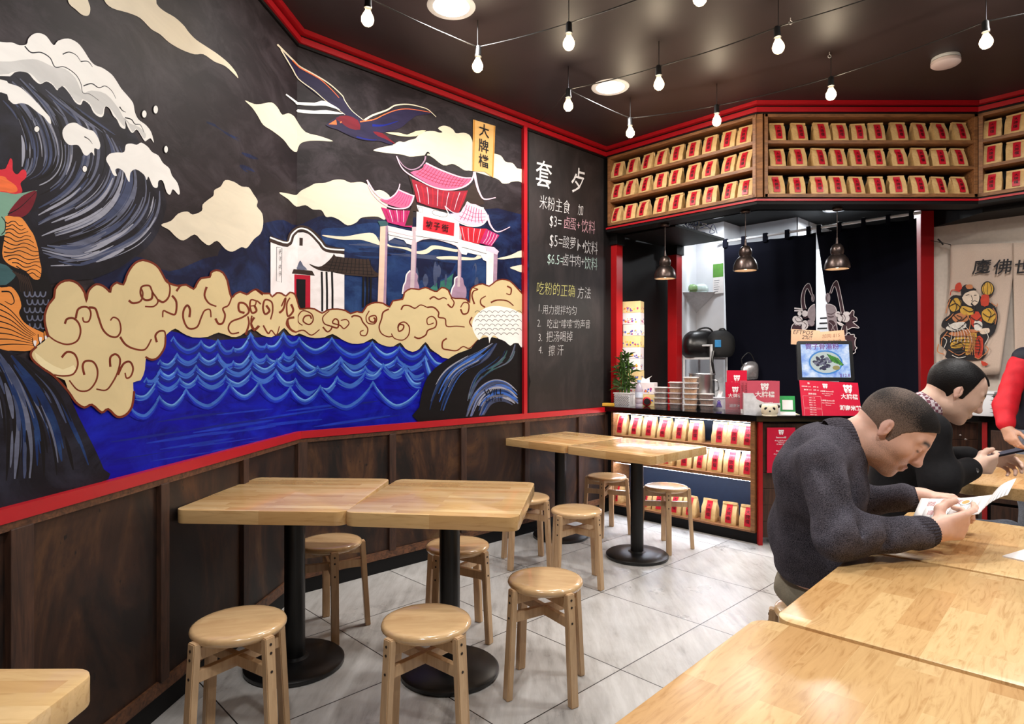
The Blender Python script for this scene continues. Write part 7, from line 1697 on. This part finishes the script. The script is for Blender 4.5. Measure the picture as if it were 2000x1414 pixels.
# ---------------- man in the black jacket with a phone
F2 = Vector((.95, -.31, 0)); L2_ = Vector((.31, .95, 0)); B2 = Matrix((F2, L2_, UPV)).transposed()
SK2 = skin_mat('skin_pale', (236, 196, 174)); hc2 = Vector((1.985, 2.80, 1.205)); HS2 = 1.09
H2 = Matrix.Rotation(math.radians(-20), 3, 'Z') @ Matrix.Rotation(math.radians(30), 3, 'Y')
nb2 = Vector((1.835, 2.84, 1.10)); tR, tL = Vector((1.775, 2.67, 1.04)), Vector((1.90, 3.03, 1.04))
fR, vR = Vector((1.77, 2.60, .835)), Vector((2.01, 2.72, .882)); fL, vL = Vector((1.96, 3.08, .84)), Vector((2.16, 2.90, .885))
S = Vol((1.6, 2.42, .5), (2.45, 3.3, 1.4), .0042)
S.ell((1.80, 2.87, .92), (.11, .16, .16), B2, .03); S.ell((1.80, 2.9, .68), (.11, .15, .19), B2, .05)
for a, b, r1, r2 in ((tR, fR, .05, .042), (fR, vR, .044, .029), (tL, fL, .05, .042), (fL, vL, .044, .029)): S.cap(a, b, r1, r2, .03)
S.cap(nb2 - Vector((0, 0, .06)), nb2, .075, .062, .04); S.cap(nb2, hc2 + H2 @ Vector((-.045, 0, -.03)), .06, .057, .03); S.cap(nb2 + Vector((.04, 0, -.02)), hc2 + H2 @ Vector((.0, 0, -.075)), .042, .042, .03)
head_vol(S, hc2, H2, HS2)
x2 = Vector((.97, .2, .05)).normalized(); y2 = Vector((0, -.25, .95)); y2 = (y2 - x2 * y2.dot(x2)).normalized(); n2_ = Vector((-.1, .9, .3)); n2_ = (n2_ - x2 * n2_.dot(x2) - y2 * n2_.dot(y2)).normalized()
hand_vol(S, vR, x2, y2, n2_, ((30, 34, 26), (40, 40, 30), (46, 46, 34), (52, 48, 36)), ((.7, .5, .4, .04), (.95, .25, .2, .034), (.98, .1, .05, .028)), 1.08)
x3 = Vector((.93, -.36, .0)).normalized(); y3 = Vector((-.2, -.6, .8)); y3 = (y3 - x3 * y3.dot(x3)).normalized(); n3 = Vector((0, -.6, -.7)); n3 = (n3 - x3 * n3.dot(x3) - y3 * n3.dot(y3)).normalized()
hand_vol(S, vL, x3, y3, n3, ((30, 34, 26), (36, 38, 28), (40, 42, 30), (44, 44, 32)), ((.75, .6, -.1, .04), (.95, .2, .1, .034), (.98, .1, .1, .028)), 1.05)
man2, V_ = S.build('person', SK2, None, 1)
tag(man2, 'seated man with receding black hair in a black jacket looking at his phone', 'person')
face_tint(man2, V_, hc2, H2, HS2, .25)
def cut2(x, y, z):
    ay = np.abs(y) + 0 * x + 0 * z; line = np.interp((x + 0 * y + 0 * z).ravel(), [-.13, -.06, -.03, -.014, .002, .016, .026, .034, .05, .08], [-.07, -.065, -.045, .02, -.03, -.025, .035, .075, .105, .17]).reshape(ay.shape).astype(np.float32)
    return np.maximum(z - line, np.minimum(z - .07, .03 - ay) * np.where(x > .02, 1, 0) + np.where(x > .02, 0, -1))
hair_piece(man2, hc2, H2, HS2, hair_mat('black_hair', (16, 13, 14), (140, 116, 100), False), lambda x, y, z: .003 + .006 * sstep(z, -.02, .06) * (1 - .5 * sstep(x, -.02, .04)) + 0 * x * y, cut2, lambda x, y, z: np.clip(.95 - .5 * sstep(x, -.03, .03) * sstep(z, .075, .11) * (1 - sstep(np.abs(y), .02, .05)), .2, 1), .0036)
M_jacket = flat('black_jacket_cloth', (17, 16, 19), .8, 0, .25, 60, .25, 0, .2)
S = Vol((1.52, 2.4, .5), (2.3, 3.3, 1.22), .0065)
S.ell((1.80, 2.865, .93), (.15, .20, .18), B2, .04); S.ell((1.81, 2.9, .70), (.155, .195, .19), B2, .06)
for a, b, r1, r2 in ((tR, fR, .078, .066), (fR, vR - x2 * .04, .068, .052), (tL, fL, .078, .066), (fL, vL - x3 * .04, .066, .052)): S.cap(a, b, r1, r2, .05)
S.cap(tR, nb2 - UPV * .01, .066, .068, .04); S.cap(tL, nb2 - UPV * .01, .066, .068, .04)
folds(S, .012, 30, 12)
S.cap(nb2 + Vector((0, 0, .02)), hc2 + H2 @ Vector((-.02, 0, -.06)), .07, .07, .01, True)
jk, _ = S.build('jacket', M_jacket, man2, 1)
nd2 = (hc2 + H2 @ Vector((-.04, 0, -.05)) - nb2).normalized()
ribbed_ring('jacket_collar', jk, M_jacket, nb2 - nd2 * .03, nb2 + nd2 * .03, .094, .088, 10, .0)
def plaid():
    N = NT('plaid_shirt'); v = N.coord(scale=(60, 60, 60)); c = N.n('ShaderNodeTexChecker'); c.inputs['Scale'].default_value = 1.2; c.inputs['Color1'].default_value = lin((214, 200, 204)); c.inputs['Color2'].default_value = lin((120, 70, 84)); N.l(v, c.inputs['Vector']); return N.set(c.outputs['Color'], .8)
ribbed_ring('shirt_collar', man2, plaid(), nb2 - nd2 * .02, nb2 + nd2 * .075, .078, .073, 10, .0)
m = MB()
for p in ((1.93, 2.70, 1.02), (1.965, 2.715, 1.0)): m.lathe([(0, -.004), (.006, 0), (0, .004)], T(*p), 0, 10)
m.lathe([(0, -.006), (.011, -.003), (.011, .003), (0, .006)], frame(vR - x2 * .045 + Vector((0, -.054, -.005)), (1, 0, 0), (0, 0, 1), (0, -1, 0)), 0, 14); m.build('button', M_steel, jk, 40)
S = Vol((1.6, 2.3, .03), (2.5, 3.3, .66), .009)
S.ell((1.82, 2.91, .53), (.14, .18, .10), B2, .03)
for sg in (1, -1):
    h = Vector((1.83, 2.905, .53)) + L2_ * .09 * sg; kn_ = h + F2 * .42 + Vector((0, 0, .01)); S.cap(h, kn_, .085, .065, .04); S.cap(kn_, kn_ + Vector((-.03, .01, -.47)), .063, .05, .03)
folds(S, .008, 40, 9)
S.build('jeans', flat('grey_blue_denim', (116, 122, 134), .85, 0, .25, 120, .2, 0, .2), man2, 1)
for sg in (1, -1):
    an = Vector((1.83, 2.905, .02)) + L2_ * .09 * sg + F2 * .40; m = MB(); m.prism([(x * .5 + .06, y * .9) for x, y in rrect(.5, .1, .045)], -.018, .045, None, 0, .012); o = m.build('shoe', M_cord, man2, 50); o.location = an; o.rotation_euler = (0, 0, math.atan2(F2.y, F2.x))
ph = Vector((2.165, 2.77, .93)); t = thing('smartphone', 'dark smartphone held in both hands by the man in black', 'phone', ph); RP = Matrix.Rotation(-.35, 4, 'Z') @ Matrix.Rotation(-.30, 4, 'Y')
m = MB(); m.prism(rrect(.148, .072, .01), -.004, .004, RP, 0, .0015); m.build('body', flat('phone_case', (26, 22, 30), .3, .3), t, 40)
m = MB(); m.prism(rrect(.138, .064, .006), .0042, .0046, RP, 0); m.build('screen_glass', glow('phone_screen', (150, 160, 210), .12), t)

# ---------------- standing person with red sleeves, cut by the right picture edge
SK3 = flat('skin_tan', (206, 158, 132), .5, 0, .04, 40)
b3 = Vector((3.40, 4.0, 0)); S = Vol((2.95, 3.72, .02), (3.9, 4.3, 1.74), .008)
S.ell(b3 + Vector((0, 0, 1.19)), (.15, .10, .26), None, .05); S.ell(b3 + Vector((0, 0, .92)), (.15, .11, .13), None, .05)
for sg in (-1, 1):
    sh = b3 + Vector((.165 * sg, 0, 1.33)); el_ = b3 + Vector((.28 * sg, -.03, 1.06)); wr = b3 + Vector((.34 * sg, -.12, .93)) if sg < 0 else b3 + Vector((.28, -.1, .88))
    S.cap(sh, el_, .047, .04, .03); S.cap(el_, wr, .04, .027, .02); d = (wr - el_).normalized()
    hand_vol(S, wr, d + Vector((.25, 0, 0)), Vector((.3 * -sg, -.8, .2)), Vector((-sg * 1.0, 0, 0)), ((20, 20, 14), (24, 24, 16), (28, 26, 18), (32, 28, 20)), ((.6, .7, .2, .04), (.9, .35, .2, .034), (.96, .2, .1, .028)))
    S.cap(b3 + Vector((.085 * sg, 0, .88)), b3 + Vector((.1 * sg, -.02, .48)), .08, .055, .03); S.cap(b3 + Vector((.1 * sg, -.02, .48)), b3 + Vector((.1 * sg, 0, .09)), .053, .038, .03); S.cap(b3 + Vector((.1 * sg, .02, .045)), b3 + Vector((.11 * sg, -.14, .035)), .036, .03, .02)
h3 = b3 + Vector((0, -.01, 1.58)); H3 = Matrix.Rotation(math.radians(-100), 3, 'Z'); S.cap(b3 + Vector((0, 0, 1.38)), h3 + Vector((0, .02, -.05)), .058, .054, .04); head_vol(S, h3, H3, 1.0)
p3, V_ = S.build('person', SK3, None, 1); tag(p3, 'standing person at the right edge in a navy vest with bright red sleeves', 'person')
hair_piece(p3, h3, H3, 1.0, hair_mat('dark_hair', (18, 15, 15), (70, 56, 50), False), lambda x, y, z: .012 + 0 * x * y * z, cut1, lambda x, y, z: np.ones_like(x), .006)
S = Vol((2.95, 3.7, .8), (3.9, 4.32, 1.46), .007)
S.ell(b3 + Vector((0, 0, 1.17)), (.19, .14, .27), None, .04); S.ell(b3 + Vector((0, 0, .95)), (.18, .135, .13), None, .06); S.cap(b3 + Vector((-.13, 0, 1.36)), b3 + Vector((.13, 0, 1.36)), .07, .07, .04); folds(S, .008, 30, 5)
vest, _ = S.build('vest', flat('navy_quilt', (20, 22, 38), .7, 0, .2, 40), p3, 1)
m = MB()
for k in range(4): m.lathe([(0, -.004), (.007, 0), (0, .004)], T(b3.x - .05, b3.y - .142, 1.30 - .1 * k), 0, 10)
m.build('snap_button', M_steel, vest, 40)
for sg in (-1, 1):
    S = Vol((2.95, 3.7, .8), (3.9, 4.32, 1.46), .007); sh = b3 + Vector((.165 * sg, 0, 1.32)); el_ = b3 + Vector((.28 * sg, -.03, 1.06)); wr = b3 + Vector((.332 * sg, -.105, .95)) if sg < 0 else b3 + Vector((.28, -.095, .91))
    S.cap(sh, el_, .062, .062, .04); S.cap(el_, wr, .062, .05, .04); folds(S, .009, 50, 6 + sg); S.build('sleeve', flat('bright_red_cloth', (206, 14, 36), .7, 0, .1, 30), p3, 1)
S = Vol((3.1, 3.7, .05), (3.75, 4.3, 1.0), .009)
S.ell(b3 + Vector((0, 0, .88)), (.165, .12, .11), None, .04)
for sg in (-1, 1): S.cap(b3 + Vector((.085 * sg, 0, .86)), b3 + Vector((.1 * sg, -.02, .48)), .092, .07, .03); S.cap(b3 + Vector((.1 * sg, -.02, .48)), b3 + Vector((.1 * sg, 0, .1)), .07, .06, .03)
folds(S, .007, 40, 4); S.build('jeans', flat('grey_blue_denim', (116, 122, 134), .85, 0, .25, 120, .2, 0, .2), p3, 1)
